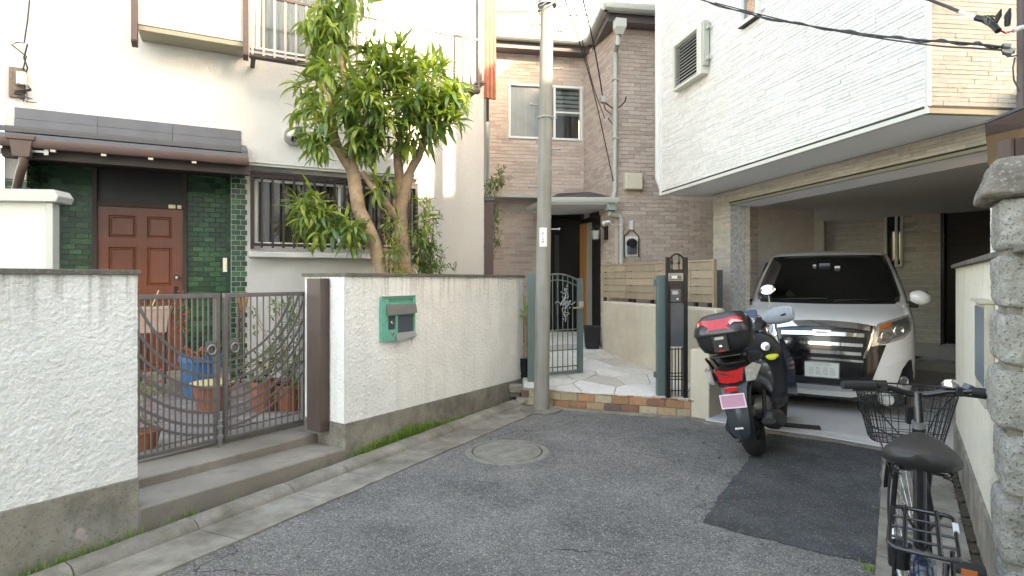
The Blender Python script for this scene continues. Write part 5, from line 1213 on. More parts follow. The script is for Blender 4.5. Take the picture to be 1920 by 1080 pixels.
for px0, px1 in ((1895,1901),(1904,1930)):
    q0, q1 = P(px0,280,2.3), P(px1,280,2.3); MB().box(q0.x,q1.x,2.3,2.36,1.86,2.02).build('gate_board', MT['brown'], gr_)
q0, q1 = P(1893,268,2.33), P(1935,268,2.33); MB().box(q0.x,q1.x,2.361,2.38,1.90,1.94).build('gate_rail', MT['brown'], gr_)

# ------------------------------------------------------------------ unseen houses added along the street to shade it
def add_shading_house(x, y, w, d, h, label):
    # x,y on the right wall line; w along the road towards the viewer, d away from it
    fr = Fr((x,y), (-.566,-.824)); t = thing('shading_house', label, 'house', fr.M)
    mb = MB(); mb.box(0,w,.0,d,0,h); mb.build('wall', MT['shade_house'], t, fr.M)
    MB().box(-.3,w+.3,-.3,d+.3,h,h+.15).build('roof', MT['slate'], t, fr.M)
def rwx(y): return .414+.687*y
add_shading_house(rwx(1.9)+.6, 1.9-.41, 12, 2.6, 9.6, 'tall plain unseen house added beside the camera to shade the street')
add_shading_house(rwx(3.6)+1.25, 3.6-.86, 2.3, 4.2, 5.7, 'low plain unseen house added behind the stone pillar to shade the facade')
# ------------------------------------------------------------------ white van
VF = Fr((3.295, 6.08), (.8616, -.5075))
van = thing('van', 'white people carrier with broad chrome grille parked nose out in the garage', 'van', VF.M)
def interp(tab, x):
    if x <= tab[0][0]: return tab[0][1]
    for (a, fa), (c, fc) in zip(tab, tab[1:]):
        if x <= c: return fa + (fc-fa)*(x-a)/(c-a)
    return tab[-1][1]
YF = [(.20,.10),(.27,.05),(.35,.01),(.5,.0),(.7,.0),(.85,.015),(.93,.035),(.985,.07),(1.02,.13),(1.06,.24),(1.10,.38),(1.14,.54),(1.18,.70),(1.20,.75),(1.3,.845),(1.5,1.04),(1.68,1.225),(1.75,1.31),(1.78,1.38),(1.81,1.55),(1.835,1.80),(1.85,2.2)]
HWt = [(.20,.80),(.30,.84),(.45,.862),(.8,.865),(1.0,.86),(1.15,.85),(1.3,.82),(1.5,.765),(1.7,.70),(1.77,.665),(1.82,.58),(1.85,.42)]
def Sy(u, z):
    W = interp(HWt, z); a = min(1, abs(u)/W); d = .50 if z < 1.15 else .34; p = 2.9
    return interp(YF, z) + d*(1-(1-a**p)**(1/p)) + .10*a*a
zsv = [.20,.24,.28,.32,.37,.43,.5,.58,.66,.74,.80,.86,.90,.93,.96,.985,1.0,1.02,1.04,1.06,1.08,1.10,1.12,1.14,1.16,1.18,1.20,1.25,1.3,1.36,1.42,1.48,1.54,1.6,1.66,1.71,1.75,1.765,1.78,1.795,1.81,1.825,1.84,1.85]
rings = []
for z in zsv:
    W = interp(HWt, z); ring = []
    NA = 36
    for k in range(NA+1):
        t = -1 + 2*k/NA; a = math.sin(t*math.pi/2)
        ring.append(Vector((a*W, Sy(a*W, z), z)))
    rear = 4.35 - max(0, z-1.5)*.3
    for yy in (1.9, 2.6, 3.4, rear-.15): 
        if yy > Sy(W, z): ring.append(Vector((W, yy, z)))
        else: ring.append(Vector((W, Sy(W,z)+.01, z)))
    ring.append(Vector((W-.12, rear, z))); ring.append(Vector((-W+.12, rear, z)))
    for yy in (rear-.15, 3.4, 2.6, 1.9): ring.append(Vector((-W, max(yy, Sy(W,z)+.01), z)))
    rings.append(ring)

def vp(px, py):
    u, z = 0, 1
    y = .2
    for _ in range(60):
        u, z = VF.uz(px, py, -y); W = interp(HWt, z); y = .75*y + .25*Sy(max(-W*.985, min(W*.985, u)), z)
    W = interp(HWt, z)
    return (max(-W*.985, min(W*.985, u)), z)
def patch(name, poly, m, off=.004, th=.012, mirror=False, parent=None, cuts=3, smooth=40, seg=.06):
    res = []
    for sgn in ((1,-1) if mirror else (1,)):
        me = bpy.data.meshes.new(name); bm = bmesh.new()
        pts = []
        for i in range(len(poly)):
            a, c = Vector(poly[i]), Vector(poly[(i+1) % len(poly)]); n_ = max(1, int((c-a).length/seg))
            for k in range(n_): pts.append(a.lerp(c, k/n_))
        vs = [bm.verts.new((sgn*p.x, 0, p.y)) for p in pts]
        f = bm.faces.new(vs); bmesh.ops.triangulate(bm, faces=[f])
        for _ in range(cuts): 
            es = [e for e in bm.edges if e.calc_length() > seg]
            if es: bmesh.ops.subdivide_edges(bm, edges=es, cuts=1); bmesh.ops.triangulate(bm, faces=bm.faces[:])
        for v in bm.verts: v.co.y = Sy(v.co.x, v.co.z)
        vs0 = [v.co.copy() for v in bm.verts]; bm.verts.index_update(); fs0 = [tuple(v.index for v in f.verts) for f in bm.faces]
        bd = [(e.verts[0].index, e.verts[1].index) for e in bm.edges if len(e.link_faces) == 1]; bm.free()
        outer = []
        for c in vs0:
            e = .012; W = interp(HWt, c.z)*.99; x = max(-W+e, min(W-e, c.x))
            gx = max(-2.5, min(2.5, (Sy(x+e,c.z)-Sy(x-e,c.z))/(2*e))); gz_ = max(-4, min(4, (Sy(x,c.z+e)-Sy(x,c.z-e))/(2*e)))
            nn = Vector((gx,-1,gz_)).normalized(); outer.append(c+nn*off)
        n0 = len(vs0); vs_ = outer + [c+(c-o_).normalized()*th*.6 if (c-o_).length > 1e-6 else c for c, o_ in zip(vs0, outer)]
        me.from_pydata([tuple(v) for v in vs_], [], fs0 + [tuple(i+n0 for i in reversed(f)) for f in fs0] + [(a,b__,b__+n0,a+n0) for a,b__ in bd])
        bm = bmesh.new(); bm.from_mesh(me); bmesh.ops.recalc_face_normals(bm, faces=bm.faces); bm.to_mesh(me); bm.free(); me.materials.append(m)
        me.shade_smooth(); me.set_sharp_from_angle(angle=R(smooth))
        o = place(me, name, parent or van, VF.M); res.append(o)
    return res[0]
def H(pl): return [vp(*q) for q in pl]
wsp = H([(1658,479),(1672,510),(1688,553),(1686,566)])
ws = [(-.0+wsp[0][0]*-1, wsp[0][1])] + [(0, wsp[0][1]+.012)] + wsp + [(0, wsp[-1][1]-.02)] + [(-wsp[3][0],wsp[3][1]),(-wsp[2][0],wsp[2][1]),(-wsp[1][0],wsp[1][1])]
wso = patch('windshield', ws, MT['wsglass'], .003, .01, cuts=4)
band = .0
# body shell with the windscreen opening, dark lining inside
def inpoly(u, z, poly):
    c = False
    for i in range(len(poly)):
        (x1,y1),(x2,y2) = poly[i], poly[i-1]
        if (y1 > z) != (y2 > z) and u < (x2-x1)*(z-y1)/(y2-y1)+x1: c = not c
    return c
wsin = [(u*.985, z-.006 if z > 1.5 else z+.006) for u, z in ws]
def shell(name, m, off):
    n_ = len(rings[0]); b_ = MB(); vs = []
    for r_ in rings:
        for v in r_: vs.append(VF.M @ Vector((v.x*(1-off/.8), v.y+off if v.y < 2 else v.y-off, v.z-off*.6)))
    fs = []
    for i in range(len(rings)-1):
        for k in range(n_):
            q = (rings[i][k]+rings[i][(k+1)%n_]+rings[i+1][k]+rings[i+1][(k+1)%n_])/4
            if q.y < 1.85 and inpoly(q.x, q.z, wsin): continue
            fs.append((i*n_+k, i*n_+(k+1)%n_, (i+1)*n_+(k+1)%n_, (i+1)*n_+k))
    fs.append(tuple(range(n_-1,-1,-1))); fs.append(tuple(range((len(rings)-1)*n_, len(rings)*n_)))
    b_.add(vs, fs); return b_.build(name, m, van, smooth=35)
shell('body', MT['vanpaint'], 0); shell('cabin_lining', MT['cabin'], .03)
MB().box(-.66,.66,.95,1.35,.9,1.155).build('dashboard', MT['cabin'], van, VF.M, bevel=.04)
for sx in (-1,1):
    b_ = MB(); b_.box(sx*.36-.24,sx*.36+.24,1.95,2.1,.6,1.27); se = b_.build('seat', MT['seatfab'], van, VF.M, bevel=.05)
    MB().box(sx*.36-.12,sx*.36+.12,1.98,2.08,1.30,1.47).build('headrest', MT['seatfab'], se, VF.M, bevel=.04)
q = VF.M @ Matrix.Translation((-.36,1.40,1.17)) @ Matrix.Rotation(R(62),4,'X')
MB().tube([q @ Vector((.18*math.cos(k*math.pi/14),.18*math.sin(k*math.pi/14),0)) for k in range(28)], .013, 8, closed=True).build('steering_wheel', MT['gunmetal'], van, smooth=60)
MB().box(-.10,.10,1.28,1.31,1.60,1.66).build('rear_view_mirror', MT['black'], van, VF.M, bevel=.01)
# grille, bumper black, headlights
gb = H([(1640,612),(1633,648),(1661,647),(1634,716),(1628,724)])
half = [(0,.985)] + gb + [(0, gb[-1][1]-.02)]
_ct = H([(1600,606)])[0][1]
full = [(0,_ct), (gb[0][0]*.7,_ct-.004)] + gb + [(0, gb[-1][1]-.02)] + [(-u,z) for u,z in reversed(gb)] + [(-gb[0][0]*.7,_ct-.004)]
patch('front_mask', full, MT['vanblack'], .006, .012, cuts=4)
def bar_px(name, pts_top, th_px, m, off=.02, parent=None, bulge=0):
    top = H(pts_top); bot = H([(x, y+th_px) for x, y in pts_top])
    pl = [(0, top[0][1])] + top[0:] + list(reversed(bot)) + [(0, bot[0][1])] + [(-u,z) for u,z in bot] + [(-u,z) for u,z in reversed(top)]
    return patch(name, pl, m, off, .02, cuts=3, parent=parent)
grl = place(None, 'grille', van, VF.M)
bar_px('chrome_bar', [(1560,604),(1600,607),(1630,611)], 10, MT['chrome'], .022, grl)
bar_px('grille_bar', [(1570,623),(1620,626)], 7, MT['chrome'], .018, grl)
bar_px('grille_bar', [(1570,642),(1617,645)], 6, MT['chrome'], .018, grl)
bar_px('grille_bar', [(1570,658),(1614,661)], 6, MT['chrome'], .018, grl)
bar_px('grille_bar', [(1570,672),(1618,676)], 4, MT['chrome'], .014, grl)
pk = H([(1641,612),(1632,646),(1622,671),(1618,671),(1628,645),(1636,613)]); patch('chrome_strip', pk, MT['chrome'], .02, .015, True, grl)
em = H([(1514,620),(1553,622),(1548,633),(1519,632)]); cu_e = sum(p[0] for p in em)/4
patch('emblem', [(-.085,.905),(.085,.905),(.07,.85),(-.07,.85)], MT['chrome'], .032, .02, parent=grl)
patch('emblem_inner', [(-.06,.892),(.06,.892),(.045,.868),(-.045,.868)], MT['steel'], .040, .02, parent=grl)
hl = H([(1645,608),(1672,600),(1703,590),(1708,606),(1707,620),(1694,634),(1664,644),(1633,650),(1637,628)])
for sg in (1,-1):
    base = patch('headlight', [(sg*u,z) for u,z in hl], MT['clearlens'], .008, .012)
    ins = H([(1652,612),(1674,605),(1700,596),(1704,608),(1702,618),(1691,629),(1662,639),(1643,642),(1646,626)])
    patch('headlight_lens', [(sg*u,z) for u,z in ins], MT['lens'], .014, .006, parent=base)
    am_ = H([(1648,612),(1671,604),(1670,612),(1648,620)]); patch('indicator', [(sg*u,z) for u,z in am_], MT['amber'], .019, .006, parent=base)
    for (cx2, cy2, rr_) in ((1660,631,.062),(1684,620,.060)):
        u, z = vp(cx2, cy2); u *= sg; y = Sy(u, z)
        q = VF.M @ Matrix.Translation((u, y-.012, z)) @ Matrix.Rotation(R(-sg*38),4,'Z').inverted() @ Matrix.Rotation(R(90),4,'X')
        MB().lathe([(rr_,.0),(rr_,.012),(rr_*.86,.016),(rr_*.84,.006),(rr_*.5,-.004),(.001,.002)], q, 20).build('lamp_reflector', MT['chrome'], base, smooth=50)
    fg = H([(1703,676),(1708,674),(1713,719),(1682,720),(1692,692)]); fo = patch('fog_recess', [(sg*u,z) for u,z in fg], MT['vanblack'], .006, .012)
    u, z = vp(1694,714); u *= sg; y = Sy(u,z); q = VF.M @ Matrix.Translation((u,y-.01,z)) @ Matrix.Rotation(R(sg*30),4,'Z') @ Matrix.Rotation(R(90),4,'X')
    MB().lathe([(.05,0),(.05,.012),(.042,.016),(.03,.010),(.001,.014)], q, 18).build('fog_lamp', MT['lens'], fo, smooth=50)
    # character crease under the lamp
    cr = H([(1660,686),(1700,672),(1700,676),(1664,690)]); patch('bumper_crease', [(sg*u,z) for u,z in cr], MT['vanpaint'], .010, .012)
# plate, lips, wipers
pw, pz_ = .17, vp(1534,692)[1]
pl_ = MB().box(-.165,.165,-.032,-.022,pz_-.083,pz_+.083).build('number_plate', MT['plate'], van, VF.M, bevel=.006)
b_ = MB()
for k, w in enumerate((.05,.05,.05,.05)): b_.box(-.12+k*.065,-.12+k*.065+w,-.0335,-.0325,pz_-.055,pz_+.03)
b_.box(-.08,.08,-.0335,-.0325,pz_+.042,pz_+.066)
b_.build('plate_smudge', mat('plate_smudge',(.50,.56,.54),.6,var=.2,vscale=30), pl_, VF.M)
b_ = MB(); wall_faces(b_, -.168,.168,pz_-.086,pz_+.086,[(-.158,.158,pz_-.076,pz_+.076)],-.036,-.02); b_.build('plate_frame', MT['chrome'], pl_, VF.M)
lipz = H([(1570,722),(1632,727)]); patch('lower_lip', [(-.62,lipz[0][1]),(-.0,lipz[0][1]),(.62,lipz[0][1]),(.60,lipz[0][1]-.045),(0,lipz[0][1]-.06),(-.60,lipz[0][1]-.045)], MT['chrome'], .02, .03)
patch('lower_intake', [(-.58,lipz[0][1]+.075),(.58,lipz[0][1]+.075),(.60,lipz[0][1]+.012),(-.60,lipz[0][1]+.012)], MT['blackmatte'], .010, .01)
wz = wsp[-1][1]
for a0, a1 in ((-.55,.02),(.10,.60)):
    b_ = MB(); pts = []
    for k in range(9):
        u = a0+(a1-a0)*k/8; z = wz + .015 + .018*(k/8); pts.append((u, Sy(u,z)-.014, z))
    b_.tube(pts, .006, 5); b_.build('wiper', MT['black'], van, VF.M)
patch('cowl', [(-.72,wz+.004),(.72,wz+.004),(.70,wz-.022),(0,wz-.03),(-.70,wz-.022)], MT['vanblack'], .004, .01)
for (px, py, w, h, m) in ((1527,498,.018,.012,'white'),(1546,498,.06,.03,'gunmetal'),(1570,502,.03,.02,'steel')):
    u, z = vp(px, py); MB().box(u-w,u+w,Sy(u,z)-.008,Sy(u,z)+.01,z-h,z+h).build('windshield_sticker', MT[m], wso, VF.M)
# mirrors
for sg in (1,-1):
    u = .90*sg; z = 1.245; y = 1.02
    rings = []
    for k in range(7):
        t = k/6; s_ = math.sin(math.pi*(.12+.80*t))**.6
        rings.append([VF.M @ Vector((u+sg*(-.05+.19*t), y-.02+.07*s_*math.cos(a), z+.01-.02*t+.085*s_*math.sin(a))) for a in [j*math.pi/6 for j in range(12)]])
    b_ = MB(); b_.loft(rings); mo = b_.build('door_mirror', MT['vanpaint'], van, smooth=60)
    MB().box(u-sg*.05,u+sg*.12,y+.02,y+.035,z-.06,z+.07).build('mirror_glass', MT['black'], mo, VF.M)
    MB().box(min(u-sg*.09,u+sg*.03),max(u-sg*.09,u+sg*.03),y-.04,y+.02,z-.115,z-.045).build('mirror_foot', MT['vanblack'], mo, VF.M, bevel=.01)
# side glass, wheels
for sg in (1,-1):
    for y0, y1 in ((1.45,2.3),(2.4,3.35),(3.45,4.1)):
        b_ = MB(); b_.add([(sg*(interp(HWt,1.24)+.006),y0-.25 if y0 < 1.5 else y0,1.24),(sg*(interp(HWt,1.24)+.006),y1,1.24),(sg*(interp(HWt,1.68)+.006),y1,1.68),(sg*(interp(HWt,1.68)+.006),y0+.05,1.68)], [(0,1,2,3)]); b_.build('side_window', MT['windshield'], van, VF.M)
    for yc in (.98, 3.62):
        q = VF.M @ Matrix.Translation((sg*.70, yc, .325)) @ Matrix.Rotation(R(90),4,'Y')
        w_o = MB().lathe([(.20,-.09),(.30,-.10),(.318,-.07),(.318,.07),(.30,.10),(.20,.09)], q, 32).build('wheel', MT['rubber'], van, smooth=50)
        MB().lathe([(.20,-.092*1),(.19,-.05),(.05,-.06),(.001,-.06)], q if sg < 0 else q @ Matrix.Rotation(math.pi,4,'X'), 24).build('rim', MT['alu'], w_o, smooth=40)
        b_ = MB(); b_.box(sg*.58 if sg > 0 else -.868, .868 if sg > 0 else -.58, yc-.36, yc+.36, .14, .30); 
MB().box(-.74,.74,.12,4.2,.17,.25).build('underbody', MT['blackmatte'], van, VF.M)

# ------------------------------------------------------------------ scooter
SCM = Matrix.Translation((2.03,4.72,.0)) @ Matrix.Rotation(R(-33),4,'Z') @ Matrix.Rotation(R(-12),4,'Y')
sc = thing('motor_scooter', 'dark grey motor scooter with a top box and red lamps, leaning on its stand', 'scooter', SCM)
def ring(y, cz, w, h, p=2.6, n=20, cx=0, tilt=0):
    out = []
    for k in range(n):
        a = 2*math.pi*k/n; c, s = math.cos(a), math.sin(a)
        x = w*math.copysign(abs(c)**(2/p), c); z = h*math.copysign(abs(s)**(2/p), s)
        out.append(Vector((cx+x, y+z*tilt, cz+z)))
    return out
def ringz(z, cy, w, d, p=2.6, n=20, cx=0):
    out = []
    for k in range(n):
        a = 2*math.pi*k/n; c, s = math.cos(a), math.sin(a)
        out.append(Vector((cx+w*math.copysign(abs(c)**(2/p), c), cy+d*math.copysign(abs(s)**(2/p), s), z)))
    return out
def loft(name, rings, m, par, M, smooth=45, caps=True):
    b_ = MB(); b_.loft(rings, caps); return b_.build(name, MT[m] if isinstance(m, str) else m, par, M, smooth=smooth)
def wheel(par, M, cy, r, w, rimr, seg=40, name='wheel', rim='scooter_pl', cx=0, steer=None):
    q = M @ Matrix.Translation((cx, cy, r)) 
    if steer: q = M @ steer
    q = q @ Matrix.Rotation(R(90),4,'Y')
    prof = [(rimr,-w*.42),(r*.88,-w*.5),(r*.97,-w*.32),(r,0),(r*.97,w*.32),(r*.88,w*.5),(rimr,w*.42)]
    o = MB().lathe(prof, q, seg, caps=False).build(name, MT['rubber'], par, smooth=40)
    b_ = MB(); b_.lathe([(rimr+.003,-w*.42),(rimr-.015,-w*.30),(rimr-.015,w*.30),(rimr+.003,w*.42)], q, seg, caps=False); b_.lathe([(.035,-w*.45),(.035,w*.45)], q, 12)
    for k in range(5):
        a = k*2*math.pi/5; b_.tube([q @ Vector((.03*math.cos(a),.03*math.sin(a),0)), q @ Vector(((rimr-.01)*math.cos(a),(rimr-.01)*math.sin(a),0))], .016, 6)
    b_.build('rim', MT[rim], o, smooth=40); return o
wheel(sc, SCM, 0, .255, .115, .155)
ST = Matrix.Translation((0,1.22,.25)) @ Matrix.Rotation(R(-8),4,'Z')
wheel(sc, SCM, 0, .25, .10, .155, steer=ST)
loft('tail_cowl', [ring(-.345,.70,.10,.035,3),ring(-.30,.705,.155,.06,3),ring(-.2,.70,.185,.085),ring(-.02,.675,.20,.115),ring(.2,.64,.205,.145),ring(.40,.58,.185,.17),ring(.55,.50,.14,.16),ring(.62,.44,.09,.10)], 'scooter', sc, SCM)
loft('seat', [ring(-.20,.775,.06,.02),ring(-.14,.79,.13,.045),ring(.0,.80,.15,.055),ring(.25,.785,.15,.055),ring(.45,.77,.125,.05),ring(.60,.745,.09,.04),ring(.64,.73,.04,.02)], 'scooter_pl', sc, SCM)
loft('floorboard', [ring(.45,.33,.15,.07,4),ring(.7,.29,.17,.04,4),ring(1.0,.30,.17,.05,4),ring(1.08,.34,.15,.08,4)], 'scooter_pl', sc, SCM)
loft('leg_shield', [ringz(.28,1.02,.15,.05,4),ringz(.42,1.06,.22,.07,4),ringz(.60,1.06,.235,.08,4),ringz(.76,1.03,.215,.08,4),ringz(.88,1.0,.15,.07,4),ringz(.94,.985,.08,.05)], 'scooter_pl', sc, SCM)
loft('front_cowl', [ringz(.50,1.20,.06,.05),ringz(.62,1.18,.15,.07),ringz(.78,1.13,.19,.08),ringz(.90,1.08,.13,.06)], 'scooter', sc, SCM)
for sx in (-1,1):
    loft('side_fin', [[Vector((sx*x,y,z)) for x,y,z in row] for row in ([(.20,1.02,.84),(.225,1.10,.86),(.23,1.10,.84),(.21,1.0,.82)],[(.22,.92,.60),(.26,1.12,.62),(.27,1.12,.60),(.23,.90,.58)],[(.18,.86,.34),(.23,1.10,.30),(.24,1.10,.28),(.19,.85,.32)])], 'bluefender', sc, SCM)
loft('front_fender', [ring(1.02,.43,.03,.01),ring(1.07,.49,.065,.03),ring(1.22,.535,.075,.03),ring(1.38,.48,.06,.03),ring(1.44,.40,.03,.015)], 'scooter', sc, SCM)
b_ = MB(); b_.tube([(0,1.0,.98),(0,1.06,.80),(0,1.10,.62)], .035, 10)
for sx in (-1,1): b_.tube([(sx*.07,1.12,.60),(sx*.075,1.22,.25)], .02, 8)
b_.build('fork', MT['scooter_pl'], sc, SCM, smooth=50)
loft('handlebar_cowl', [ring(.90,1.0,.09,.04),ring(.96,1.02,.13,.055),ring(1.04,1.03,.12,.06),ring(1.12,1.01,.07,.04)], 'scooter_pl', sc, SCM)
MB().lathe([(.055,0),(.06,.012),(.001,.016)], SCM @ Matrix.Translation((-.02,.93,1.055)) @ Matrix.Rotation(R(35),4,'X'), 20).build('instrument_dial', MT['clearlens'], sc, smooth=40)
b_ = MB(); b_.tube([(-.33,.88,1.08),(-.15,.98,1.05),(0,1.0,1.03),(.15,.98,1.05),(.33,.88,1.08)], .012, 8); b_.build('handlebar', MT['black'], sc, SCM, smooth=60)
for sx in (-1,1):
    o = loft('hand_cover', [[Vector((sx*(x_),cy+r_*.7*math.cos(a),cz+r_*math.sin(a))) for a in [k*math.pi/8 for k in range(16)]] for x_,cy,cz,r_ in ((.10,.98,1.06,.03),(.15,.985,1.07,.065),(.24,.97,1.075,.085),(.34,.93,1.08,.082),(.39,.90,1.08,.06),(.40,.89,1.08,.02))], 'greycloth', sc, SCM)
    b_ = MB(); b_.tube([(sx*.16,1.0,1.07),(sx*.19,1.0,1.18),(sx*.20,1.0,1.28)], .006, 6); b_.lathe([(.001,-.008),(.055,-.006),(.062,.004),(.055,.014),(.001,.016)], Matrix.Translation((sx*.20,1.0,1.335)) @ Matrix.Rotation(R(75),4,'X') @ Matrix.Diagonal((1.15,.85,1,1)), 20); mm = None if sx < 0 else b_.build('mirror', MT['chrome'] if sx > 0 else MT['chrome'], sc, SCM, smooth=50)
loft('phone_holder', [ring(.98,1.10,.05,.035,5,tilt=.5),ring(1.0,1.12,.06,.05,5,tilt=.5),ring(1.02,1.12,.05,.04,5,tilt=.5)], 'bluefender', sc, SCM)
MB().lathe([(.04,0),(.042,.01),(.001,.014)], SCM @ Matrix.Translation((.08,.94,.80)) @ Matrix.Rotation(R(80),4,'X'), 16).build('key_switch', MT['clearlens'], sc, smooth=40)
loft('yellow_cloth', [ring(.88,.68,.03,.01,cx=.12),ring(.92,.70,.06,.022,cx=.12),ring(.97,.69,.05,.018,cx=.12)], 'yellow', sc, SCM)
# tail lamp
tl_ = loft('tail_lamp', [[Vector((x*w,-.385+abs(x)*.05+.03*k,.705+z*h)) for x,z in ((-1,1),(-.5,.72),(0,.65),(.5,.72),(1,1),(.75,-.8),(.3,-1),(-.3,-1),(-.75,-.8))] for k,(w,h) in enumerate(((.115,.055),(.125,.060),(.13,.062)))], 'red', sc, SCM, 30)
for sx in (-1,1): loft('indicator', [[Vector((sx*x,y-.014*k,z)) for x,y,z in ((.12,-.355,.65),(.13,-.355,.755),(.18,-.29,.785),(.225,-.20,.75),(.175,-.29,.65))] for k in (0,1)], 'clearlens', sc, SCM, 30)
loft('number_plate_holder', [[Vector((x*w,y-abs(x)*-.03,z)) for x in (-1,-.5,0,.5,1)]+[Vector((x*w*.9,y+.03,z)) for x in (1,.5,0,-.5,-1)] for z,y,w in ((.66,-.30,.13),(.60,-.335,.10),(.50,-.375,.088),(.36,-.40,.082),(.26,-.40,.070),(.215,-.385,.04))], 'plateholder', sc, SCM, 35)
loft('inner_fender', [[Vector((x*w,y+.05,z)) for x in (-1,0,1)]+[Vector((x*w*.9,y+.12,z)) for x in (1,0,-1)] for z,y,w in ((.64,-.28,.13),(.5,-.33,.10),(.36,-.34,.09),(.26,-.33,.08))], 'scooter_pl', sc, SCM, 35)
MB().box(-.052,.052,-.405,-.385,.585,.625).build('stop_reflector', MT['red'], sc, SCM, bevel=.006)
np_ = MB().box(-.092,.092,-.415,-.408,.465,.57,Matrix.Rotation(R(0),4,'X')).build('number_plate', MT['plate_p'], sc, SCM, bevel=.006)
b_ = MB(); wall_faces(b_, -.095,.095,.462,.573,[(-.085,.085,.472,.563)],-.4185,-.4145); b_.build('plate_border', mat('plate_edge',(.8,.6,.68),.5), np_, SCM)
b_ = MB()
for k,(x0,x1) in enumerate(((-.030,-.018),(-.014,-.004),(0,.010),(.014,.030))): b_.box(x0,x1,-.4075,-.4035,.298,.312)
b_.build('fender_mark', MT['white'], sc, SCM)
# rack and top box
b_ = MB()
for sx in (-1,1): b_.tube([(sx*.10,.10,.83),(sx*.11,-.15,.855),(sx*.11,-.36,.86)], .010, 8); b_.tube([(sx*.13,-.06,.74),(sx*.12,-.20,.80),(sx*.11,-.33,.86)], .009, 8); b_.tube([(sx*.14,-.22,.75),(sx*.15,-.36,.86)], .012, 8)
for y in (-.36,-.24,-.1,.04): b_.tube([(-.12,y,.86),(.12,y,.86)], .008, 6)
b_.build('rear_rack', MT['black'], sc, SCM, smooth=60)
def bx_ring(z, w, d, y0): return ringz(z, y0, w, d, 3.6, 28)
tb = loft('top_box', [bx_ring(.885,.13,.13,-.20),bx_ring(.905,.175,.165,-.20),bx_ring(.96,.205,.185,-.205),bx_ring(1.035,.215,.20,-.21)], 'scooter_pl', sc, SCM, 40)
loft('box_lid', [bx_ring(1.037,.225,.21,-.21),bx_ring(1.055,.226,.212,-.21),bx_ring(1.10,.215,.20,-.205),bx_ring(1.15,.19,.175,-.195),bx_ring(1.19,.15,.135,-.18),bx_ring(1.205,.09,.08,-.17)], 'scooter', tb, SCM, 40)
def boxy(x, z):
    W = interp([(1.04,.226),(1.10,.215),(1.15,.19),(1.19,.15)], z); D = interp([(1.04,.212),(1.10,.20),(1.15,.175),(1.19,.135)], z)
    a = min(.999, abs(x)/W); return -.205 - D*(1-a**3.6)**(1/3.6)
def bxp(name, pts, m, off=.006):
    b_ = MB(); N_ = 10; top, bot = pts; vs = []
    for k in range(N_+1):
        t = k/N_
        for ln in (top, bot):
            L_ = len(ln)-1; i = min(int(t*L_), L_-1); f = t*L_-i; x = ln[i][0]*(1-f)+ln[i+1][0]*f; z = ln[i][1]*(1-f)+ln[i+1][1]*f; vs.append((x, boxy(x,z)-off, z))
    n0 = len(vs); vs2 = [(x,y+.012,z) for x,y,z in vs]
    b_.add(vs+vs2, [(2*k,2*k+2,2*k+3,2*k+1) for k in range(N_)] + [(n0+2*k,n0+2*k+1,n0+2*k+3,n0+2*k+2) for k in range(N_)] + [(2*k,n0+2*k,n0+2*k+2,2*k+2) for k in range(N_)] + [(2*k+1,2*k+3,n0+2*k+3,n0+2*k+1) for k in range(N_)])
    return b_.build(name, m, tb, SCM, smooth=50)
bxp('red_reflector', ([(-.20,1.135),(-.13,1.165),(-.05,1.158),(.05,1.158),(.13,1.165),(.20,1.135)], [(-.215,1.055),(-.12,1.058),(-.06,1.078),(.06,1.078),(.12,1.058),(.215,1.055)]), MT['red'])
bxp('reflector_glare', ([(.09,1.125),(.12,1.145),(.15,1.135),(.185,1.118)], [(.10,1.10),(.13,1.12),(.15,1.115),(.19,1.112)]), mat('pink_glare',(.8,.4,.38),.15,coat=.6), .012)  # glare on the red reflector, painted as a pink patch
MB().box(-.06,.06,-.425,-.39,.90,1.03).build('latch_panel', MT['black'], tb, SCM, bevel=.005)
MB().box(-.035,.035,-.428,-.42,1.0,1.02).build('box_badge', MT['steel'], tb, SCM)
b_ = MB(); b_.box(-.02,.02,-.430,-.422,.905,.918); b_.build('red_button', MT['red'], tb, SCM)
MB().lathe([(.012,0),(.012,.008),(.001,.01)], SCM @ Matrix.Translation((0,-.424,.945)) @ Matrix.Rotation(R(90),4,'X'), 12).build('box_lock', MT['chrome'], tb)
# engine, silencer, stand
loft('silencer', [[Vector((.175+.055*math.cos(a),y,cz+r_*math.sin(a))) for a in [k*math.pi/8 for k in range(16)]] for y,cz,r_ in ((-.16,.30,.03),(-.13,.30,.07),(.05,.27,.085),(.28,.235,.08),(.34,.22,.03))], 'scooter_pl', sc, SCM)
loft('engine_case', [[Vector((-.13+.05*math.cos(a),y,cz+r_*math.sin(a))) for a in [k*math.pi/8 for k in range(16)]] for y,cz,r_ in ((-.12,.26,.05),(-.05,.26,.11),(.12,.27,.10),(.35,.28,.11),(.42,.28,.05))], 'blackmatte', sc, SCM)
loft('engine_block', [ring(.05,.36,.05,.05),ring(.12,.36,.11,.10),ring(.4,.34,.12,.11),ring(.5,.34,.06,.06)], 'steel', sc, SCM)
b_ = MB(); b_.tube([(-.10,.35,.22),(-.22,.30,.02)], .012, 6); b_.tube([(.09,.35,.20),(.10,.55,.09),(.09,.6,.09)], .012, 6); b_.tube([(-.19,.0,.50),(-.15,-.02,.28)], .016, 8); b_.tube([(.16,.0,.52),(.12,-.02,.28)], .016, 8); b_.build('stand', MT['black'], sc, SCM, smooth=50)
q0, q1 = G(1470,797,.03), G(1527,808,.03); o = MB().box(-.02,.30,-.05,.06,.031,.048).build('rubber_ramp', MT['blackmatte'], None, Matrix.Translation((q0.x,q0.y-.03,0)) @ Matrix.Rotation(R(-22),4,'Z')); tag(o, 'flat black rubber block on the pale slab beside the scooter', 'ramp block')

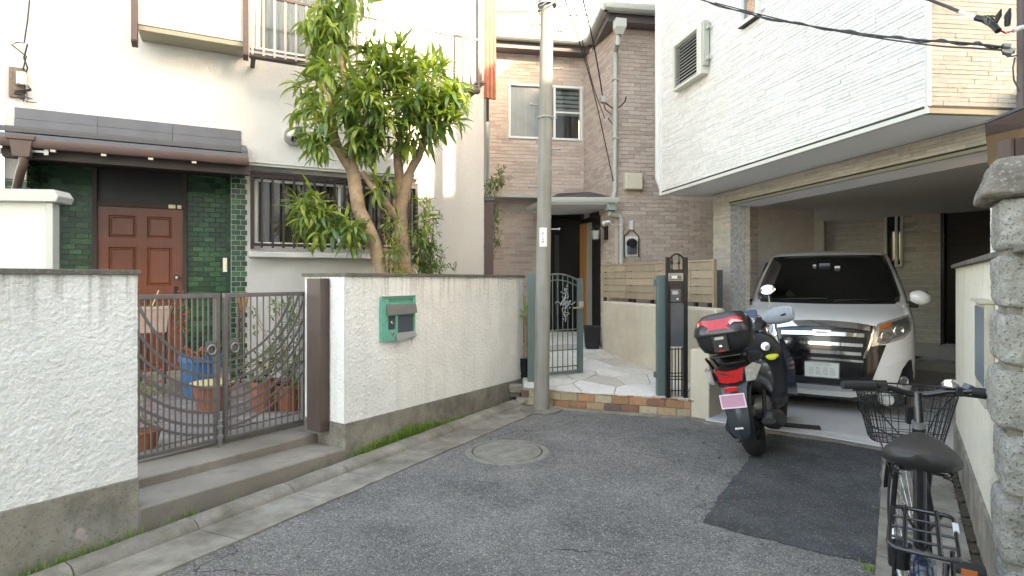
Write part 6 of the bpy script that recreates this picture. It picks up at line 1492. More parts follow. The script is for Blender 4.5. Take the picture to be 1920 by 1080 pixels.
# ------------------------------------------------------------------ bicycle
BKM = Matrix.Translation((1.325,1.85,.012)) @ Matrix.Rotation(R(-35),4,'Z')
bk = thing('bicycle', 'black city bicycle with wire basket and rear rack parked along the right gutter', 'bicycle', BKM)
RWc = Vector((0,-.42,.335)); FWc = Vector((0,.80,.335)); BB = Vector((0,.12,.31))
def bwheel(name, q, r=.335):
    q2 = q @ Matrix.Rotation(R(90),4,'Y')
    o = MB().tube([q2 @ Vector(((r-.018)*math.cos(a),(r-.018)*math.sin(a),0)) for a in [k*math.pi/24 for k in range(48)]], .018, 8, closed=True).build(name, MT['rubber'], bk, smooth=60)
    MB().tube([q2 @ Vector(((r-.042)*math.cos(a),(r-.042)*math.sin(a),0)) for a in [k*math.pi/24 for k in range(48)]], .011, 6, closed=True).build('rim', MT['alu'], o, smooth=60)
    b_ = MB()
    for k in range(28):
        a = k*2*math.pi/28; s = .028*(1 if k%2 else -1); b_.tube([q2 @ Vector((.02*math.cos(a+.9*(1 if k%4<2 else -1)),.02*math.sin(a+.9*(1 if k%4<2 else -1)),s)), q2 @ Vector(((r-.045)*math.cos(a),(r-.045)*math.sin(a),0))], .0012, 4, caps=False)
    b_.tube([q2 @ Vector((0,0,-.035)), q2 @ Vector((0,0,.035))], .02, 10); b_.build('spokes', MT['alu'], o); return o
bwheel('wheel', BKM @ Matrix.Translation(RWc))
# steering assembly turns about the head tube
HD = Vector((0,.60,.80)); STR = Matrix.Translation(HD) @ Matrix.Rotation(R(12),4,'Z') @ Matrix.Translation(-HD)
FM = BKM @ STR
bwheel('wheel', FM @ Matrix.Translation(FWc))
b_ = MB(); b_.tube([BB+Vector((0,.0,0)), (0,.25,.36), (0,.48,.58), (0,.60,.74)], .021, 10); b_.tube([(0,.625,.66),(0,.595,.83)], .024, 12)
b_.tube([BB, (0,-.06,.60)], .018, 10)
for sx in (-1,1): b_.tube([BB+Vector((sx*.03,0,0)), RWc+Vector((sx*.06,0,0))], .010, 8); b_.tube([(sx*.015,-.05,.58), RWc+Vector((sx*.06,0,0))], .009, 8)
b_.build('frame', MT['bikeblack'], bk, BKM, smooth=60)
MB().tube([(0,-.055,.58),(0,-.085,.86)], .014, 10).build('seat_post', MT['bikeblack'], bk, BKM, smooth=60)
b_ = MB()
for sx in (-1,1): b_.tube([(sx*.055,.0,0)+Vector() if False else Vector((sx*.06,.80,.335)), Vector((sx*.06,.70,.62)), Vector((sx*.03,.64,.68))], .011, 8)
b_.build('fork', MT['bikeblack'], bk, FM, smooth=60)
def fender(name, c, M, a0, a1, m, r=.365, w=.028):
    b_ = MB(); vs = []; N_ = 26; K = 5
    for i in range(N_+1):
        a = a0+(a1-a0)*i/N_
        for k in range(K):
            t = (k/(K-1)-.5)*2; rr2 = r - .012*t*t
            vs.append((c.x+w*t, c.y+rr2*math.cos(a), c.z+rr2*math.sin(a)))
    b_.add(vs, [(i*K+k,i*K+k+1,(i+1)*K+k+1,(i+1)*K+k) for i in range(N_) for k in range(K-1)]); return b_.build(name, MT[m], bk, M, smooth=80)
fender('rear_fender', RWc, BKM, R(40), R(215), 'bluefender'); fender('front_fender', FWc, FM, R(10), R(150), 'bikeblack')
MB().box(-.028,.028,-.80,-.785,.40,.50).build('rear_reflector', MT['reflwhite'], bk, BKM, bevel=.006)
# saddle
sad = []
for y, w, h, cz in ((-.16,.03,.015,.895),(-.14,.075,.03,.885),(-.09,.105,.038,.88),(-.03,.10,.038,.88),(.04,.07,.038,.888),(.11,.035,.03,.89),(.15,.02,.018,.892)):
    sad.append(ring(y, cz, w, h, 2.3, 20))
sd = loft('saddle', sad, 'saddle', bk, BKM, 60)
b_ = MB()
for sx in (-1,1): b_.tube([(sx*.06,-.13,.85),(sx*.03,-.05,.83),(sx*.02,.10,.86)], .005, 6); b_.tube([(sx*.065+.012*math.cos(t*.9),-.12+.012*math.sin(t*.9),.83+.003*t) for t in range(20)], .003, 4)
b_.build('saddle_spring', MT['black'], sd, BKM)
# handlebar
b_ = MB(); b_.tube([(-.27,.52,1.0),(-.16,.56,1.0),(-.10,.61,.985),(-.04,.63,.965),(0,.635,.96),(.04,.63,.965),(.10,.61,.985),(.16,.56,1.0),(.27,.52,1.0)], .0125, 10); b_.build('handlebar', MT['bikeblack'], bk, FM, smooth=60)
b_ = MB(); b_.tube([(0,.635,.965),(0,.615,.90),(0,.60,.80)], [.020,.018,.020], 10); b_.build('stem', MT['bikeblack'], bk, FM, smooth=60)
MB().tube([(0,.605,.83),(0,.60,.855)], .026, 14).build('headset', MT['steel'], bk, FM, smooth=60)
for sx in (-1,1):
    b_ = MB(); b_.tube([(sx*.165,.558,1.0),(sx*.175,.553,1.0),(sx*.285,.512,1.0)], [.019,.0165,.0175], 12); b_.build('grip', MT['rubber'], bk, FM, smooth=60)
    b_ = MB(); b_.tube([(sx*.13,.59,.985),(sx*.16,.60,.975),(sx*.24,.575,.972)], [.010,.007,.006], 6); b_.box(*(sorted((sx*.115,sx*.15))),.565,.60,.975,1.01); b_.build('brake_lever', MT['black'], bk, FM, bevel=.003)
b_ = MB(); b_.lathe([(.03,0),(.032,.012),(.02,.028),(.001,.033)], Matrix.Translation((.105,.60,1.005)), 16); b_.build('bell', MT['chrome'], bk, FM, smooth=60)
b_ = MB(); b_.tube([(.15,.57,1.0),(.16,.575,1.02)], .02, 10); b_.build('gear_shifter', MT['gunmetal'], bk, FM)
b_ = MB(); b_.tube([(-.14,.6,.97),(-.20,.75,.93),(-.12,.80,.86),(-.03,.72,.75)], .003, 5); b_.tube([(.14,.6,.97),(.17,.78,.95),(.10,.80,.84),(.03,.70,.72)], .003, 5); b_.tube([(-.13,.6,.97),(-.22,.68,.90),(-.15,.70,.80),(0,.60,.74)], .003, 5); b_.build('brake_cable', MT['black'], bk, FM, smooth=70)
# basket
bs_ = place(None, 'basket', bk, FM)
b_ = MB(); zt_b, zb_b = .945, .715; yc = .86
def rim(z, w, d, y0, rad=.05):
    pts = []
    for k in range(40):
        a = 2*math.pi*k/40; c, s = math.cos(a), math.sin(a); pts.append(Vector((w*math.copysign(abs(c)**.45,c), y0+d*math.copysign(abs(s)**.45,s), z)))
    return pts
tops = rim(zt_b,.188,.13,yc); bots = rim(zb_b,.135,.095,yc)
b_.tube(tops, .0042, 6, closed=True); b_.tube(bots, .0025, 5, closed=True)
for f in (.25,.5,.75,.9): b_.tube([t_.lerp(q_, f) for t_, q_ in zip(tops, bots)], .0018, 4, closed=True)
for k in range(40): b_.tube([tops[k], bots[k]], .0018, 4, caps=False)
for k in range(-5,6): b_.tube([(k*.024,yc-.092,zb_b),(k*.024,yc+.092,zb_b)], .0018, 4); 
for k in range(-3,4): b_.tube([(-.13,yc+k*.026,zb_b),(.13,yc+k*.026,zb_b)], .0018, 4)
b_.build('wire_mesh', MT['black'], bs_, FM)
MB().tube([(-.16,yc-.13,zt_b+.012),(-.19,yc-.05,zt_b+.01),(-.195,yc+.05,zt_b+.008)], .006, 6).build('basket_trim', MT['bikeblack'], bs_, FM)
b_ = MB(); b_.tube([(-.10,yc-.05,zb_b-.006),(-.06,.72,.55),(-.055,.79,.34)], .005, 6); b_.tube([(.10,yc-.05,zb_b-.006),(.06,.72,.55),(.055,.79,.34)], .005, 6); b_.build('basket_stay', MT['bikeblack'], bs_, FM, smooth=50)
b_ = MB(); b_.box(-.03,.03,.655,.69,.83,.90); b_.build('basket_plate', MT['black'], bs_, FM); b_ = MB(); b_.lathe([(.03,0),(.034,.03),(.02,.05)], Matrix.Translation((-.035,yc+.16,.86)) @ Matrix.Rotation(R(-90),4,'X'), 16); b_.build('headlamp', MT['clearlens'], bk, FM, smooth=50)
# rear rack
b_ = MB(); x0_, x1_, y0_, y1_, zr = -.075,.075,-.50,-.17,.745
def rrect(x0,x1,y0,y1,z,r):
    pts = []
    for cx,cy,a0 in ((x1-r,y1-r,0),(x0+r,y1-r,90),(x0+r,y0+r,180),(x1-r,y0+r,270)):
        for k in range(5): a = R(a0+k*22.5); pts.append((cx+r*math.cos(a),cy+r*math.sin(a),z))
    return pts
b_.tube(rrect(x0_,x1_,y0_,y1_,zr,.03), .006, 8, closed=True)
for x in (-.04,.035): b_.tube([(x,y0_,zr+.004),(x,y1_,zr+.004)], .006, 8)
for y in (-.42,-.34,-.26): b_.tube([(x0_,y,zr),(x1_,y,zr)], .0035, 6)
for sx in (-1,1): b_.tube([(sx*.06,-.44,zr),(sx*.07,-.43,.5),(sx*.065,-.42,.34)], .006, 6); b_.tube([(sx*.05,y1_,zr),(sx*.02,-.08,.66)], .005, 6)
b_.build('rear_rack', MT['bikeblack'], bk, BKM, smooth=60)
MB().box(.068,.082,-.30,-.24,zr-.006,zr+.007).build('rack_sticker', MT['reflwhite'], bk, BKM)
# crank and pedals
b_ = MB(); b_.tube([BB+Vector((-.06,0,0)), BB+Vector((.06,0,0))], .018, 10); b_.tube([BB+Vector((.06,0,0)), BB+Vector((.075,.12,.13))], .010, 8); b_.tube([BB+Vector((-.06,0,0)), BB+Vector((-.075,-.12,-.13))], .010, 8); q = Matrix.Translation(BB+Vector((.045,0,0))) @ Matrix.Rotation(R(90),4,'Y'); b_.lathe([(.085,-.003),(.09,0),(.085,.003),(.05,.002)], q, 28); b_.build('crank', MT['bikeblack'], bk, BKM, smooth=50)
b_ = MB(); b_.prism([(.02,-.44,.385),(.055,.12,.41),(.055,.14,.26),(.055,.05,.2),(.05,-.44,.28)], (.02,0,0)); b_.build('chain_case', MT['bikeblack'], bk, BKM, bevel=.006)
for sx, d in ((1,1),(-1,-1)):
    c_ = BB+Vector((sx*.135,d*.12,d*.13)); b_ = MB(); b_.box(c_.x-.048,c_.x+.048,c_.y-.034,c_.y+.034,c_.z-.013,c_.z+.013); pd = b_.build('pedal', MT['rubber'], bk, BKM, bevel=.008)
    MB().box(c_.x-.022,c_.x+.022,c_.y-.038,c_.y-.032,c_.z-.008,c_.z+.010).build('pedal_reflector', MT['amber'], pd, BKM)
b_ = MB(); b_.tube([(-.05,-.42,.33),(-.14,-.50,.02)], .009, 8); b_.build('kickstand', MT['alu'], bk, BKM)
MB().lathe([(.03,-.04),(.033,.03)], Matrix.Translation((-.055,-.16,.60)), 12).build('lock_body', MT['black'], bk, BKM, smooth=40)

# ------------------------------------------------------------------ leaves and plants
def leaf_mesh(name, m, L=.20, W=.042, droop=.5, segs=6, rv=.5, fold=.25):
    b_ = MB(); b_.rv = rv; vs = []; y = z = 0; a = .0; prof = [.12,.62,.95,1.0,.82,.5,.03]
    for i in range(segs+1):
        w = W*.5*prof[min(i,6)] if segs == 6 else W*.5*math.sin(math.pi*(.08+.9*i/segs))
        vs += [(-w, y, z+w*fold), (0, y, z), (w, y, z+w*fold)]
        a -= droop/segs*(1+i*.25); y += L/segs*math.cos(a); z += L/segs*math.sin(a)
    fs = []
    for i in range(segs): k = i*3; fs += [(k,k+1,k+4,k+3),(k+1,k+2,k+5,k+4)]
    b_.add(vs, fs); return b_.mesh(name, m, 80)
def mat_from(p, d, roll=0, s=1):
    d = Vector(d).normalized(); q = d.to_track_quat('Y', 'Z').to_matrix().to_4x4()
    return Matrix.Translation(p) @ q @ Matrix.Rotation(roll,4,'Y') @ Matrix.Diagonal((s,s,s,1))
def plant_leaves(root, mats_, meshes, single=300, name='leaf', field='foliage', m=None):
    cv = Vector((0,0,CH)); order = sorted(mats_, key=lambda t: (t[0].translation-cv).length - .0)
    rest = order[single:]
    for M, k in order[:single]: place(meshes[k], name, root, M)
    if rest:
        vs = []; fs = []; rv = []
        for M, k in rest:
            me = meshes[k]; base = len(vs); vs += [tuple(M @ v.co) for v in me.vertices]; fs += [tuple(i+base for i in p.vertices) for p in me.polygons]
            rr = random.random(); rv += [rr]*len(me.vertices)
        me = bpy.data.meshes.new(field); me.from_pydata(vs, [], fs); at = me.attributes.new('rnd','FLOAT','POINT'); at.data.foreach_set('value', rv); me.materials.append(m); me.shade_smooth()
        place(me, field, root, I4, stuff=True)
rl = random.Random(11)
def whorl(p, up, n, out, spread=(.2,1.2), droopz=0, s=(.8,1.15), nm=5):
    up = Vector(up).normalized(); a0 = rl.random()*6.28
    x = up.orthogonal().normalized(); y = up.cross(x)
    for k in range(n):
        a = a0 + k*2.4; t = rl.uniform(*spread); d = up*math.cos(t) + (x*math.cos(a)+y*math.sin(a))*math.sin(t); d.z += droopz
        out.append((mat_from(p - up*rl.uniform(0,.12), d, rl.uniform(-.5,.5), rl.uniform(*s)*(rl.uniform(.45,.8) if rl.random() < .22 else 1)), rl.randrange(nm)))
leafs = [leaf_mesh('leaf', MT['leaf'], .265, .044, dr, rv=(i+.5)/5) for i, dr in enumerate((.2,.45,.7,1.0,1.3))]
tree = thing('garden_tree', 'twin trunked evergreen tree with long drooping leaves behind the letterbox wall', 'tree', Matrix.Translation((-1.3,6.6,0)))
def tp(px, py, D): return P(px, py, D)
def limb(pts, rs_, name='trunk', seg=12):
    b_ = MB(); q = []
    rr_ = []
    for i in range(len(pts)-1):
        for k in range(6):
            t = k/6; v = Vector(pts[i]).lerp(Vector(pts[i+1]), t); v += Vector((noise.noise(v*4),noise.noise(v*4+Vector((9,0,0))),0))*.018; q.append(v); r0 = rs_[i]*(1-t)+rs_[i+1]*t; rr_.append(r0*(1+.10*noise.noise(v*11)))
    q.append(Vector(pts[-1])); rr_.append(rs_[-1]); b_.tube(q, rr_, seg); return b_.build(name, MT['bark'], tree, smooth=70)
T1 = [tp(725,560,6.45),tp(716,500,6.45),tp(695,440,6.45),tp(672,390,6.45),tp(661,330,6.45),tp(659,290,6.45)]
limb(T1, [.085,.08,.085,.08,.075,.06]); limb([T1[-1],tp(660,255,6.4),tp(655,215,6.4),tp(640,120,6.4),tp(625,20,6.4)], [.055,.045,.035,.028,.02], 'branch')
limb([tp(661,325,6.45),tp(640,290,6.4),tp(622,258,6.35),tp(612,225,6.35)], [.06,.055,.05,.035], 'branch')
limb([tp(640,290,6.4),tp(628,250,6.35),tp(618,180,6.3),tp(600,150,6.3)], [.045,.035,.025,.015], 'branch')
limb([tp(622,258,6.35),tp(600,235,6.2),tp(575,190,6.1)], [.03,.02,.012], 'branch')
limb([tp(660,270,6.4),tp(680,230,6.3),tp(700,180,6.3)], [.035,.025,.015], 'branch')
T2 = [tp(762,560,6.7),tp(760,500,6.7),tp(755,440,6.7),tp(750,390,6.7),tp(760,350,6.7),tp(768,325,6.7)]
limb(T2, [.09,.088,.075,.075,.07,.06]); limb([T2[-1],tp(785,295,6.7),tp(793,270,6.65)], [.05,.05,.042], 'branch')
limb([tp(752,385,6.7),tp(748,330,6.7),tp(746,290,6.7),tp(752,265,6.7)], [.06,.055,.05,.045], 'branch')
limb([tp(755,418,6.7),tp(730,390,6.6),tp(700,350,6.5),tp(678,322,6.45)], [.05,.042,.038,.03], 'branch')
for a_, c_ in (((793,270),(840,220)),((793,270),(800,190)),((752,265),(735,190)),((752,265),(770,150)),((793,270),(860,200)),((752,265),(705,200))):
    limb([tp(*a_,6.68), tp((a_[0]+c_[0])/2+4,(a_[1]+c_[1])/2,6.6), tp(*c_,6.5)], [.028,.02,.01], 'branch')
limb([tp(745,475,6.7),tp(700,465,6.5),tp(640,455,6.3)], [.03,.02,.01], 'branch')
LV = []
def blob(cx, cy, D, rx, ry, rd, n, per, upb, spread, droopz, s=(.8,1.15), thin=0):
    k = 0
    while k < n:
        a, c_, e = rl.uniform(-1,1), rl.uniform(-1,1), rl.uniform(-1,1)
        if a*a+c_*c_+e*e > 1: continue
        if rl.random() < thin and a*a+c_*c_ < .35: continue
        p = P(cx+a*rx, cy+c_*ry, D+e*rd); up = Vector((a*.9, e*.9-.25, upb + (-c_)*.6))
        whorl(p, up, per, LV, spread, droopz, s); k += 1
blob(792,165,6.6,74,72,.45,50,13,.9,(.25,1.35),-.10)
blob(735,120,6.6,45,50,.35,20,14,1.0,(.2,1.3),-.08)
blob(835,190,6.5,38,52,.3,18,13,.8,(.3,1.4),-.12)
blob(790,215,6.6,60,38,.35,22,11,.3,(.5,1.8),-.6)
blob(625,165,6.35,78,72,.40,38,11,.6,(.3,1.6),-.35)
blob(690,200,6.3,45,60,.35,24,12,.7,(.3,1.5),-.25)
blob(705,110,6.45,40,45,.3,14,12,.7,(.3,1.5),-.25)
blob(715,215,6.45,30,45,.25,9,11,.5,(.4,1.6),-.35)
blob(612,60,6.35,50,80,.32,34,11,.2,(.6,1.9),-.7)
blob(650,0,6.4,45,60,.3,16,11,.3,(.6,1.8),-.6)
blob(590,215,6.2,45,50,.25,12,11,.3,(.5,1.8),-.5)
blob(700,265,6.4,22,35,.2,5,8,.3,(.5,1.8),-.5)
blob(672,255,6.3,40,35,.2,9,10,.3,(.5,1.8),-.5)
blob(596,262,6.15,30,35,.2,6,10,.3,(.5,1.8),-.5)
blob(770,262,6.55,50,22,.2,9,10,.2,(.5,1.8),-.6)
blob(708,335,6.4,26,18,.12,3,9,.6,(.4,1.5),-.2)
blob(790,400,6.6,30,50,.2,8,9,.6,(.4,1.6),-.3,(.5,.8))
blob(742,440,6.3,28,45,.15,7,8,.6,(.4,1.6),-.2,(.4,.7))
n_main = len(LV)
blob(585,390,6.25,42,38,.25,13,11,.7,(.4,1.5),-.25)
blob(620,420,6.3,60,32,.25,12,11,.5,(.5,1.6),-.35)
blob(655,435,6.3,40,28,.2,7,10,.5,(.5,1.6),-.3)
plant_leaves(tree, LV, leafs, 300, m=MT['leaf'])
# shrub at the foot of the tree
shl = [leaf_mesh('leaf', MT['leaf_s'], .10, .020, dr, rv=(i+.5)/4) for i, dr in enumerate((.2,.5,.8,1.1))]
yl = [leaf_mesh('leaf', MT['leaf_y'], .11, .026, dr, rv=(i+.5)/3) for i, dr in enumerate((.3,.7,1.0))]
def shrub(name, label, base, blobs, meshes, m, stemh, group=None, mm=MT['bark'], single=40, nst=6, sc_=(.7,1.1), cat='shrub'):
    root = thing(name, label, cat, Matrix.Translation(base), group); out = []
    b_ = MB()
    for (c, r, n, per) in blobs:
        for k in range(n):
            v = Vector((rl.gauss(0,.5),rl.gauss(0,.5),rl.gauss(0,.5))); v = v/max(1,v.length); p = Vector(c)+Vector((v.x*r[0],v.y*r[1],v.z*r[2]))
            if k % max(1,n//nst) == 0: b_.tube([Vector(base), Vector(base).lerp(p,.55)+Vector((0,0,.04)), p], [.008,.006,.003], 5)
            whorl(p, Vector((v.x,v.y,.7+v.z)), per, out, (.3,1.6), -.1, sc_, len(meshes))
    b_.build('stem', mm, root, smooth=60); plant_leaves(root, out, meshes, single, m=m); return root
b0 = P(800,500,6.9)
shrub('shrub', 'fine leaved green shrub rising at the foot of the tree above the wall', (b0.x,b0.y,.9), [((b0.x-.05,b0.y-.1,1.9),(.25,.2,.35),40,10),((b0.x+.02,b0.y,1.75),(.22,.2,.25),34,10),((b0.x-.0,b0.y,2.15),(.18,.15,.35),22,9),((b0.x+.15,b0.y-.1,1.65),(.28,.15,.12),14,9)], shl, MT['leaf_s'], .5)
b1 = P(735,490,6.4)
shrub('shrub', 'yellow green variegated shrub between the two tree trunks', (b1.x,b1.y,.9), [((b1.x,b1.y,1.95),(.14,.12,.3),12,9),((b1.x+.06,b1.y,1.62),(.25,.12,.12),14,9)], yl, MT['leaf_y'], .5)
b2 = P(915,400,10.2); 
shrub('shrub', 'bright green bush growing in the gap between the white and brown houses', (b2.x-.25,9.3,.3), [((-.30,9.2,2.6),(.20,.15,.8),46,8),((-.22,9.1,3.1),(.22,.12,.3),14,8)], shl, MT['leaf_s'], 1.5, sc_=(.8,1.2))
# palm in a black pot left of the utility pole
pb = Vector((.155,7.05,.24)); pr = thing('potted_palm', 'small potted palm with spiky leaves behind the wall end', 'plant', Matrix.Translation(pb))
MB().lathe([(.09,0),(.115,.24),(.12,.25),(.105,.25),(.10,.2),(.001,.2)], Matrix.Translation(pb), 20).build('pot', MT['black'], pr, smooth=40)
b_ = MB()
for k in range(7): a = k*2.4; b_.tube([pb+Vector((.02*math.cos(a),.02*math.sin(a),.2)), pb+Vector((.03*math.cos(a),.03*math.sin(a),.75))], .014, 6)
b_.build('stem', MT['bark'], pr)
blade = [leaf_mesh('palm_leaf', MT['grass'], .34, .014, dr, rv=.3*i+.1) for i, dr in enumerate((.3,.8,1.3))]
for k in range(60):
    a = k*2.4; t = rl.uniform(.1,1.3); z = rl.uniform(.62,.85); place(blade[k%3], 'palm_leaf', pr, mat_from(pb+Vector((.02*math.cos(a),.02*math.sin(a),z)), (math.cos(a)*math.sin(t),math.sin(a)*math.sin(t),math.cos(t)), 0, rl.uniform(.6,1.1)))
# grass tufts along the wall foot (individual tufts are blades in one mass)
def weeds(name, label, spots, m):
    vs = []; fs = []; rv = []
    for (p, h, n, sp) in spots:
        for k in range(n):
            a = rl.random()*6.28; q = Vector(p)+Vector((rl.gauss(0,sp),rl.gauss(0,sp),0)); hh = h*rl.uniform(.5,1.1); ln = Vector((math.cos(a),math.sin(a),0))*hh*rl.uniform(.1,.7); w = Vector((-math.sin(a),math.cos(a),0))*rl.uniform(.0016,.0032)
            b0_ = len(vs); mid = q+ln*.35+Vector((0,0,hh*.65)); tip = q+ln+Vector((0,0,hh*rl.uniform(.75,1)))
            vs += [tuple(q-w),tuple(q+w),tuple(mid+w*.8),tuple(mid-w*.8),tuple(tip)]; fs += [(b0_,b0_+1,b0_+2,b0_+3),(b0_+3,b0_+2,b0_+4)]; rv += [rl.random()]*5
    me = bpy.data.meshes.new(name); me.from_pydata(vs,[],fs); at = me.attributes.new('rnd','FLOAT','POINT'); at.data.foreach_set('value', rv); me.materials.append(m)
    o = place(me, name); tag(o, label, 'weeds', kind='stuff'); return o
def lwp(px, py, off): 
    u, z = LW.uz(px, py, off); return LW.w(u, -off-.022, .0)
sp1 = []
for k in range(60):
    t = k/60; px = 655+ (960-655)*t; py = 862-(862-752)*t; dens = math.exp(-((px-765)/65)**2)+.35*math.exp(-((px-690)/30)**2)+.05
    sp1.append((lwp(px, py, .03)+Vector((0,0,.02)), .06+.09*dens*rl.uniform(.6,1.2), int(2+34*dens), .016))
weeds('grass', 'green grass tufts growing along the foot of the letterbox wall', sp1, MT['grass'])
sp2 = []
for k in range(40):
    t = k/40; px = 40+(262-40)*t; py = 1078-(1078-1000)*t; sp2.append((lwp(px, py, .03)+Vector((0,0,.02)), .09*rl.uniform(.5,1.1), 5, .02))
for px, n in ((285,5),(312,7),(345,16),(352,14),(432,4),(460,3),(575,7),(580,6)):
    u = LW.u(px); q = LW.w(u,-.045,.0); sp2.append((q+Vector((0,0,.02)), .07, n, .02))
weeds('grass', 'sparse grass tufts at the foot of the left wall and the doorsteps', sp2, MT['grass'])
g_ = G(1632,1068); g2 = G(1645,955)
weeds('weed', 'small clover weed at the edge of the fresh asphalt by the bicycle', [(Vector((g_.x,g_.y,0)),.025,60,.022),(Vector((g2.x-.01,g2.y,0)),.02,10,.012)], MT['grass'])
# pots in the courtyard
cz0 = .236
def pot(name, label, px, py, D, r, h, m, rimm=None, group=None, cat='plant pot', soil=True):
    a, b1_ = ray(px, py); x = a*D; M = Matrix.Translation((x, D, cz0))
    root = thing(name, label, cat, M, group)
    MB().lathe([(r*.78,0),(r*.98,h*.86),(r*1.06,h*.87),(r*1.06,h),(r*.95,h),(r*.93,h*.85),(.001,h*.85)], M, 28).build('pot_body', MT[m], root, smooth=35)
    return root, Vector((x, D, cz0))
pt, c = pot('plant_pot', 'tall blue plastic planter beside the wooden front door', 377, 690, 6.0, .20, .42, 'blue_pl')
b_ = MB()
for k in range(22): b_.tube([c+Vector((rl.uniform(-.12,.12),rl.uniform(-.12,.12),.38)), c+Vector((rl.uniform(-.16,.16),rl.uniform(-.16,.16),rl.uniform(.44,.52)))], .012, 5)
b_.build('dry_stalks', MT['terracotta'], pt)
pt, c = pot('plant_pot', 'round terracotta pot with a cream rim in front of the blue planter', 399, 728, 5.35, .17, .25, 'terracotta')
MB().lathe([(.185,.235),(.19,.255),(.165,.26),(.001,.262)], Matrix.Translation(c), 28).build('lid', mat('straw_yellow',(.5,.42,.2),.7), pt, smooth=40)
shl2 = shl
def pplant(label, px, D, r, h, m, blobs, meshes, lm, single=30):
    a = (px-CX)/FPX; base = Vector((a*D, D, cz0)); root, c = pot('potted_plant', label, px, 700, D, r, h, m, cat='potted plant')
    out = []; b_ = MB()
    for (dx, dy, z, rx, rz, n, per) in blobs:
        for k in range(n):
            p = c+Vector((dx+rl.gauss(0,.5)*rx, dy+rl.gauss(0,.5)*rx, z+rl.uniform(-1,1)*rz)); whorl(p, (rl.uniform(-.6,.6),rl.uniform(-.6,.6),1), per, out, (.3,1.5), -.1, (.7,1.1), len(meshes))
            if k % 4 == 0: b_.tube([c+Vector((0,0,h)), p], .004, 5)
    b_.build('stem', MT['bark'], root); plant_leaves(root, out, meshes, single, m=lm); return root, c
pplant('bushy green potted shrub just inside the right gate leaf', 545, 5.35, .14, .24, 'terracotta', [(0,0,.62,.24,.42,75,9),(.12,.1,.9,.12,.25,20,8)], shl, MT['leaf_s'])
pplant('terracotta pot of low dry leafed plant left of the bushy shrub', 497, 5.3, .13, .28, 'terracotta', [(0,0,.42,.16,.14,24,8)], yl, MT['leaf_s'])
rt_, c = pplant('terracotta pot with thin stems and red flowers inside the left gate leaf', 272, 4.15, .10, .12, 'terracotta', [(0,0,.35,.12,.3,14,7)], shl, MT['leaf_s'])
b_ = MB()
for k in range(10): b_.lathe([(.001,-.012),(.016,0),(.001,.01)], Matrix.Translation(c+Vector((rl.uniform(-.12,.1),rl.uniform(-.1,.1),rl.uniform(.2,.6)))), 6)
b_.build('red_flower', MT['pink_fl'], rt_, stuff=True)
# stone trough raised near the door with begonia
a = (285-CX)/FPX; D = 6.0; tr_ = thing('stone_planter', 'pale pinkish stone planter on a stand before the wooden front door', 'planter', Matrix.Translation((a*D,D,cz0)))
M_ = Matrix.Translation((a*D,D,cz0)) @ Matrix.Rotation(R(26),4,'Z'); b_ = MB(); wall_faces(b_, -.18,.18,-.0,.0,[],0,0) if False else None
MB().loft([[(x*s_,y*s_,z) for x,y in ((-.17,-.12),(.17,-.12),(.17,.12),(-.17,.12))] for s_,z in ((.8,.66),(1,.90),(1.06,.90),(1.06,.93),(.95,.93),(.9,.88))]).build('trough', mat('pink_stone',(.38,.27,.21),.85,var=.15,vscale=10), tr_, M_, bevel=.008)
b_ = MB(); 
for sx in (-1,1):
    for sy in (-1,1): b_.box(sx*.11-.012,sx*.11+.012,sy*.08-.012,sy*.08+.012,0,.66)
b_.build('stand_leg', MT['brown_dark'], tr_, M_)
out = []
for k in range(12): whorl(M_ @ Vector((rl.uniform(-.14,.14),rl.uniform(-.08,.08),.95)), (0,0,1), 6, out, (.3,1.4), 0, (.5,.8), 4)
for k in range(26): whorl(M_ @ Vector((.27+rl.uniform(-.05,.05),-.1+rl.uniform(-.04,.04),rl.uniform(.62,1.05))), (rl.uniform(-1,1),rl.uniform(-1,1),-.1), 5, out, (.3,1.4), -.2, (.5,.7), 4)
plant_leaves(tr_, out, shl, 30, m=MT['leaf_s'])
b_ = MB()
for k in range(16): b_.lathe([(.001,-.014),(.02,0),(.001,.012)], M_ @ Matrix.Translation((.27+rl.uniform(-.08,.08),-.1+rl.uniform(-.06,.06),rl.uniform(.6,1.1))), 6)
b_.build('red_flower', MT['pink_fl'], tr_, stuff=True)
b_ = MB(); b_.tube([M_ @ Vector((.0,.0,.93)), M_ @ Vector((.06,0,1.10))], .006, 6); b_.build('plant_stick', mat('straw',(.6,.5,.25),.8), tr_)
# garden tools leaning by the green pillar
q = HF.w(hu(455,.15), -.15, .236); tl2 = thing('garden_broom', 'broom and long handled tools leaning against the green tiled pillar', 'broom', Matrix.Translation(q))
b_ = MB(); b_.tube([q+Vector((.0,-.05,0)), q+Vector((0,.0,1.0))], .012, 8); b_.tube([q+Vector((-.05,-.05,0)), q+Vector((-.03,.0,1.05))], .010, 8); b_.build('handle', MT['brown'], tl2)
b_ = MB()
for k in range(40): b_.tube([q+Vector((rl.uniform(-.02,.02),0,.75)), q+Vector((rl.uniform(-.06,.06),rl.uniform(-.03,.03),1.0))], .003, 4)
b_.build('bristles', MT['wood_l'], tl2); q = HF.w(hu(447,.25), -.25, .236)
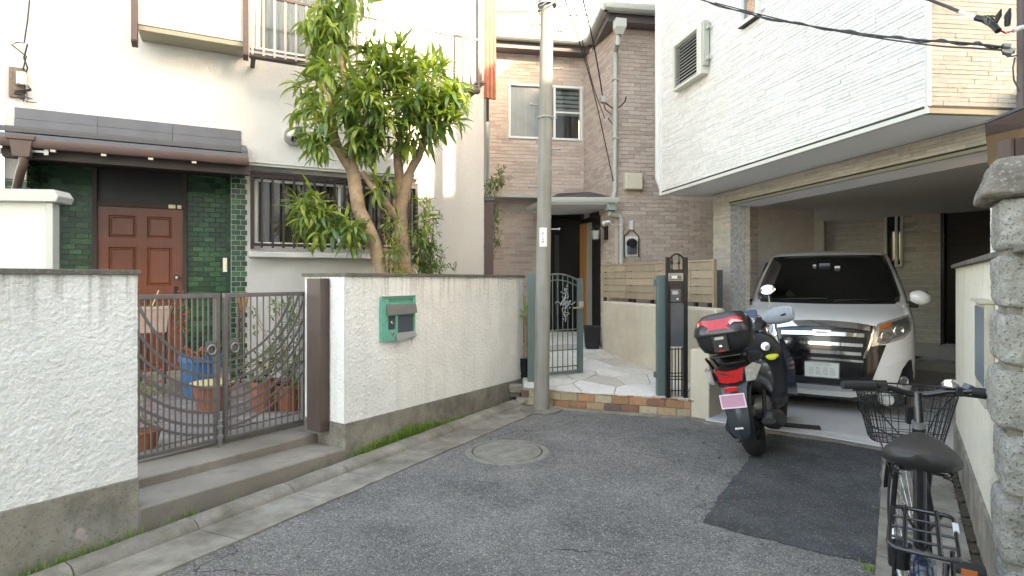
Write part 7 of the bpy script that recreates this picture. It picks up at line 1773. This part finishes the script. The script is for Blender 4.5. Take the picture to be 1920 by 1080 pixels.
# drooping umbrella-like cloth hanging by the intercom
# ------------------------------------------------------------------ cables overhead
def cable(name, label, pts, r=.008, group=None, twist=False):
    pts = [Vector(p) for p in pts]; q = []
    for i in range(len(pts)-1):
        p0, p1, p2, p3 = pts[max(i-1,0)], pts[i], pts[i+1], pts[min(i+2,len(pts)-1)]
        for k in range(10):
            t = k/10; q.append(.5*((2*p1)+(-p0+p2)*t+(2*p0-5*p1+4*p2-p3)*t*t+(-p0+3*p1-3*p2+p3)*t**3))
    q.append(pts[-1]); b_ = MB(); b_.tube(q, r, 6)
    if twist:
        b_.tube([v+Vector((.012*math.cos(i*.9),0,.012*math.sin(i*.9))) for i, v in enumerate(q)], r*.7, 5)
    o = b_.build(name, MT['wire'], smooth=70); tag(o, label, 'cable', group); return o
cable('overhead_cable', 'long twisted black cable sagging across the white striped wall, upper strand', [P(1300,-5,5.0),P(1420,30,4.5),P(1560,55,3.9),P(1690,72,3.3),P(1800,80,2.9),P(1878,88,2.7)], .006, None, True)
cable('overhead_cable', 'lower black cable running beside the twisted one to the grey clamps', [P(1340,5,5.2),P(1470,38,4.6),P(1600,64,4.0),P(1740,84,3.3),P(1820,90,3.0),P(1878,94,2.8)], .005)
cable('overhead_cable', 'thick black cable entering at the top right towards the splice', [P(1730,-5,3.1),P(1770,10,2.95),P(1800,22,2.8)], .008)
o = MB().tube([P(1800,22,2.8),P(1830,33,2.7)], .008, 8).build('cable_sleeve', MT['white']); tag(o, 'short white sleeve on the thick cable at the top right', 'cable sleeve')
spl = thing('cable_splice', 'tangle of spliced cables and black connectors at the top right corner', 'cable splice', Matrix.Translation(P(1860,45,2.6)))
b_ = MB(); b_.tube([P(1830,33,2.7),P(1850,38,2.66),P(1865,50,2.62),P(1872,58,2.6)], .014, 8); b_.tube([P(1869,42,2.6),P(1872,30,2.6),P(1877,18,2.6)], [.006,.013,.004], 8); b_.tube([P(1889,48,2.6),P(1890,28,2.6),P(1894,16,2.6)], [.012,.014,.005], 8); b_.build('connector', MT['black'], spl, smooth=60)
b_ = MB()
for k in range(6): b_.tube([P(1848+8*math.cos(k+t*.8)+t*2,38+9*math.sin(k*1.7+t*.8),2.6+.02*k) for t in range(9)], .0035, 5)
b_.build('loose_wire', mat('greenish_wire',(.10,.12,.09),.6), spl, smooth=60)
b_ = MB(); b_.tube([P(1872,55,2.6),P(1885,62,2.6),P(1900,58,2.6)], .004, 5); b_.build('red_wire', MT['red'], spl)
b_ = MB(); b_.tube([P(1900,58,2.6),P(1912,52,2.6),P(1935,48,2.6)], .010, 8); b_.build('white_wire', MT['white'], spl)
ins = thing('insulator_clamps', 'grey cable clamps on the pole at the right edge of the picture', 'insulator', Matrix.Translation(P(1895,92,2.7)))
for k,(x,y) in enumerate(((1888,86),(1890,98),(1896,94))):
    MB().tube([P(x-10,y,2.72),P(x+8,y+1,2.7)], .014, 8).build('clamp', MT['steel'], ins, smooth=50)
b_ = MB(); b_.tube([P(1878,96,2.7),P(1890,106,2.7),P(1908,104,2.7)], .004, 5); b_.tube([P(1903,108,2.7),P(1899,128,2.7),P(1901,150,2.7),P(1912,172,2.7)], .004, 5); b_.build('lead', MT['gunmetal'], ins, smooth=60)
b_ = MB(); q0 = P(1917,90,2.75); b_.tube([(q0.x,q0.y,2.05),(q0.x,q0.y,4.2)], .022, 12); tag(b_.build('service_pipe', MT['brown'], smooth=60), 'brown vertical service pipe at the right edge above the gate roof', 'pipe')
cable('drop_wire', 'thin black wire falling from the top to the bracket on the brown wall', [P(1092,-5,7.6),P(1108,60,8.0),P(1120,120,8.3),P(1131,187,8.6)], .010)
cable('drop_wire', 'thin wire descending past the bracket down to the canopy', [P(1058,-5,7.4),P(1090,90,8.0),P(1115,180,8.4),P(1135,270,8.6),P(1150,340,8.7)], .008)
cable('drop_wire', 'curved thin wire beside the utility pole joining the bracket lead', [P(1072,-5,7.3),P(1090,70,7.8),P(1112,160,8.3),P(1134,222,8.6)], .006)
